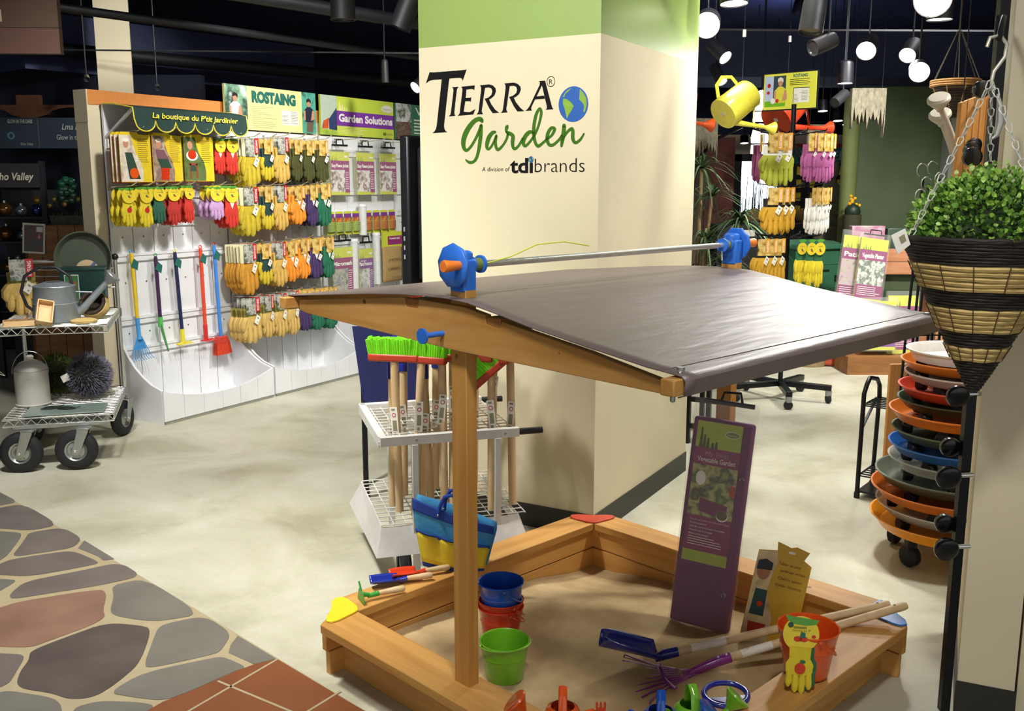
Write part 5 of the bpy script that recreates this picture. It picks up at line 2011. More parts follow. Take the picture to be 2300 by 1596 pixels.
m_sock = mat('socket_navy', '#1c2c86', .35)
for k, a in enumerate([(.06, .22, .0, .0, 'blue socketed tool at the rack left, behind the leftmost broom'), (.21, .16, -.03, .02, 'blue socketed tool behind the second broom'), (.30, .14, .02, .03, 'blue socketed tool behind the third broom'), (.5, .26, .0, .03, 'blue socketed tool at the rack right'), (.13, .34, .0, .02, 'blue socketed tool at the rack back'), (.28, .40, .0, .0, 'blue socketed tool in the back row, middle'), (.39, .2, -.02, .0, 'blue socketed tool behind the fourth broom'), (.46, .42, .0, .0, 'blue socketed tool in the back row, right')]):
    broom(a[4], a[0], a[1], a[2], a[3], (0, 0, 0), .86, False, m_sock, .62)

# navy poster stand behind the rack
t = thing('poster_stand', 'navy blue poster stand behind the brooms, left of the pillar', 'stand', (-.60, 4.78, 0), R(10))
b = MB(mat('poster_navy', '#151d52', .5, var=.15, scale=4))
b.prism([(-.20, .90), (.30, .90), (.30, .52), (-.155, .50)], -.01, .01)
b.use(mat('poster_blue', '#1c48b4', .5)).flat([(.0, .80), (.28, .80), (.28, .89), (.0, .89)], -.011)
b.use(mat('poster_green', '#3aa04a', .5)).flat([(.08, .84), (.2, .82), (.22, .86), (.1, .88)], -.0115)
b.done('poster', t, smooth=False)
b = MB(m_blackmetal)
for x in (-.15, .28):
    b.bb(x - .012, x + .012, -.01, .012, 0, .52)
    b.bb(x - .012, x + .012, -.10, .26, 0, .02)
    b.bb(x - .012, x + .012, .22, .24, 0, .84)
b.bb(-.17, .30, .01, .27, .84, .86)
b.done('stand_frame', t, smooth=False)
for x, y, lb in ((-.66, 4.93, 'red plastic tub glimpsed under the roof cloth, left'), (-.44, 4.97, 'red plastic tub glimpsed under the roof cloth, right')):
    t = thing('plastic_tub', lb, 'tub', (x, y, .0), 0, 'red tubs on a stand behind the roof')
    b = MB(mat('tub_red', '#d9401c', .4))
    b.lathe([(0, .86), (.085, .86), (.105, 1.03), (.112, 1.035), (.10, 1.03), (.08, .87), (0, .87)], 28)
    b.done('tub', t)
    # glass cloche in the third tray
o = thing('glass_cloche', 'round clear cloche with a dark cap in the white tray', 'cloche', gw(2.42, -.22, .052))
b = MB(mat('cloche_plastic', '#c9cdc9', .12, alpha=.55, spec=.8))
b.lathe([(.12, 0), (.122, .08), (.11, .16), (.075, .22), (.025, .245), (.025, .26)], 28)
b.done('dome', o)
b = MB(mat('cap_grey', '#55575c', .5))
b.cyl((0, 0, .25), (0, 0, .295), .032, .028)
b.done('cap', o)
# ------------------------------------------------------------------ chrome cart, far left
CT0 = (-2.82, 5.18, 0)
CTZ = R(17)
CC, SC = math.cos(CTZ), math.sin(CTZ)


def ct(x, y, z):
    return (CT0[0] + CC * x - SC * y, CT0[1] + SC * x + CC * y, z)


cart = thing('wire_cart', 'chrome wire shelf cart on big black tyres, far left', 'cart', CT0, CTZ)
W_, D_ = .57, .80
for z, nm in ((.31, 'lower_shelf'), (.82, 'upper_shelf')):
    b = MB(m_chrome)
    for zz in (z, z - .038):
        b.tube([(0, 0, zz), (W_, 0, zz), (W_, D_, zz), (0, D_, zz)], .0055, 8, closed=True)
    for i in range(18):
        y = D_ * (i + .5) / 18
        b.cyl((0, y, z), (W_, y, z), .0028, seg=6)
    for i in range(4):
        x = W_ * (i + .5) / 4
        b.cyl((x, 0, z - .006), (x, D_, z - .006), .003, seg=6)
    zig = []
    for i in range(21):
        zig.append((W_ * i / 20, -.001, z - (.004 if i % 2 else .035)))
    b.tube(zig, .003, 6)
    zig = [(W_ + .001, D_ * i / 28, z - (.004 if i % 2 else .035)) for i in range(29)]
    b.tube(zig, .003, 6)
    b.done(nm, cart)
for x in (.005, W_ - .005):
    b = MB(m_chrome)
    b.cyl((x, D_ - .02, .27), (x, D_ - .02, 1.13), .0125, seg=16)
    b.use(m_steel)
    for z in (.29, .80):
        b.cyl((x, D_ - .02, z - .03), (x, D_ - .02, z + .02), .018, seg=16)
    b.use(m_blackplastic).ball((x, D_ - .02, 1.145), .022, 12, 8)
    b.done('post', cart)
b = MB(m_chrome)
b.cyl((0, D_ - .02, 1.125), (W_, D_ - .02, 1.125), .011, seg=14)
for z in (1.075, 1.035, .995, .955):
    b.cyl((0, D_ - .02, z), (W_, D_ - .02, z), .005, seg=8)
b.done('back_rails', cart)
for y0, y1 in ((.02, .14), (.66, .78)):
    b = MB(m_steel)
    b.bb(.04, .53, y0, y1, .245, .272)
    b.done('caster_plate', cart, bevel=.004)


def caster(x, y, rz, nm):
    t = bpy.data.objects.new('caster', None)
    col.objects.link(t)
    t.parent = cart
    t.location = (x, y, 0)
    t.rotation_euler = (0, 0, rz)
    M = Matrix.Translation((0, 0, .115)) @ Matrix.Rotation(PI / 2, 4, 'X')
    b = MB(m_rubber)
    b.lathe([(.058, -.026), (.085, -.030), (.105, -.024), (.115, -.010), (.115, .010), (.105, .024), (.085, .030), (.058, .026), (.058, -.026)], 40, M)
    b.done('tyre', t)
    b = MB(m_steel)
    b.lathe([(0, -.022), (.02, -.024), (.034, -.014), (.046, -.014), (.054, -.024), (.060, -.027), (.060, .027), (.054, .024), (.046, .014), (.034, .014), (.02, .024), (0, .022)], 32, M)
    for k in range(4):
        a = k * PI / 2 + .4
        b.cyl((.04 * math.cos(a), -.019, .115 + .04 * math.sin(a)), (.04 * math.cos(a), -.012, .115 + .04 * math.sin(a)), .005, seg=8)
    b.done('hub', t)
    b = MB(m_steel)
    for s_ in (-1, 1):
        b.prism([(-.022, .10), (.0, .088), (.022, .10), (.075, .225), (.075, .245), (.02, .245)], s_ * .040 - .003, s_ * .040 + .003)
    b.bb(.015, .08, -.043, .043, .235, .246)
    b.use(m_chrome).cyl((0, -.047, .115), (0, .047, .115), .008, seg=10)
    b.done('fork', t, bevel=.002)
    return t


caster(.075, .03, R(-8), 'l')
caster(.365, .0, R(-6), 'r')
caster(.03, .74, R(78), 'bl')
caster(.545, .735, R(66), 'br')

ZU, ZL = .826, .317
# galvanised watering can
t = thing('watering_can', 'grey galvanised watering can with a dark hoop handle on the cart', 'watering can', ct(.285, .22, ZU), R(14))
b = MB(m_galv)
b.lathe([(0, 0), (.122, 0), (.126, .004), (.120, .10), (.122, .104), (.118, .108), (.112, .195), (.115, .20), (.112, .205), (.05, .225), (.045, .222), (.105, .198), (.11, .01), (0, .008)], 40)
b.done('can_body', t)
b = MB(m_galv)
b.tube([(.105, 0, .04), (.15, 0, .07), (.235, 0, .165), (.29, 0, .225)], [.026, .023, .018, .015], 16)
b.tube([(.28, 0, .212), (.295, 0, .228), (.318, 0, .252), (.322, 0, .256)], [.016, .030, .047, .044], 22)
b.cyl((.10, 0, .165), (.20, 0, .16), .005, seg=8)
b.done('spout', t)
b = MB(mat('handle_dark', '#2a2a30', .45, .3))
b.tube([(.10, 0, .19), (.085, 0, .255), (.02, 0, .305), (-.07, 0, .31), (-.15, 0, .26), (-.175, 0, .17), (-.15, 0, .09), (-.115, 0, .06)], .0085, 10)
b.done('hoop_handle', t)
# big green saucer leaning behind
t = thing('plant_saucer', 'large dull green saucer standing upright on the cart with a round label', 'saucer', ct(.395, .70, ZU + .318), rot=(R(-96) + PI, 0, CTZ))
m_olive = mat('olive_plastic', '#4a5242', .5)
t.rotation_euler = (R(82), 0, CTZ)
b = MB(m_olive)
b.lathe([(0, -.002), (.135, -.002), (.142, .0), (.160, .036), (.166, .038), (.166, .042), (.158, .042), (.138, .006), (0, .005)], 44)
b.done('dish', t)
b = MB(mat('label_peach', '#d8bd92', .5))
b.lathe([(0, .006), (.068, .006), (.068, .007), (0, .007)], 28, Matrix.Translation((.015, -.075, 0)))
b.use(mat('label_blue', '#5a6a98', .5)).slab([(.01, -.10), (.05, -.06), (.07, -.03), (.055, -.02), (.02, -.06)], .0072, .0078)
b.done('round_label', t, smooth=False)
# green planter box behind
t = thing('planter_box', 'dark green square planter with a printed care label on the cart', 'planter', ct(.405, .56, ZU), CTZ)
m_dg = mat('planter_green', '#0f3a36', .45)
b = MB(m_dg)
b.box((0, 0, .135), (.235, .16, .27), taper=1.06)
b.bb(-.128, .128, -.09, .09, .262, .278)
b.done('box', t, bevel=.004)
b = MB(m_paper)
b.rect(-.10, -.02, .05, .24, -.0888)
b.use(mat('label_green', '#3f7a4a', .5)).rect(-.096, -.024, .055, .235, -.0893)
b.use(mat('label_terra', '#a8603a', .5)).rect(-.085, -.035, .13, .2, -.0898)
text_lines(b, m_txtwhite, -.09, -.03, .06, .12, 5, -.09, .3, .3)
b.done('care_label', t, smooth=False)
# glove pack standing at the cart's left end
p0 = copy_tree(PROTO['tan2'], loc=ct(.055, .60, 1.155), rot=(0, 0, CTZ + .1), label='yellow leather glove pack hanging at the left end of the cart', group='glove pack on the cart')
p0.scale = (1.0, 1, 1.0)
p0 = copy_tree(PROTO['tan2'], loc=ct(.04, .68, 1.15), rot=(0, 0, CTZ - .15), label='yellow leather glove pack behind the one at the left end of the cart', group='glove pack on the cart')
# wooden trays
for (x, y, z, rot, lb) in ((.245, .055, ZU + .062, (R(58), R(14), CTZ + .25), 'small pale wooden tray tilted against the grey watering can'), (.12, .07, ZU + .001, (0, 0, CTZ + .15), 'small pale wooden tray lying flat at the front of the cart')):
    t = thing('wooden_tray', lb, 'tray', ct(x, y, z), rot=rot, group='small wooden trays on the cart')
    b = MB(m_tray)
    w, d, h = (.085, .135, .045) if z > ZU + .01 else (.17, .085, .03)
    b.bb(-w / 2, w / 2, -d / 2, d / 2, 0, .006)
    for x0, x1, y0, y1 in ((-w / 2, -w / 2 + .006, -d / 2, d / 2), (w / 2 - .006, w / 2, -d / 2, d / 2), (-w / 2, w / 2, -d / 2, -d / 2 + .006), (-w / 2, w / 2, d / 2 - .006, d / 2)):
        b.bb(x0, x1, y0, y1, .0055, h)
    b.done('tray', t, smooth=False)
    if z < ZU + .01:
        b = MB(mat('bulb_brown', '#8a6a44', .9, var=.2))
        for k in range(5):
            b.ball((-.06 + .03 * k, .01 * (k % 2), .022), (.02, .018, .016), 10, 8)
        b.done('bulbs', t)
t = thing('straw_basket', 'round straw basket with a dark opening on the cart, right of the grey can', 'basket', ct(.49, .30, ZU + .062), rot=(R(55), R(-25), CTZ))
b = MB(m_straw)
for k in range(9):
    a = k / 8
    r = .052 + .03 * math.sin(PI * min(1, .25 + .75 * a)) - .028 * a
    b.tube([(r * math.cos(q * PI / 12), r * math.sin(q * PI / 12), .05 - a * .11) for q in range(24)], .0085, 8, closed=True)
b.done('coils', t)
b = MB(m_darkstraw)
b.tube([(.066 * math.cos(q * PI / 12), .066 * math.sin(q * PI / 12), .062) for q in range(24)], .011, 8, closed=True)
b.lathe([(0, -.02), (.04, -.015), (.055, .04)], 20)
b.done('rim_and_lining', t)
b = MB(m_straw)
b.lathe([(0, 0), (.07, 0), (.072, .012), (.05, .02), (0, .024)], 24)
o = b.done('straw_mat', loc=ct(.44, .12, ZU + .0))
tag(o, 'small flat straw disc at the front right of the cart shelf', 'mat')
b = MB(m_handle)
b.tube([(0, 0, .006), (.03, .01, .04), (.05, .02, .075)], [.010, .011, .009], 10)
o = b.done('wooden_peg', loc=ct(.10, .30, ZU))
tag(o, 'pale wooden peg handle beside the grey watering can', 'peg')
# lower shelf: enamel canister, topiary balls, slate
t = thing('enamel_canister', 'off-white enamel canister with a knobbed lid on the lower cart shelf', 'canister', ct(.10, .37, ZL), CTZ)
m_en = mat('enamel_offwhite', '#c6c3bd', .35, var=.03)
b = MB(m_en)
b.lathe([(0, 0), (.094, 0), (.098, .006), (.093, .012), (.092, .20), (.096, .206), (.088, .208), (0, .205)], 36)
b.done('can_body', t)
b = MB(m_en)
b.lathe([(.092, .208), (.09, .222), (.06, .252), (.025, .266), (.018, .272), (.022, .284), (.014, .294), (0, .296)], 36)
b.done('lid', t)
b = MB(m_steel)
pts = [(.098 * math.cos(a), -.02, .19 + .13 * math.sin(a)) for a in [PI * k / 12 for k in range(13)]]
b.tube(pts, .0025, 6)
b.done('wire_handle', t)
text('small_lettering', 'POULTRY', mat('pale_grey_print', '#a9a6a0', .6), t, 0, .16, -.0945, w=.05, h=.008)


def leaf_ball(name, label, cat, loc, r, m, n, ll, lw, seed, stemless=True):
    rr = random.Random(seed)
    t = thing(name, label, cat, loc)
    b = MB(m)
    for i in range(n):
        z = 1 - 2 * (i + .5) / n
        a = i * 2.39996
        s_ = math.sqrt(1 - z * z)
        d = Vector((s_ * math.cos(a), s_ * math.sin(a), z))
        base = d * r * rr.uniform(.72, .86)
        tan = Vector((-d.y, d.x, rr.uniform(-.5, .5))).normalized()
        tan = (tan + d.cross(tan) * rr.uniform(-2, 2)).normalized()
        tip = d * r * rr.uniform(.95, 1.08) + tan * ll * .6
        mid = (base + tip) / 2 + d * ll * .12
        side = d.cross((tip - base)).normalized() * lw
        v = [b.bm.verts.new(Vector((0, 0, r)) + q) for q in (base, mid + side, tip, mid - side)]
        b.face(v)
    b.done('foliage', t, smooth=False, recalc=False)
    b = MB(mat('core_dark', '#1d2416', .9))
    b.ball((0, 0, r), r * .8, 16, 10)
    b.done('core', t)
    return t


leaf_ball('topiary_ball', 'dull green topiary ball behind the white canister on the lower shelf', 'plant', ct(.20, .64, ZL), .125, mat('leaf_moss', '#4a5a1c', .8, var=.4, scale=40), 900, .03, .007, 1)
leaf_ball('topiary_ball', 'grey lavender coloured topiary ball on the lower cart shelf', 'plant', ct(.405, .46, ZL), .138, mat('leaf_lavender', '#6f6f80', .85, var=.3, scale=40), 1600, .028, .003, 2)
b = MB(m_paper)
b.prism([(0, 0), (.04, .02), (.025, .06), (-.015, .04)], -.001, .001)
o = b.done('price_tag', loc=ct(.265, .40, ZL + .11), rot=(0, 0, CTZ))
tag(o, 'small white price tag on the lavender topiary ball', 'tag')
b = MB(mat('slate_green', '#75857c', .25, var=.12, scale=8))
b.bb(0, .42, 0, .24, 0, .008)
o = b.done('glass_sheet', bevel=.002, loc=ct(.10, .015, ZL + .001), rot=(0, 0, CTZ))
tag(o, 'grey green glass sheet lying at the front of the lower shelf', 'sheet')
for x, y, rz, lb in ((.22, .16, .3, 'dark iron leaf on the grey green sheet, left'), (.31, .13, -.2, 'dark iron leaf on the grey green sheet, right')):
    b = MB(mat('iron_leaf', '#2a332c', .5, .5))
    b.grid(lambda u, v: Vector(((u - .5) * .10, (v - .5) * .05 * math.sin(PI * (.1 + .8 * u)), .006 + .01 * math.sin(PI * u) * (1 - abs(2 * v - 1)))), 8, 6)
    b.tube([(.05, 0, .006), (.075, .01, .012)], .003, 6)
    o = b.done('iron_leaf', thick=.002, loc=ct(x, y, ZL + .009), rot=(0, 0, CTZ + rz))
    tag(o, lb, 'ornament', 'dark iron leaves on the cart')

# hosta at the very left edge
t = thing('potted_plant', 'dark leafy plant with pale leaf edges at the far left edge', 'plant', (-3.02, 5.05, 0))
b = MB(mat('pot_dark', '#2a2018', .8))
b.lathe([(0, 0), (.11, 0), (.15, .25), (.16, .26), (.14, .26), (.12, .22), (0, .22)], 24)
b.done('pot', t)
b = MB(mat('leaf_dark', '#1c2f1d', .5, var=.3))
b2 = MB(mat('leaf_edge', '#9fa88a', .6))
rr = random.Random(5)
for k in range(30):
    a = rr.uniform(0, 2 * PI)
    h = rr.uniform(.35, .92)
    rad = rr.uniform(.10, .22)
    c = Vector((rad * math.cos(a), rad * math.sin(a), h))
    d = Vector((math.cos(a), math.sin(a), -.5)).normalized()
    s_ = Vector((-math.sin(a), math.cos(a), 0))
    L, w = .17, .06
    for bb_, f in ((b2, 1.0), (b, .86)):
        P = [c + d * L * f * (u - .5) + s_ * w * f * math.sin(PI * u) * sg + Vector((0, 0, .0 if f == 1 else .003)) for u, sg in ((0, 0), (.25, 1), (.55, 1), (.8, .8), (1, 0), (.8, -.8), (.55, -1), (.25, -1))]
        bb_.face([bb_.bm.verts.new(q) for q in P])
    b.tube([(0, 0, .22), c * .5 + Vector((0, 0, .2)), c - d * L * .5], .004, 5)
b.done('leaves', t, smooth=False, recalc=False)
b2.done('leaf_margins', t, smooth=False, recalc=False)

# ------------------------------------------------------------------ dark shop behind, far left
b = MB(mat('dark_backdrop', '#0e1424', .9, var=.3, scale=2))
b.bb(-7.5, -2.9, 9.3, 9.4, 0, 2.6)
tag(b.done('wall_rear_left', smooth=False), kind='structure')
# brown hanging sign, upper left corner
t = thing('hanging_sign', 'brown hanging sign at the upper left corner with pale capital letters', 'sign', (-2.03, 4.5, 0), R(4))
b = MB(mat('sign_brown', '#3f2318', .7, var=.08, scale=3))
b.bb(-1.1, 0, 0, .04, 2.175, 2.285)
b.use(mat('sign_brown_dark', '#37200f', .7, var=.08, scale=3)).bb(-1.1, 0, 0, .04, 2.287, 2.42)
b.bb(-1.1, 0, 0, .04, 2.422, 2.6)
b.done('sign_board', t, smooth=False)
b = MB(m_black)
for x in (-1.0, -.1):
    b.cyl((x, .02, 2.6), (x, .02, 3.7), .004, seg=6)
b.done('hanging_wire', t)
text('lettering', 'AN', mat('sign_beige', '#8c806c', .6), t, -.285, 2.312, -.001, w=.085, h=.052, bold=.02)
# banner with glow signs
t = thing('banner_sign', 'dark banner sign with pale script lettering in the dim shop at left', 'sign', (-4.6, 8.0, 0), R(4))
m_ban = mat('banner_dark', '#1c2936', .8)
m_pale = mat('pale_lettering', '#9aa39a', .6)
b = MB(m_ban)
b.bb(-1.0, 1.25, 0, .02, 1.885, 2.13)
b.use(mat('banner_seam', '#4a5058', .7)).bb(.735, .74, -.002, 0, 1.89, 2.12)
b.use(mat('banner_glow', '#3a6a7a', .6)).disc(.52, 1.985, .03, .03, -.002, 14)
b.use(m_ban).disc(.52, 1.985, .015, .018, -.003, 14)
b.use(m_pale).disc(1.185, 2.035, .025, .018, -.002, 12)
b.done('banner', t, smooth=False)
text('lettering', 'Lma Lite', m_pale, t, 1.02, 2.035, -.003, w=.19, h=.05, shear=.3, bold=.01)
text('lettering', 'Glow in the Dark!', m_pale, t, 1.03, 1.955, -.003, w=.30, h=.042, bold=.005)
text('lettering', 'GLOW IN THE DARK', m_pale, t, .60, 2.085, -.003, w=.20, h=.03, bold=.02)
text('lettering', 'Echo Valley', m_pale, t, .64, 1.91, -.003, w=.10, h=.022, shear=.2)
for x0, x1, nm in ((-4.75, -4.05, 'left'), (-4.05, -3.35, 'middle'), (-3.55, -2.95, 'beside the display wall')):
    b = MB(mat('arch_wood', '#54301a', .8, var=.15))
    xm = (x0 + x1) / 2
    b.prism([(x0, 2.13), (x0, 2.33), (x0 + .1, 2.33), (x0 + .1, 2.25), (x1 - .1, 2.25), (x1 - .1, 2.33), (x1, 2.33), (x1, 2.13)] + [(xm + .22 * math.cos(a), 2.13 + .10 * math.sin(a)) for a in [q * PI / 8 for q in range(1, 8)]], 0, .05)
    o = b.done('wooden_arch', smooth=False, loc=(0, 8.3, 0))
    tag(o, 'dark orange wooden arch over the dim banner, ' + nm, 'arch', 'wooden arches in the dim shop')
# display fixture with the second name board
t = thing('display_fixture', 'dark display fixture with an italic name board and glass balls, far left', 'display unit', (-4.25, 7.9, 0), R(3))
b = MB(mat('fixture_dark', '#17171c', .6))
for x in (-.02, .43):
    b.bb(x, x + .04, -.02, .02, 0, 1.78)
b.bb(0, .45, .25, .28, 0, 1.55)
for z in (.55, .85, 1.12, 1.32):
    b.bb(0, .45, 0, .28, z, z + .015)
b.done('frame', t, smooth=False)
b = MB(mat('name_board', '#242226', .6))
b.bb(.01, .44, -.03, -.01, 1.57, 1.76)
b.done('name_board', t, smooth=False)
text('lettering', 'Echo Valley', mat('cream_lettering', '#cfc9b0', .6), t, .225, 1.63, -.0315, w=.34, h=.06, shear=.25, bold=.02)
m_glass = mat('dark_glass', '#3a4250', .08, .6)
rr = random.Random(9)
k = 0
for z in (.565, .865, 1.135, 1.335):
    for x in (.09, .225, .36):
        r = rr.uniform(.045, .065)
        b = MB(mat('glass_%s' % ['amber', 'smoke', 'blue'][k % 3], ['#6a4a20', '#7a8088', '#2a3a7a'][k % 3], .08, .7))
        b.ball((0, 0, r), r, 20, 12)
        b.use(m_steel).cyl((0, 0, 2 * r - .004), (0, 0, 2 * r + .015), .012, seg=10)
        o = b.done('glass_ball', loc=(-4.25 + x, 7.98, z))
        tag(o, '%s glass ball, %s on the %s shelf of the dark fixture' % (['amber', 'smoky', 'blue'][k % 3], ['left', 'middle', 'right'][k % 3], ['lowest', 'second', 'third', 'top'][k // 3]), 'ornament', 'glass balls on the dark fixture')
        k += 1
# wooden crate with framed picture, gold stakes
t = thing('wooden_crate', 'orange brown wooden crate stand in the dim shop behind the cart', 'crate', (-3.58, 7.62, 0), R(5))
b = MB(m_oldwood)
for k in range(5):
    b.bb(-.25 + k * .13, -.125 + k * .13, 0, .02, 0.0, 1.27)
b.bb(-.25, .4, .02, .24, 1.25, 1.28)
b.bb(-.25, -.23, .0, .24, 0, 1.25)
b.done('crate', t, smooth=False)
t = thing('framed_picture', 'white framed dark picture of ornaments on the wooden crate', 'picture', (-3.76, 7.60, 1.06), rot=(R(-3), R(4), R(5)))
b = MB(m_paper)
b.bb(-.085, .085, -.015, -.005, 0, .235)
b.use(photo('print_gnomes', ['#0e1a26', '#1c3a34', '#5a1c1c', '#2a2a3a'], 18)).rect(-.072, .072, .015, .22, -.0155)
b.use(m_paper).rect(.02, .068, .17, .21, -.016)
b.use(m_red).flat([(.03, .12), (.05, .12), (.042, .165)], -.016)
b.done('picture', t, smooth=False)
t = thing('hose_reel', 'dark red hose coil hanging on the wooden crate', 'hose', (-3.42, 7.615, .98))
b = MB(mat('hose_red', '#4a1618', .5))
for k in range(4):
    b.tube([((.14 - .012 * k) * math.cos(a), -.01 * k, (.16 - .012 * k) * math.sin(a)) for a in [q * PI / 16 for q in range(32)]], .008, 8, closed=True)
b.done('coil', t)
t = thing('planter_trough', 'grey moss trough with stakes on top of the wooden crate', 'planter', (-3.50, 7.76, 1.281))
b = MB(mat('trough_grey', '#4c5048', .8, var=.3))
b.box((0, 0, .035), (.30, .12, .07), taper=1.1)
b.done('trough', t)
b = MB(mat('moss', '#5a6a2a', .9, var=.4))
for k in range(40):
    x, y = rr.uniform(-.14, .14), rr.uniform(-.05, .05)
    b.tube([(x, y, .06), (x + rr.uniform(-.02, .02), y, .06 + rr.uniform(.02, .09 if x > .05 else .04))], [.006, .001], 5)
tag(b.done('moss', t), kind='stuff')
for k, (x, z, r, c) in enumerate(((-3.70, 1.45, .024, '#8a7a3a'), (-3.66, 1.50, .022, '#9a8440'), (-3.58, 1.46, .024, '#a08848'), (-3.47, 1.50, .026, '#7a7438'), (-3.80, 1.49, .03, '#8a6a2a'), (-3.40, 1.54, .022, '#a89a60'))):
    t = thing('garden_stake', 'gold disc flower stake above the wooden crate, %s from the left' % ORD[[1, 2, 3, 4, 0, 5][k]], 'ornament', (x + .02, 7.75, 1.281), group='gold disc stakes in the dim shop')
    b = MB(mat('gold_%d' % k, c, .3, .6))
    b.ball((0, 0, z - 1.30), (r, r * .4, r), 14, 10)
    b.done('disc', t)
    b = MB(m_blackmetal)
    b.cyl((0, 0, 0), (0, 0, z - 1.30), .003, seg=6)
    b.done('stem', t)
for k, (x, z, c, lb) in enumerate(((-3.55, 1.60, '#2a6a52', 'teal glass leaf ornament high in the dim shop'), (-3.33, 1.52, '#1c3a6a', 'dark blue glass flower in the dim shop behind the cart'), (-3.56, 1.53, '#4a6a5a', 'green and pink glass flower above the wooden crate'))):
    t = thing('glass_flower', lb, 'ornament', (x, 7.80, 1.281))
    b = MB(mat('glassflower_%d' % k, c, .15, .3))
    for q in range(7):
        a = q * 2 * PI / 7
        b.ball((.05 * math.cos(a), 0, z - 1.30 + .05 * math.sin(a)), (.035, .012, .03), 10, 8)
    b.done('petals', t)
    b = MB(m_blackmetal)
    b.cyl((0, 0, 0), (0, 0, z - 1.30), .003, seg=6)
    b.done('stem', t)
t = thing('wooden_post', 'yellowish moulded wooden post at the left edge of the display wall', 'post', (-3.28, 8.02, 0))
b = MB(wood_mat('post_yellow', '#8a6a30', '#b08a48', (10, 10, 1), .5, False))
b.bb(-.04, .05, -.04, .05, 0, 1.66)
b.bb(-.08, .08, -.06, .06, 1.66, 1.70)
b.bb(-.10, .10, -.08, .08, 1.70, 1.74)
b.done('post', t, smooth=False)
# ------------------------------------------------------------------ right side: caddies, hanging basket, pole
CADX, CADY = 1.90, 3.97
m_clearpl = mat('clear_plastic', '#cfd0c8', .25, alpha=.55, spec=.6)
CADS = [  # radius, rim height, colour, label, dish height
    (.331, .188, mat('caddy_amber', '#e6921c', .35), 'amber orange wheeled plant caddy at the bottom of the stack', .062),
    (.318, .250, m_clearpl, 'clear wheeled plant caddy, second from the bottom of the stack', .055),
    (.334, .323, mat('caddy_rust', '#c4661c', .4), 'rust orange wheeled plant caddy, third from the bottom of the stack', .055),
    (.322, .385, mat('caddy_greygreen', '#5f6656', .4), 'wide grey green wheeled plant caddy above the rust orange one', .055),
    (.278, .450, m_clearpl, 'clear wheeled plant caddy just below the blue one', .055),
    (.274, .514, mat('caddy_blue', '#2358a0', .35), 'blue wheeled plant caddy in the middle of the stack', .05),
    (.270, .578, mat('caddy_green', '#4c553f', .4), 'dark green wheeled plant caddy just above the blue one', .05),
    (.287, .657, mat('caddy_rust', '#c4661c', .4), 'rust orange wheeled plant caddy between the two dark green ones', .055),
    (.247, .706, mat('caddy_darkgreen', '#2f3a26', .4), 'dark green wheeled plant caddy just below the red one', .045),
    (.256, .763, mat('caddy_red', '#b8381e', .4), 'red wheeled plant caddy in the upper stack', .05),
    (.238, .820, mat('caddy_pale', '#bdbab2', .4), 'pale grey wheeled plant caddy just above the red one', .045),
    (.243, .871, mat('caddy_orange', '#cc6e1c', .4), 'orange wheeled plant caddy just below the white top one', .045),
    (.232, .918, mat('caddy_white', '#d9d4cc', .35), 'white wheeled plant caddy on top of the stack', .055),
]
zb = 0.0
for i, (r, zr, m, lb, dh) in enumerate(CADS):
    z0 = zr - dh
    prev = CADS[i - 1][1] - CADS[i - 1][4] if i else -.006
    t = thing('plant_caddy', lb, 'plant caddy', (CADX + .006 * math.sin(i * 2.1), CADY + .006 * math.cos(i * 1.7), z0), rz=i * .35, group='stacked wheeled plant caddies')
    b = MB(m)
    b.lathe([(0, 0), (r * .80, 0), (r * .88, .008), (r - .012, dh - .012), (r, dh - .006), (r + .002, dh), (r - .006, dh), (r - .016, dh - .010), (r * .87, .012), (r * .8, .005), (0, .005)], 48)
    b.done('dish', t)
    ch = z0 - prev - .008
    for k in range(5):
        a = k * 2 * PI / 5 + (2.35 if i == 0 else i * .4)
        rr_ = r * .72
        b = MB(m_rubber if i == 0 else m_blackplastic)
        cx, cy = rr_ * math.cos(a), rr_ * math.sin(a)
        hr = min(.046, ch / 2)
        M = Matrix.Translation((cx, cy, -ch + hr)) @ Matrix.Rotation(a, 4, 'Z') @ Matrix.Rotation(PI / 2, 4, 'Y')
        b.lathe([(0, -.022), (hr * .8, -.022), (hr, -.015), (hr, .015), (hr * .8, .022), (0, .022)], 16, M)
        b.bb(cx - .02, cx + .02, cy - .02, cy + .02, -max(.012, ch - 1.6 * hr), 0)
        b.done('caster', t)

# black pole in front of the right column, with its round headed hooks
t = thing('slim_pole', 'slim black metal pole standing in front of the right hand cream column', 'pole', (1.334, 2.738, 0))
b = MB(m_blackmetal)
b.bb(-.014, .014, -.012, .012, 0, 3.7)
b.use(m_steel)
for z in (.50, .76, 1.0):
    b.cyl((-.014, 0, z), (.014, 0, z), .005, seg=8)
b.done('pole', t, smooth=False)


def disc_knob(lb, loc, r, rz=0.0, tiltv=.25, stem=.04, grp='round black knobs on the slim pole', reach=None):
    t = thing('round_knob', lb, 'knob', loc, group=grp, rot=(tiltv, 0, rz))
    b = MB(mat('knob_black', '#0e0f14', .22))
    M = Matrix.Rotation(PI / 2, 4, 'X')
    b.lathe([(0, .012), (r * .7, .011), (r * .95, .006), (r, .0), (r * .96, -.010), (r * .8, -.022), (r * .3, -.028), (0, -.028)], 28, M)
    b.done('cap', t)
    b = MB(m_chrome)
    if reach:
        b.cyl((0, .012, 0), reach, .006, seg=10)
    else:
        b.cyl((r * .5, .015, 0), (r + stem, .02, .0), .008, seg=10)
    b.done('stem', t)


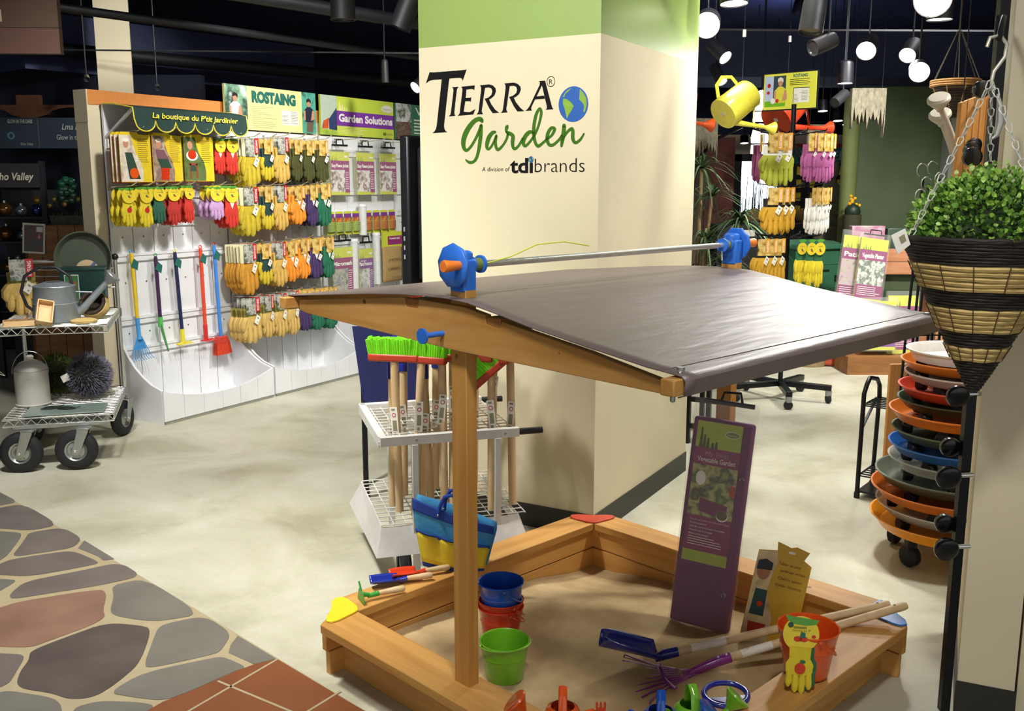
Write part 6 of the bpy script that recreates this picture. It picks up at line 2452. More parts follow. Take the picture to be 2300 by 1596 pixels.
for lb, x, y, z, r in (('glossy black round knob on the pole beside the red caddy', 1.288, 2.715, .995, .033), ('glossy black round knob on the pole beside the clear caddy, middle height', 1.274, 2.70, .755, .037), ('black round knob on the pole just above the middle one', 1.300, 2.76, .83, .030),
                       ('glossy black round knob low on the pole beside the amber caddy', 1.285, 2.70, .535, .036), ('black round knob behind the lowest one on the pole', 1.30, 2.755, .595, .030)):
    disc_knob(lb, (x, y, z), r)
for lb, x, y, z, r in (('black ball shaped knob high on the pole near the wicker basket', 1.606, 3.4, 1.918, .030), ('black round knob in front of the orange brown board, nearest of four', 1.575, 3.36, 1.690, .034), ('black round knob in front of the orange brown board, second of four', 1.60, 3.42, 1.715, .030),
                       ('black round knob in front of the orange brown board, third of four', 1.622, 3.46, 1.728, .028), ('black round knob in front of the orange brown board, last of four', 1.64, 3.49, 1.735, .026)):
    disc_knob(lb, (x, y, z), r, tiltv=0, grp='round black knobs before the orange brown board', reach=(1.655 - x, 3.548 - y, min(0, 1.87 - z)))
t = thing('display_board', 'orange brown grooved board behind the hanging basket chains, upper right', 'board', (1.665, 3.56, 0), R(8))
b = MB(m_brownboard)
b.prism([(-.068, 1.30), (.062, 1.30), (.062, 1.93), (-.062, 1.885)], -.012, .012)
for x in (-.04, -.015, .01, .035):
    b.use(mat('board_groove', '#8a5220', .6)).bb(x, x + .002, -.0128, -.012, 1.31, 1.90)
b.done('board', t, smooth=False)
b = MB(m_blackmetal)
for x in (-.05, .05):
    b.cyl((x, 0, 1.88), (x, 0, 3.7), .002, seg=6)
b.done('hanging_wire', t, smooth=False)
for x, y, z, lb in ((1.56, 3.62, 1.887, 'cream watering can with its rose raised left of the orange brown board, upper'), (1.612, 3.72, 1.84, 'cream watering can with its rose raised left of the orange brown board, lower')):
    t = thing('watering_can', lb, 'watering can', (x, y, z), R(0), 'cream watering cans upper right')
    m_cr = mat('can_cream', '#b9b3a2', .45)
    b = MB(m_cr)
    b.tube([(0, 0, 0), (.05, .02, -.085), (.115, .05, -.21)], [.010, .012, .016], 14)
    M = Matrix.Rotation(R(-25), 4, 'Y') @ Matrix.Rotation(R(28), 4, 'X')
    b.lathe([(0, .034), (.033, .031), (.040, .024), (.041, .015), (.03, -.0), (.014, -.02), (.011, -.03)], 26, M)
    b.done('spout', t)
    b = MB(m_cr)
    b.lathe([(0, -.33), (.07, -.33), (.06, -.16), (.062, -.15), (0, -.145)], 26, Matrix.Translation((.18, .08, 0)))
    b.done('can_body', t)

# hanging wicker cone with leafy plant, chains and hook
HB = Vector((1.200, 2.45, 0))
hb = thing('hanging_basket', 'striped straw cone basket with a leafy plant hung on chains, right', 'hanging basket', (HB.x, HB.y, 1.455))
NB = 30
bands = [(-.012, .050, 'd'), (.050, .115, 's'), (.115, .160, 'd'), (.160, .222, 's'), (.222, .262, 'd'), (.262, .300, 's'), (.300, .385, 'd')]


def cone_r(h):
    return .195 * max(.012, (1 - h / .40)) ** .92


cane = mat('split_cane', '#c2a768', .7, var=.18, scale=40, stretch=(1, 1, 8))
m_dark = mat('dark_cane', '#231c17', .6, var=.3, scale=60, stretch=(1, 1, 10), bump=.3)
for h0, h1, k in bands:
    b = MB(cane if k == 's' else m_dark)
    step = .0135 if k == 's' else .008
    n = max(1, round((h1 - h0) / step))
    for i in range(n):
        h = h0 + (h1 - h0) * (i + .5) / n
        rr_ = (h1 - h0) / n * .56
        R_ = cone_r(h)
        b.tube([((R_ + .0012 * math.sin(q * 2.3 + i)) * math.cos(q * PI / 20), (R_ + .0012 * math.sin(q * 2.3 + i)) * math.sin(q * PI / 20), -h + .001 * math.sin(q * .9 + i * 2)) for q in range(40)], rr_, 6, closed=True)
    if k == 's':
        b.use(mat('cane_tie', '#4a3a1c', .8))
        for q in range(14):
            a = q * 2 * PI / 14 + .1
            b.tube([((cone_r(h) + (h1 - h0) / n * .6) * math.cos(a), (cone_r(h) + (h1 - h0) / n * .6) * math.sin(a), -h) for h in (h0, (h0 + h1) / 2, h1)], .0013, 5)
    b.done('straw_band' if k == 's' else 'dark_band', hb)
b = MB(mat('basket_liner', '#6a6a5e', .7))
b.lathe([(.188, -.005), (.199, .010), (.196, .016), (.180, .004), (.10, -.19), (0, -.25)], 40)
b.use(m_dark)
b.tube([(.198 * math.cos(q * PI / 20), .198 * math.sin(q * PI / 20), .012 + .002 * math.sin(q * 3)) for q in range(40)], .006, 8, closed=True)
b.done('rim', hb)
# foliage: small glossy leaves
rr = random.Random(21)
m_leafs = [mat('leaf_bright', '#8fb84a', .4, var=.3, scale=20), mat('leaf_mid', '#649038', .4, var=.3, scale=20), mat('leaf_deep', '#355a24', .45, var=.3, scale=20), mat('leaf_light', '#bcd480', .4, var=.2, scale=20)]
b = MB(m_leafs[0])
for i in range(3400):
    a = rr.uniform(0, 2 * PI)
    c_ = rr.random()
    el = math.asin(c_)
    rad = rr.uniform(.72, 1.03)
    lump = 1 + .10 * math.sin(3 * a + 1) + .06 * math.sin(7 * a)
    d = Vector((math.cos(el) * math.cos(a), math.cos(el) * math.sin(a), math.sin(el)))
    p = Vector((d.x * .178 * rad * lump, d.y * .178 * rad * lump, .012 + d.z * .165 * rad * (1 + .08 * math.sin(5 * a))))
    p.x += -.0
    ax = (d + Vector((rr.uniform(-.9, .9), rr.uniform(-.9, .9), rr.uniform(-.3, .9)))).normalized()
    sd = ax.cross(Vector((rr.uniform(-1, 1), rr.uniform(-1, 1), rr.uniform(-1, 1)))).normalized()
    nrm = ax.cross(sd)
    L = rr.uniform(.012, .020)
    w = L * .42
    b.use(m_leafs[0 if rad > .9 and rr.random() < .6 else (3 if rad > .95 and rr.random() < .4 else (1 if rad > .8 else 2))])
    b.face([b.bm.verts.new(q) for q in (p, p + ax * L * .35 + sd * w * .8 + nrm * .002, p + ax * L * .72 + sd * w * .7 + nrm * .001, p + ax * L, p + ax * L * .72 - sd * w * .7 + nrm * .001, p + ax * L * .35 - sd * w * .8 + nrm * .002)])
b.use(mat('stem_dark', '#2a3a1a', .8)).ball((0, 0, .0), (.13, .13, .12), 16, 10)
b.done('foliage', hb, smooth=False, recalc=False)


def chain(b, p0, p1, link=.030):
    p0, p1 = Vector(p0), Vector(p1)
    v = p1 - p0
    n = max(2, int(v.length / (link * .78)))
    d = v.normalized()
    x = d.cross(Vector((0, 1, 0)))
    if x.length < 1e-3:
        x = Vector((1, 0, 0))
    x.normalize()
    y = d.cross(x)
    for i in range(n):
        c = p0 + v * ((i + .5) / n)
        s_ = (x + y).normalized() if i % 2 else (x - y).normalized()
        h = v.length / n * .60
        w = link * .24
        b.tube([c - d * h, c - d * h * .5 + s_ * w * .7, c + d * h * .5 + s_ * w, c + d * h, c + d * h * .5 - s_ * w, c - d * h * .5 - s_ * w * .7], .0017, 5, closed=True)


top = Vector((-.025, -.01, .395))
m_chainmetal = mat('chain_metal', '#e4e4dc', .35, .45)
for a in (R(182), R(-72), R(62)):
    b = MB(m_chainmetal)
    chain(b, (.196 * math.cos(a), .196 * math.sin(a), .012), top)
    b.done('chain', hb)
b = MB(mat('hook_cream', '#c9c4b2', .35, .4))
b.tube([top + Vector((0, 0, -.005)), top + Vector((.004, 0, .02)), top + Vector((.028, 0, .055)), top + Vector((.030, 0, .085)), top + Vector((.012, 0, .105)), top + Vector((-.012, 0, .100)), top + Vector((-.018, 0, .078))], .0045, 10)
b.done('s_hook', hb)
b = MB(m_paper)
b.prism([(0, 0), (.033, -.028), (.018, -.064), (-.022, -.032)], -.001, .001)
b.use(m_txtgrey).flat([(.005, -.013), (.019, -.025), (.012, -.038), (-.003, -.027)], -.0015)
o = b.done('price_tag', hb, smooth=False)
o.location = (-.215, -.02, .035)
o.rotation_euler = (0, R(28), 0)
# bracket arm above, fixed to the column
t = thing('hanging_bracket', 'dark iron bracket arm on the slim pole holding the basket hook', 'bracket', (0, 0, 0))
b = MB(mat('iron_dark', '#26262a', .5, .5))
b.tube([(1.330, 2.73, 2.02), (1.29, 2.64, 2.03), (1.22, 2.50, 2.00), (1.186, 2.44, 1.955), (1.182, 2.436, 1.945)], .007, 10)
b.cyl((1.334, 2.738, 1.99), (1.334, 2.738, 2.05), .018, seg=12)
b.done('arm', t)
t = thing('hanging_chain', 'thin loose chain hanging against the right hand column', 'chain', (1.385, 2.690, 1.90))
b = MB(m_chainmetal)
chain(b, (0, 0, 0), (.075, -.045, -.30), .035)
b.done('chain', t)
t = thing('white_spoon_hook', 'pale curved metal hook dangling beside the basket hook', 'hook', (1.262, 2.58, 1.80))
b = MB(mat('pale_metal', '#b9b9b2', .35, .5))
b.tube([(0, 0, .03), (.008, 0, .0), (.012, 0, -.04), (.006, 0, -.075), (-.006, 0, -.085)], [.003, .008, .011, .007, .003], 10)
b.done('hook', t)

# second wicker basket hanging further back
t = thing('hanging_basket', 'brown twig hanging basket with thin ties, further back under the lamps', 'hanging basket', (2.452, 5.5, 2.163))
b = MB(mat('twig_pale', '#a5763f', .8, var=.3, scale=60))
for k in range(3):
    b.tube([(.127 * math.cos(q * PI / 14), .127 * math.sin(q * PI / 14), -.006 - .012 * k) for q in range(28)], .008, 6, closed=True)
b.done('rim_twigs', t)
b = MB(m_darkstraw)
for k in range(12):
    h = .04 + .014 * k
    r = .125 * (1 - (h - .02) / .26)
    b.tube([(r * math.cos(q * PI / 14), r * math.sin(q * PI / 14), -h) for q in range(28)], .0075, 6, closed=True)
b.use(m_straw)
for k in range(8):
    a = k * PI / 4
    b.tube([(.128 * math.cos(a), .128 * math.sin(a), -.03), (.04 * math.cos(a), .04 * math.sin(a), -.2)], .003, 5)
b.done('twig_cone', t)
b = MB(mat('jute_dark', '#4a4438', .8))
for k in range(6):
    a = k * PI / 3 + .2
    b.tube([(.127 * math.cos(a), .127 * math.sin(a), 0), (.01 * math.cos(a), .01 * math.sin(a), .26)], .003, 5)
b.cyl((0, 0, .25), (0, 0, .50), .005, seg=6)
b.done('ties', t)

# wire trellis with scrolls behind the caddies
t = thing('wire_trellis', 'black wire trellis with curled tips behind the stacked caddies', 'trellis', (1.845, 4.44, 0), R(8))
b = MB(m_blackmetal)
rr = random.Random(4)
for k in range(9):
    x = .0 + .035 * k
    b.tube([(x - .03, .01 * (k % 3), 0.0), (x - .01 + .01 * (k % 2), .01 * (k % 3), .8), (x * .8 + .03, .015, 1.62 - .02 * (k % 3))], .0062, 6)
for z in (.45, .9, 1.3):
    b.cyl((-.02, .01, z), (.28, .01, z), .004, seg=6)
for x, z in ((.03, .70), (.05, .74), (.03, .585), (.055, .565)):
    b.tube([(x + (.003 + .004 * q / 3) * 3 * math.cos(q * .6), -.005, z + (.003 + .004 * q / 3) * 3 * math.sin(q * .6)) for q in range(13)], .0028, 6)
b.done('rods', t)
b = MB(m_steel)
for k, (x, z) in enumerate(((.01, 1.66), (.035, 1.60), (.01, 1.545), (.015, 1.49), (.06, 1.67), (.05, 1.44), (.10, 1.62))):
    b.tube([(x + .026 * math.cos(q * .45 + .6), -.01, z + .030 * math.sin(q * .45 + .6)) for q in range(9)], .003, 6)
b.done('curled_tips', t)
for lb, x, y, z, r in (('black oval pad on the wire trellis beside the roof corner, upper', 1.84, 4.30, .98, .055), ('dark green oval pad on the wire trellis, lower right of the black one', 1.92, 4.32, .86, .05)):
    t = thing('oval_pad', lb, 'pad', (x, y, z), rot=(.2, R(20), 0))
    b = MB(mat('pad_dark', '#14201a', .4))
    b.ball((0, 0, 0), (r * .55, .012, r), 18, 10)
    b.done('pad', t)
    b = MB(m_blackmetal)
    b.cyl((0, .01, 0), (.05, .16, -.03), .004, seg=6)
    b.done('arm', t)
t = thing('wooden_board', 'yellow brown wooden board standing behind the wire trellis', 'board', (1.875, 4.68, 0), R(6))
b = MB(m_brownboard)
b.bb(0, .15, 0, .02, 0, .72)
b.done('panel', t, smooth=False)

# little black tube shelf
t = thing('metal_shelf_stand', 'small black tubular shelf stand beside the stacked caddies', 'shelf', (1.785, 4.78, 0), R(-38))
b = MB(m_blackmetal)
for x in (0, .36):
    b.tube([(x, 0, 0), (x + .004, 0, .55), (x + .01, .02, .60), (x + .01, .06, .625), (x + .01, .18, .60), (x + .01, .225, .56), (x + .01, .235, .5), (x, .24, 0)], .0115, 10)
b.use(m_rubber)
for x in (0, .36):
    for y in (0, .24):
        b.cyl((x, y, 0), (x, y, .03), .015, seg=12)
b.done('tube_frame', t)
for z in (.49, .12):
    b = MB(m_blackmetal)
    for k in range(7):
        b.cyl((0, .24 * k / 6, z), (.36, .24 * k / 6, z), .004, seg=6)
    b.cyl((0, 0, z), (0, .24, z), .005, seg=6)
    b.cyl((.36, 0, z), (.36, .24, z), .005, seg=6)
    b.done('wire_shelf', t)
b = MB(m_blackmetal)
b.bar((0, .0, .36), (0, .22, .49), .012, .012)
b.bb(0, .36, 0, .24, .03, .04)
b.done('brace', t, smooth=False)

# ------------------------------------------------------------------ glove spinner
SPX, SPY = 2.02, 7.10
sp = thing('spinner_rack', 'black wheeled spinner rack of gloves with a sign on top', 'rack', (SPX, SPY, 0), R(8))
b = MB(m_blackmetal)
b.cyl((0, 0, .12), (0, 0, 2.16), .018, seg=14)
b.use(m_steel).cyl((0, 0, .30), (0, 0, .31), .022, seg=14)
b.done('pole', sp)
for k in range(5):
    a = k * 2 * PI / 5 - .55
    b = MB(m_blackmetal)
    b.bar((0, 0, .125), (.37 * math.cos(a), .37 * math.sin(a), .115), .045, .04)
    b.done('foot', sp, bevel=.003)
    b = MB(m_steel)
    cx, cy = .35 * math.cos(a), .35 * math.sin(a)
    b.bb(cx - .018, cx + .018, cy - .018, cy + .018, .055, .096)
    b.use(m_rubber)
    b.lathe([(0, -.012), (.03, -.012), (.033, -.006), (.033, .006), (.03, .012), (0, .012)], 18, Matrix.Translation((cx, cy, .033)) @ Matrix.Rotation(k * 1.1, 4, 'Z') @ Matrix.Rotation(PI / 2, 4, 'Y'))
    b.done('caster', sp)
for z in (1.97, 1.60, 1.235):
    b = MB(m_blackmetal)
    for k in range(8):
        a = k * PI / 4
        b.tube([(0, 0, z - .03), (.24 * math.cos(a), .24 * math.sin(a), z), (.25 * math.cos(a), .25 * math.sin(a), z + .012)], .004, 6)
    b.tube([(.10 * math.cos(q * PI / 10), .10 * math.sin(q * PI / 10), z - .02) for q in range(20)], .004, 6, closed=True)
    b.done('hook_ring', sp)
sg = thing('spinner_sign', 'yellow glove sign picturing a woman, on top of the spinner rack', 'sign', (1.845, 7.27, 2.13), R(-42))
sg.scale = (.84, 1, 1)
b = MB(m_black)
b.bb(-.008, .488, .0, .02, -.008, .258)
b.done('sign_frame', sg, smooth=False)
b = MB(mat('sign_yellow', '#dfe04c', .45, var=.02))
b.bb(0, .48, -.006, 0, 0, .25)
b.use(mat('print_sky', '#b9c8dc', .5)).rect(.012, .09, .02, .235, -.0064)
b.use(mat('print_night', '#33424a', .5)).rect(.09, .205, .02, .235, -.0064)
b.use(m_green).rect(.012, .205, .02, .06, -.0066)
person_print(b, .155, .15, .19, '#d9d040', skin='#b98a68', hair='#e0dcc8', y=-.0068)
b.use(m_strip_r).disc(.05, .17, .016, .016, -.008, 12)
b.disc(.045, .12, .014, .012, -.008, 12)
b.disc(.13, .06, .016, .014, -.008, 12)
b.use(m_paper).disc(.09, .06, .022, .02, -.008, 12)
b.use(m_paper).rect(.275, .42, .04, .14, -.0066)
b.use(m_txtblack).rect(.275, .28, .04, .145, -.007)
b.rect(.275, .42, .14, .145, -.007)
text_lines(b, m_txtgrey, .285, .33, .045, .10, 6, -.0072, .3, .5)
text_lines(b, m_txtgrey, .35, .415, .05, .12, 7, -.0072, .3, .3)
text_lines(b, m_txtblack, .24, .44, .155, .205, 4, -.0072, .28, .2)
b.done('sign_board', sg, smooth=False)
text('lettering', 'ROSTAING', m_teal, sg, .335, .218, -.0076, w=.13, h=.022, bold=.03)

HAND['pink'] = (mat('knit_pink', '#a8588c', .85), mat('knit_pink', '#a8588c', .85))
HAND['whitelime'] = (mat('knit_lime', '#aab03a', .85), mat('knit_white', '#e8e6dc', .9))
HAND['blackyel'] = (mat('suede_gold', '#cf9f2c', .8), mat('suede_black', '#26241f', .85))
HAND['white'] = (mat('knit_white', '#e8e6dc', .9), None)
HAND['kid_gy'] = (mat('kid_yellow', '#dcc62c', .85), mat('kid_greenback', '#2e6a44', .85))
NM2 = {'pink': 'pink gloves', 'whitelime': 'lime and white gloves', 'blackyel': 'gold and black gloves', 'white': 'white striped gloves', 'kid_gy': "yellow and green children's gloves"}
P2 = {}
SPIN = [  # kind, px-ish x offset, y offset, z, w, h, rz, which
    ('pink', -.26, -.08, 1.95, .10, .34, .9, 'top tier, far left'), ('whitelime', -.19, -.22, 1.95, .17, .37, .1, 'top tier, front'), ('whitelime', -.11, -.20, 1.95, .15, .36, -.1, 'top tier, behind the front pack'),
    ('pink', .07, -.20, 1.95, .12, .34, .5, 'top tier, first right of the pole'), ('pink', .14, -.18, 1.95, .12, .34, .5, 'top tier, second right of the pole'), ('pink', .20, -.14, 1.95, .12, .34, .5, 'top tier, third right of the pole'), ('pink', .25, -.06, 1.95, .12, .33, .6, 'top tier, far right'),
    ('blackyel', -.17, -.21, 1.575, .17, .33, .1, 'middle tier, front left'), ('blackyel', -.11, -.17, 1.575, .16, .33, .1, 'middle tier, behind the front left pack'), ('blackyel', -.06, -.14, 1.575, .15, .32, .15, 'middle tier, beside the pole'),
    ('white', .10, -.20, 1.575, .10, .33, .7, 'middle tier, first right of the pole'), ('white', .15, -.17, 1.575, .10, .33, .7, 'middle tier, second right of the pole'), ('white', .20, -.13, 1.575, .10, .33, .7, 'middle tier, third right of the pole'), ('white', .24, -.08, 1.575, .10, .32, .7, 'middle tier, far right'),
    ('blackyel', -.23, -.18, 1.215, .14, .33, .2, 'lowest tier, front left'), ('blackyel', -.17, -.17, 1.215, .14, .33, .2, 'lowest tier, second from left'), ('blackyel', -.11, -.15, 1.215, .14, .33, .2, 'lowest tier, third from left'),
    ('kid_gy', .04, -.20, 1.215, .12, .33, .4, 'lowest tier, first right of the pole'), ('kid_gy', .11, -.19, 1.215, .12, .34, .4, 'lowest tier, second right of the pole'), ('kid_gy', .18, -.16, 1.215, .13, .35, .4, 'lowest tier, far right')]
for kind, x, y, z, w, h, rz, wh in SPIN:
    if kind not in P2:
        src = 'rig' if kind == 'kid_gy' else kind
        HAND.setdefault(kind, HAND['rig'])
        sv = kind
        if kind == 'kid_gy':
            HAND['kidgy'] = HAND['kid_gy']
            sv = 'kidgy'
        P2[kind] = (pack_proto(sv, w, h), w, h)
        o = P2[kind][0]
    else:
        o = copy_tree(P2[kind][0])
    o.location = (SPX + x, SPY + y, z - .004)
    o.rotation_euler = (0, 0, rz)
    o.scale = (w / P2[kind][1], 1, h / P2[kind][2])
    o['label'] = '%s, spinner rack, %s' % (NM2[kind], wh)
    o['group'] = NM2[kind] + ' on the spinner rack'
    o['category'] = 'gloves'


# ------------------------------------------------------------------ big hanging watering cans
def big_can(name, label, loc, Xd, Zd, m, s=1.0, wire=None):
    t = thing(name, label, 'watering can', loc, rot=basis_rot(Xd, Zd))
    t.scale = (s, s, s)
    b = MB(m)
    b.lathe([(0, 0), (.098, 0), (.100, .003), (.094, .24), (.0935, .245), (.088, .24), (.093, .012), (0, .006)], 40)
    b.use(mat('can_badge', '#c9c4b0', .5)).lathe([(0, -.0012), (.014, -.001), (.0145, -.0)], 12)
    b.done('can_body', t)
    b = MB(m)
    b.tube([(.085, 0, .03), (.16, 0, .11), (.235, 0, .19)], [.020, .0145, .0115], 16)
    b.tube([(.228, 0, .182), (.245, 0, .20), (.268, 0, .226), (.272, 0, .230)], [.012, .022, .042, .040], 22)
    b.tube([(.09, 0, .21), (.165, 0, .135)], .007, 8)
    b.done('spout', t)
    b = MB(m)
    b.tube([(-.095, 0, .05), (-.165, 0, .10), (-.185, 0, .17), (-.15, 0, .225), (-.09, 0, .225)], .008, 8, flat=1.6)
    b.done('side_handle', t)
    b = MB(m)
    b.tube([(.09, -.02, .235), (.06, 0, .285), (-.02, 0, .30), (-.09, 0, .24)], .007, 8, flat=1.6)
    b.done('top_handle', t)
    return t


big_can('watering_can', 'large yellow watering can hanging tipped from the ceiling', (1.375, 6.45, 2.045), (.62, -.12, -.74), (.66, .42, .57), m_yenamel, 1.05)
big_can('watering_can', 'large red watering can hanging behind the spinner sign', (2.06, 7.72, 2.09), (.70, -.1, -.66), (.62, .45, .62), m_red, 1.35)
big_can('watering_can', 'large orange watering can hanging half hidden by the pillar', (.93, 6.28, 2.05), (.62, -.12, -.72), (.66, .42, .57), m_orange, 1.05)
for (x, y, z0, nm) in ((1.505, 6.5, 2.27, 'yellow can'), (2.16, 7.8, 2.42, 'red can'), (1.06, 6.33, 2.28, 'orange can')):
    t = thing('hanging_wire', 'thin ceiling wire with a white clip holding the ' + nm, 'wire', (x, y, z0), group='ceiling wires of the hanging cans')
    b = MB(m_black)
    b.cyl((0, 0, 0), (0, 0, 3.70 - z0), .0025, seg=6)
    b.done('wire', t)
    b = MB(m_paper)
    b.cyl((0, 0, .265), (0, 0, .31), .012, seg=10)
    b.done('clip', t)


# ------------------------------------------------------------------ plants by the spinner
def fountain_plant(label, x, y, heads, pot_r=.14):
    t = thing('spiky_plant', label, 'plant', (x, y, 0), group=None)
    b = MB(mat('pot_brown', '#3a2a20', .7))
    b.lathe([(0, 0), (pot_r * .8, 0), (pot_r, .26), (pot_r + .008, .27), (pot_r - .01, .27), (pot_r * .8, .24), (0, .24)], 26)
    b.done('pot', t)
    b = MB(mat('trunk_tan', '#8a7450', .8, var=.2))
    for hx, hy, hz, rL, n in heads:
        b.tube([(hx * .2, hy * .2, .24), (hx * .5, hy * .5, hz * .6), (hx, hy, hz)], [.022, .017, .014], 8)
    b.done('trunk', t)
    b = MB(mat('leaf_long', '#3f5a34', .5, var=.3, scale=10))
    m2 = mat('leaf_long_light', '#7c9468', .5, var=.2, scale=10)
    rr = random.Random(int(x * 100))
    for hx, hy, hz, rL, n in heads:
        for k in range(n):
            a = rr.uniform(0, 2 * PI)
            el = rr.uniform(.0, 1.25)
            L = rL * rr.uniform(.75, 1.15)
            b.use(m2 if rr.random() < .25 else b.mats[0])
            d = Vector((math.cos(a), math.sin(a), 0))
            s_ = Vector((-math.sin(a), math.cos(a), 0))
            prev = None
            for q in range(7):
                u = q / 6
                p = Vector((hx, hy, hz)) + d * L * (math.cos(el) * u + .25 * u * u) + Vector((0, 0, L * (math.sin(el) * u * 1.1 - .85 * u * u)))
                w = .011 * (1 - u) ** .7 + .0008
                cur = (b.bm.verts.new(p + s_ * w), b.bm.verts.new(p - s_ * w))
                if prev:
                    b.face([prev[0], prev[1], cur[1], cur[0]])
                prev = cur
    b.done('leaves', t, smooth=False, recalc=False)
    return t


fountain_plant('tall spiky leaved plant on tan trunks, beside the pillar', 1.50, 7.85, [(.02, 0, 1.72, .36, 60), (.12, .05, 1.50, .34, 50), (-.12, .0, 1.45, .34, 50), (.05, -.1, 1.15, .32, 50), (-.05, .05, .85, .32, 50)])
fountain_plant('shorter spiky leaved plant below the hanging yellow can', 1.80, 7.72, [(.0, -.05, 1.30, .34, 80), (-.1, .05, .95, .3, 50), (.05, .1, .75, .3, 40)])

# ------------------------------------------------------------------ compost bin, stump, planter table and packages
t = thing('compost_bin', 'dark green square compost bin with a lid, right background', 'bin', (2.80, 9.15, 0), R(24))
m_bin = mat('bin_green', '#2f6248', .5, var=.1, scale=6)
b = MB(m_bin)
b.box((0, 0, .50), (.50, .50, 1.0), taper=.92)
for z in (.2, .42, .64, .86):
    b.bb(-.245 + .02 * z, .245 - .02 * z, -.256 + .022 * z, -.25 + .022 * z, z, z + .012)
b.done('bin_body', t, bevel=.01)
b = MB(m_bin)
b.box((0, 0, 1.025), (.51, .51, .05), taper=.96)
b.box((0, 0, 1.06), (.46, .46, .03), taper=.7)
b.done('lid', t, bevel=.012)
b = MB(m_black)
for z in (.45, .70):
    b.bb(.13, .17, -.245, -.235, z, z + .06)
b.bb(-.06, .06, -.2415, -.232, .80, .815)
b.done('latches', t, smooth=False)
b = MB(mat('stump_tan', '#a08a64', .9, var=.2, scale=30))
b.lathe([(0, 0), (.155, 0), (.165, .02), (.16, .17), (.15, .18), (0, .18)], 30)
o = b.done('tree_stump', loc=(2.66, 8.52, 0))
tag(o, 'pale round stump on the floor in front of the green compost bin', 'stump')
t = thing('raised_planter', 'reddish timber raised planter behind the leaning packages', 'planter', (3.10, 8.60, 0), R(-4))
b = MB(m_cedar)
b.bb(-.06, .80, 0, .03, .92, 1.03)
b.bb(-.06, .80, 0, .03, .805, .915)
b.bb(0, .03, .03, .5, .81, 1.03)
b.bb(.77, .80, .03, .5, .81, 1.03)
for x in (.0, .72):
    for y in (.03, .42):
        b.bb(x, x + .08, y, y + .08, 0, 1.0)
b.done('box', t, smooth=False)
b = MB(m_gw)
b.bb(.08, .72, .06, .08, .66, .80)
b.done('green_apron_board', t, smooth=False)
b = MB(mat('soil_black', '#17130f', .95))
b.bb(.03, .77, .03, .5, .96, .98)
b.done('soil', t, smooth=False)
m_kitpink = photo('print_patio', ['#8a4a70', '#b9b8a0', '#c8a8b8', '#6a8a5a'], 18)
m_kitgreen = photo('print_grow', ['#8a9a84', '#d8dcd4', '#5a6a4a', '#b0a8c8'], 22)


def packet2(label, loc, rot, w, h, word, pic, bandcol, hang=True):
    t = thing('planter_packet', label, 'packet', loc, rot=rot, group='lime and magenta planter packets, right background')
    b = MB(m_limecard)
    b.bb(-w / 2, w / 2, 0, .02, 0, h)
    b.use(bandcol).rect(-w / 2, w / 2, h * .07, h * .82, -.001)
    b.use(pic).rect(-w * .48, w * .48, h * .28, h * .66, -.0016)
    b.use(m_limecard).rect(-w / 2, w / 2, 0, h * .07, -.001)
    text_lines(b, m_txtwhite, -w * .42, w * .42, h * .1, h * .25, 5, -.0016, .25, .4)
    b.use(mat('silhouette', '#7a8a2a', .5))
    for k in range(4):
        b.flat([(-w * .4 + k * w * .08, h * .82), (-w * .34 + k * w * .08, h * .82), (-w * .37 + k * w * .08, h * (.86 + .05 * (k % 2)))], -.0016)
    b.done('printed_card', t, smooth=False)
    text('lettering', word, m_txtwhite, t, 0, h * .70, -.002, w=w * .8, h=h * .07, bold=.03)
    b = MB(m_clear)
    b.bb(-w * .55, w * .55, -.006, .03, -.01, h * 1.08)
    b.done('clear_film', t, smooth=False)
    if hang:
        b = MB(m_blackplastic)
        b.bb(-w * .42, w * .42, .0, .012, h * 1.05, h * 1.07)
        b.tube([(-.05, .006, h * 1.07), (-.045, .006, h * 1.13), (.045, .006, h * 1.13), (.05, .006, h * 1.07)], .005, 6)
        b.done('hanger', t)


packet2('tall planter packet with a green picture leaning on the timber planter', (3.075, 8.30, .58), (R(-7), R(7), 0), .24, .56, 'Vegetable Planter', m_kitgreen, m_magenta)
packet2('tall planter packet half hidden behind the one with a green picture', (2.93, 8.38, .56), (R(-7), R(7), 0), .20, .60, 'Patio', m_kitpink, m_magenta, False)
packet2('planter packet reading patio planters low behind the roof corner', (3.12, 8.10, .20), (R(-6), 0, 0), .30, .42, 'Patio Planters', m_kitgreen, mat('violet_print', '#7a3a88', .5), False)
packet2('planter packet at the far right behind the wire trellis, low', (3.36, 8.16, .16), (R(-6), 0, 0), .26, .50, 'Tree', m_kitpink, m_magenta, False)
b = MB(mat('orange_bag', '#a8482c', .5, var=.1))
b.bb(-.16, .16, 0, .06, 0, .52)
o = b.done('orange_bag', bevel=.02, loc=(2.92, 8.40, 0.0), rot=(R(-6), R(5), 0))
tag(o, 'dull orange red bag under the tall packets by the compost bin', 'bag')
t = thing('packet_crate', 'low wooden crate supporting the planter packets', 'crate', (2.95, 8.08, 0))
b = MB(m_oldwood)
b.bb(-.1, .60, -.05, .28, .0, .155)
b.done('crate', t, smooth=False)
for lb, loc, w, h, m in (('pale pink and grey packet standing on the timber planter', (3.22, 8.75, .985), .30, .24, photo('print_palepink', ['#c8c8c0', '#b87a98', '#d8d4cc'], 6)), ('dark green packet standing on the timber planter beside the pink one', (3.52, 8.74, .985), .26, .22, photo('print_darkgreen', ['#39483c', '#4a5a4c', '#2c382e'], 6))):
    b = MB(m)
    b.bb(-w / 2, w / 2, 0, .10, 0, h)
    o = b.done('boxed_packet', bevel=.006, loc=loc)
    tag(o, lb, 'packet')
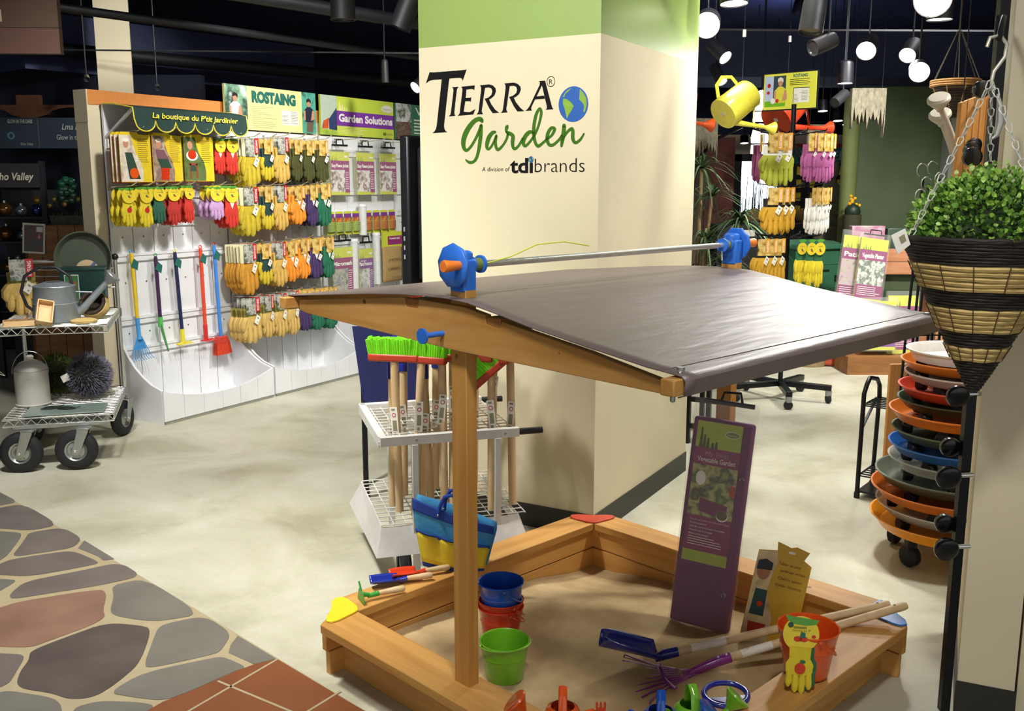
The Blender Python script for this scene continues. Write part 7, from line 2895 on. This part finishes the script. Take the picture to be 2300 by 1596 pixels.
t = thing('metal_stand', 'black metal stand legs glimpsed behind the purple package and the pillar', 'stand', (1.10, 5.85, 0), R(-30))
b = MB(m_blackmetal)
for x in (0, .13):
    b.bb(x - .014, x + .014, -.014, .014, 0, .60)
for z in (.10, .27, .56):
    b.bb(-.06, .18, -.012, .012, z, z + .028)
b.bb(-.06, .18, .25, .28, .56, .588)
for x in (0, .13):
    b.bb(x - .014, x + .014, .25, .278, 0, .60)
    b.bb(x - .01, x + .01, 0, .27, .57, .588)
b.done('frame', t, smooth=False)

# ------------------------------------------------------------------ deep background, right
m_bark = mat('bark_grey', '#8c8570', .9, var=.35, scale=50, bump=.5, stretch=(1, 1, .4))


def bark(label, x0, x1, y, z0, z1, seed):
    rr = random.Random(seed)
    pts = [(0, z1 - z0), (0, .10)]
    n = 9
    w = x1 - x0
    for k in range(n):
        pts += [(w * (k + .3) / n, rr.uniform(-.06, .05)), (w * (k + .8) / n, rr.uniform(.06, .16))]
    pts += [(w * .97, -.12), (w, .0), (w, z1 - z0)]
    t = thing('bark_hanging', label, 'hanging', (x0, y, z0), group='ragged bark fringes hung under the ceiling')
    b = MB(m_bark)
    b.prism(pts, -.03, .03)
    b.done('bark_fringe', t, smooth=False)
    for q in (.1, .9):
        b = MB(m_black)
        b.cyl((w * q, 0, z1 - z0 - .01), (w * q, 0, 3.7 - z0), .003, seg=6)
        b.done('cord', t)


bark('ragged grey bark fringe hung beside the olive wall', 2.97, 3.27, 8.7, 2.12, 2.42, 1)
bark('ragged bark fringe hung behind the red watering can', 3.05, 3.30, 10.2, 1.82, 2.2, 2)
bark('ragged bark fringe hung behind the orange watering can', 1.80, 2.08, 10.0, 1.9, 2.25, 3)
t = thing('banner_sign', 'teal banner with pale capital letters deep in the background', 'sign', (3.95, 13.0, 1.88), R(0))
b = MB(mat('banner_teal', '#2f7a80', .7))
b.bb(-.6, 1.0, 0, .03, -.02, .19)
b.use(mat('banner_red', '#a8321c', .7)).bb(-.6, 1.0, 0, .03, .19, .24)
b.use(m_black)
for x in (-.5, .9):
    b.cyl((x, .015, .24), (x, .015, 3.7 - 1.88), .004, seg=6)
b.done('banner', t, smooth=False)
text('lettering', 'UNI-FER', mat('banner_letter', '#b8d4d0', .6), t, .17, .03, -.002, w=.62, h=.12, bold=.02)
for k, (x, lb) in enumerate(((3.44, 'grey stone statue of a standing figure left of the olive wall'), (3.86, 'grey stone statue half hidden by the olive wall edge'))):
    t = thing('stone_statue', lb, 'statue', (x + .02, 10.6, 0), group=None)
    b = MB(mat('stone_grey', '#6c6a56', .9, var=.2, scale=20))
    b.lathe([(0, 0), (.16, 0), (.16, 1.2), (.14, 1.22), (.11, 1.25), (.12, 1.35), (.135, 1.5), (.125, 1.62), (.06, 1.70), (.045, 1.74), (.07, 1.78), (.085, 1.85), (.075, 1.92), (.04, 1.97), (.02, 2.0), (0, 2.0)], 22)
    for s_ in (-1, 1):
        b.tube([(s_ * .11, 0, 1.64), (s_ * .165, -.02, 1.5), (s_ * .14, -.08, 1.38), (s_ * .03, -.13, 1.36)], [.035, .032, .028, .022], 8)
    b.done('figure', t)
    t.scale = (1, 1, .95)
rr = random.Random(12)
for k, (x, z, r) in enumerate(((2.62, 1.22, .07), (2.74, 1.25, .09), (2.86, 1.21, .07), (2.95, 1.24, .06), (3.30, 1.25, .09), (3.5, 1.27, .12), (3.75, 1.2, .1))):
    b = MB(mat('coir', '#7a5f36', .95, var=.3, scale=60, bump=.5))
    b.ball((0, 0, r), (r, r, r), 16, 10)
    o = b.done('coir_ball', loc=(x, 11.0, 1.15))
    tag(o, 'round brown coir ball on the dark counter, %s from the left' % ORD[k], 'ball', 'coir balls on the far counter')
t = thing('shop_counter', 'dark low counter carrying coir balls in the far background', 'counter', (2.3, 10.85, 0))
b = MB(mat('counter_dark', '#1b1c1c', .7))
b.bb(0, 1.9, 0, .5, 0, 1.15)
b.use(m_paper).rect(.15, .28, 1.02, 1.09, -.002)
b.rect(.30, .42, 1.02, 1.09, -.002)
b.done('counter', t, smooth=False)
t = thing('reed_bundle', 'dark upright twigs standing before the bright window', 'twigs', (3.05, 12.9, 0))
b = MB(mat('twig_dark', '#2c2620', .9))
for k in range(70):
    x = rr.uniform(-.25, .75)
    b.tube([(x * .8, rr.uniform(-.1, .1), .3), (x + rr.uniform(-.08, .08), rr.uniform(-.1, .1), rr.uniform(1.3, 1.75))], [.007, .004], 5)
b.lathe([(0, 0), (.2, 0), (.24, .5), (0, .5)], 16, Matrix.Translation((.2, 0, 0)))
b.done('twigs', t)
t = thing('flower_pot', 'small orange yellow flowers in a dark pot by the olive corner', 'plant', (3.36, 9.6, 0))
t.scale = (.6, .6, 1)
b = MB(mat('pot_olive', '#3c3a24', .8))
b.lathe([(0, 0), (.10, 0), (.14, 1.15), (.15, 1.3), (0, 1.3)], 22)
b.done('pot', t)
b = MB(mat('petal_amber', '#e0a81c', .7))
for k in range(14):
    a, rr_ = rr.uniform(0, 2 * PI), rr.uniform(.02, .13)
    b.ball((rr_ * math.cos(a), rr_ * math.sin(a), 1.36 + rr.uniform(0, .12)), (.028, .028, .016), 8, 6)
b.use(mat('leaf_dark', '#1c2f1d', .5, var=.3)).ball((0, 0, 1.33), (.13, .13, .08), 12, 8)
b.done('flowers', t)
t = thing('garden_arch', 'black curved metal garden arch behind the spinner rack', 'arch', (2.85, 9.9, 0))
b = MB(m_blackmetal)
for y in (0, .12):
    b.tube([(-.40, y, 2.15), (-.15, y, 2.08), (.03, y, 1.95), (.13, y, 1.75), (.16, y, 1.5), (.16, y, 0)], .012, 8)
    b.tube([(.02, y, 1.8), (.02, y, 0)], .008, 8)
for z in (.5, .9, 1.2, 1.45, 1.65):
    b.cyl((.02, 0, z), (.16, 0, z), .006, seg=6)
b.done('tubes', t)
t = thing('garden_arch', 'black curved metal garden arch left of the daylight window', 'arch', (2.02, 10.6, 0))
b = MB(m_blackmetal)
for y in (0, .12):
    b.tube([(.45, y, 2.2), (.2, y, 2.08), (.03, y, 1.9), (-.04, y, 1.65), (-.06, y, 1.3), (-.06, y, 0)], .014, 8)
b.done('tubes', t)
for x0, x1, y, c, lb in ((2.05, 2.45, 13.4, '#6a3a3a', 'dull red partition board beside the daylight window'), (2.35, 2.7, 11.9, '#5a2a26', 'dark red partition board behind the yellow can')):
    b = MB(mat('panel_' + c[1:], c, .8))
    b.bb(x0, x1, 0, .04, 0.0, 1.95 if y > 12.5 else 2.15)
    o = b.done('partition_board', smooth=False, loc=(0, y, 0))
    tag(o, lb, 'panel')
t = thing('flower_rack', 'rack of small yellow packets deep behind the statues', 'rack', (3.95, 12.3, 0))
b = MB(m_black)
b.bb(-.6, 1.2, 0, .05, 0, 1.85)
b.done('backboard', t, smooth=False)
for k in range(40):
    b = MB(mat('packet_yellow', '#c8b030', .6, var=.4))
    b.bb(-.03, .03, -.03, -.005, -.05, .05)
    o = b.done('seed_packet', t, smooth=False, loc=(-.52 + .17 * (k % 10), 0, 1.76 - .16 * (k // 10)))
    o.rotation_euler = (0, rr.uniform(-.2, .2), 0)
# ------------------------------------------------------------------ lamps
m_canblack = mat('lamp_can_black', '#15151b', .45)
m_cangrey = mat('lamp_can_grey', '#2b2a2c', .5)


def track_lamp(label, loc, aim, r=.055, L=.17, lit=True, can=None, power=0, size=70, top=3.7, group='ceiling spot lamps'):
    loc, aim = Vector(loc), Vector(aim)
    d = (aim - loc).normalized()
    t = thing('spot_lamp', label, 'lamp', loc, rot=d.to_track_quat('-Z', 'Y').to_euler(), group=group)
    b = MB(can or m_canblack)
    b.lathe([(r * .55, L), (r * .9, L * .92), (r * .96, L * .8), (r, 0), (r * .96, 0), (r * .9, .02), (r * .8, .03)], 24)
    b.lathe([(0, L), (r * .55, L)], 24)
    b.done('can', t)
    b = MB(m_lamp if lit else mat('lens_off', '#3a3a3c', .2))
    b.lathe([(0, .012), (r * .86, .012), (r * .92, .006)], 24)
    b.done('lens', t)
    b = MB(m_black)
    M = t.rotation_euler.to_matrix()
    up = M.transposed() @ Vector((0, 0, 1))
    q = Vector((0, 0, L * .7))
    b.tube([q, q + up * max(.02, (top - loc.z - (M @ q).z))], .006, 6)
    b.done('stem', t)
    if power:
        spot('lamp_light', tuple(loc + d * .02), tuple(aim), power, size)
    return t


for i, (p, a, w, cone, bl) in enumerate(UNSEEN_LAMPS):  # light and can body for each lamp added out of view
    d = (Vector(a) - Vector(p)).normalized()
    l = spot('unseen_lamp_light', tuple(Vector(p) + d * .03), a, w, cone, bl, .16)
    t = track_lamp('unseen added ceiling lamp above the picture, aimed at %s' % ['the lettered pillar', 'the sandbox roof and pillar', 'the awning bay', 'the glove bays', 'the floor at left', 'the floor right of the pillar', 'the sandbox roof from the right', 'the sandbox from the front', 'the packets at the back', 'the right column', 'the far window wall', 'the right face of the pillar', 'the spinner rack', 'the sandbox roof from behind', 'the cream column at left'][i], p, a, .06, .18)
VIS = [('bright round lamp beside the pillar top facing the room', (1.085, 5.6, 2.468), (.2, 2.0, 1.2), .075, True, 0), ('lit spot lamp below the bright round lamp by the pillar', (1.389, 6.5, 2.405), (1.7, 6.1, 2.0), .048, True, 60), ('small lit spot lamp above the yellow can', (1.583, 7.5, 2.351), (1.75, 7.2, 1.9), .042, True, 40),
       ('lit spot lamp right of the spinner sign', (2.299, 6.5, 2.447), (1.7, 5.4, 1.75), .065, True, 0), ('lit spot lamp left of the round one, near the twig basket', (2.569, 6.5, 2.419), (2.1, 5.9, 1.9), .055, True, 60), ('bright round lamp left of the twig basket', (2.451, 6.0, 2.26), (1.4, 3.2, 1.5), .062, True, 0),
       ('downlight above the bark fringe', (2.51, 7.5, 2.341), (2.51, 7.45, 1.0), .06, True, 50), ('big bright lamp at the top edge, upper right', (1.875, 4.5, 2.410), (.9, 2.2, 1.3), .085, True, 0), ('wide can downlight below the big bright lamp', (1.954, 4.6, 2.336), (1.95, 4.6, 1.0), .058, True, 0),
       ('lamp with a wide shade at the top edge by the pillar', (1.10, 5.0, 2.475), (1.12, 4.9, 1.5), .07, True, 0)]
for lb, p, a, r, lit, w in VIS:
    track_lamp(lb, p, a, r, .17, lit, None, w, 80)
for lb, p, a, r, cn in (('unlit grey can lamp in the dark ceiling above the white signs', (-.839, 5.0, 2.40), (-.839, 5.0, 1.0), .062, m_cangrey), ('unlit tilted can lamp beside the pillar top at left', (-.56, 5.0, 2.36), (-.75, 5.0, 1.9), .055, m_cangrey), ('unlit can lamp between the ceiling wires', (1.486, 5.0, 2.34), (1.40, 4.9, 1.8), .06, m_cangrey),
                        ('small unlit grey can lamp above the spinner sign', (1.80, 6.0, 2.40), (1.3, 5.8, 2.2), .05, m_cangrey), ('small unlit grey can lamp near the bark fringe', (2.60, 8.0, 2.24), (2.2, 7.7, 1.95), .045, m_cangrey), ('small grey tube lamp high behind the purple banded sign', (-1.019, 8.0, 2.40), (-1.0, 8.0, 1.0), .03, m_cangrey)):
    track_lamp(lb, p, a, r, .18, False, cn)
for lb, p in (('tiny silver spot lamp in the dim shop at upper left', (-3.415, 8.0, 2.425)), ('tiny silver spot lamp above the orange fascia', (-3.10, 8.7, 2.42))):
    track_lamp(lb, p, (p[0] + .5, p[1] - 1, p[2] - .7), .022, .06, False, m_steel)
track_lamp('bright spot lamp peeping out left of the pillar', (-.78, 8.0, 2.36), (-1.6, 7.2, 1.6), .05, .12, True, None, 0)
for k, (x, y, z, r, nm) in enumerate(((3.328, 12, 2.252, .06, 'left of the red can rose'), (3.138, 10, 2.319, .05, 'below the spinner sign edge'), (3.626, 11, 2.285, .055, 'right of the red can rose'), (4.083, 12, 2.305, .07, 'by the olive wall edge'), (3.304, 14, 2.164, .06, 'above the daylight window'), (2.95, 12, 2.15, .05, 'above the pink gloves'))):
    track_lamp('small distant downlight %s' % nm, (x, y, z), (x, y - .4, 0), r, .12, True, None, 0, group='distant downlights')
for lb, x, y, z, s_ in (('glowing white pendant lamp between the yellow can and the sign', 2.27, 9.0, 2.26, 1.0), ('glowing white pendant lamp lower, left of the glove cards', 2.763, 11.0, 2.05, 1.2)):
    t = thing('pendant_lamp', lb, 'lamp', (x, y, z), group='glowing pendant lamps')
    b = MB(m_lampshade)
    b.lathe([(.075 * s_, 0), (.078 * s_, .05 * s_), (.07 * s_, .09 * s_), (.06 * s_, .13 * s_), (.03 * s_, .17 * s_), (0, .175 * s_)], 22)
    b.lathe([(.074 * s_, -.02 * s_), (.078 * s_, -.10 * s_), (0, -.10 * s_)], 22)
    b.done('shade', t)
    b = MB(m_black)
    b.cyl((0, 0, .17 * s_), (0, 0, 3.7 - z), .005, seg=6)
    b.done('cord', t)
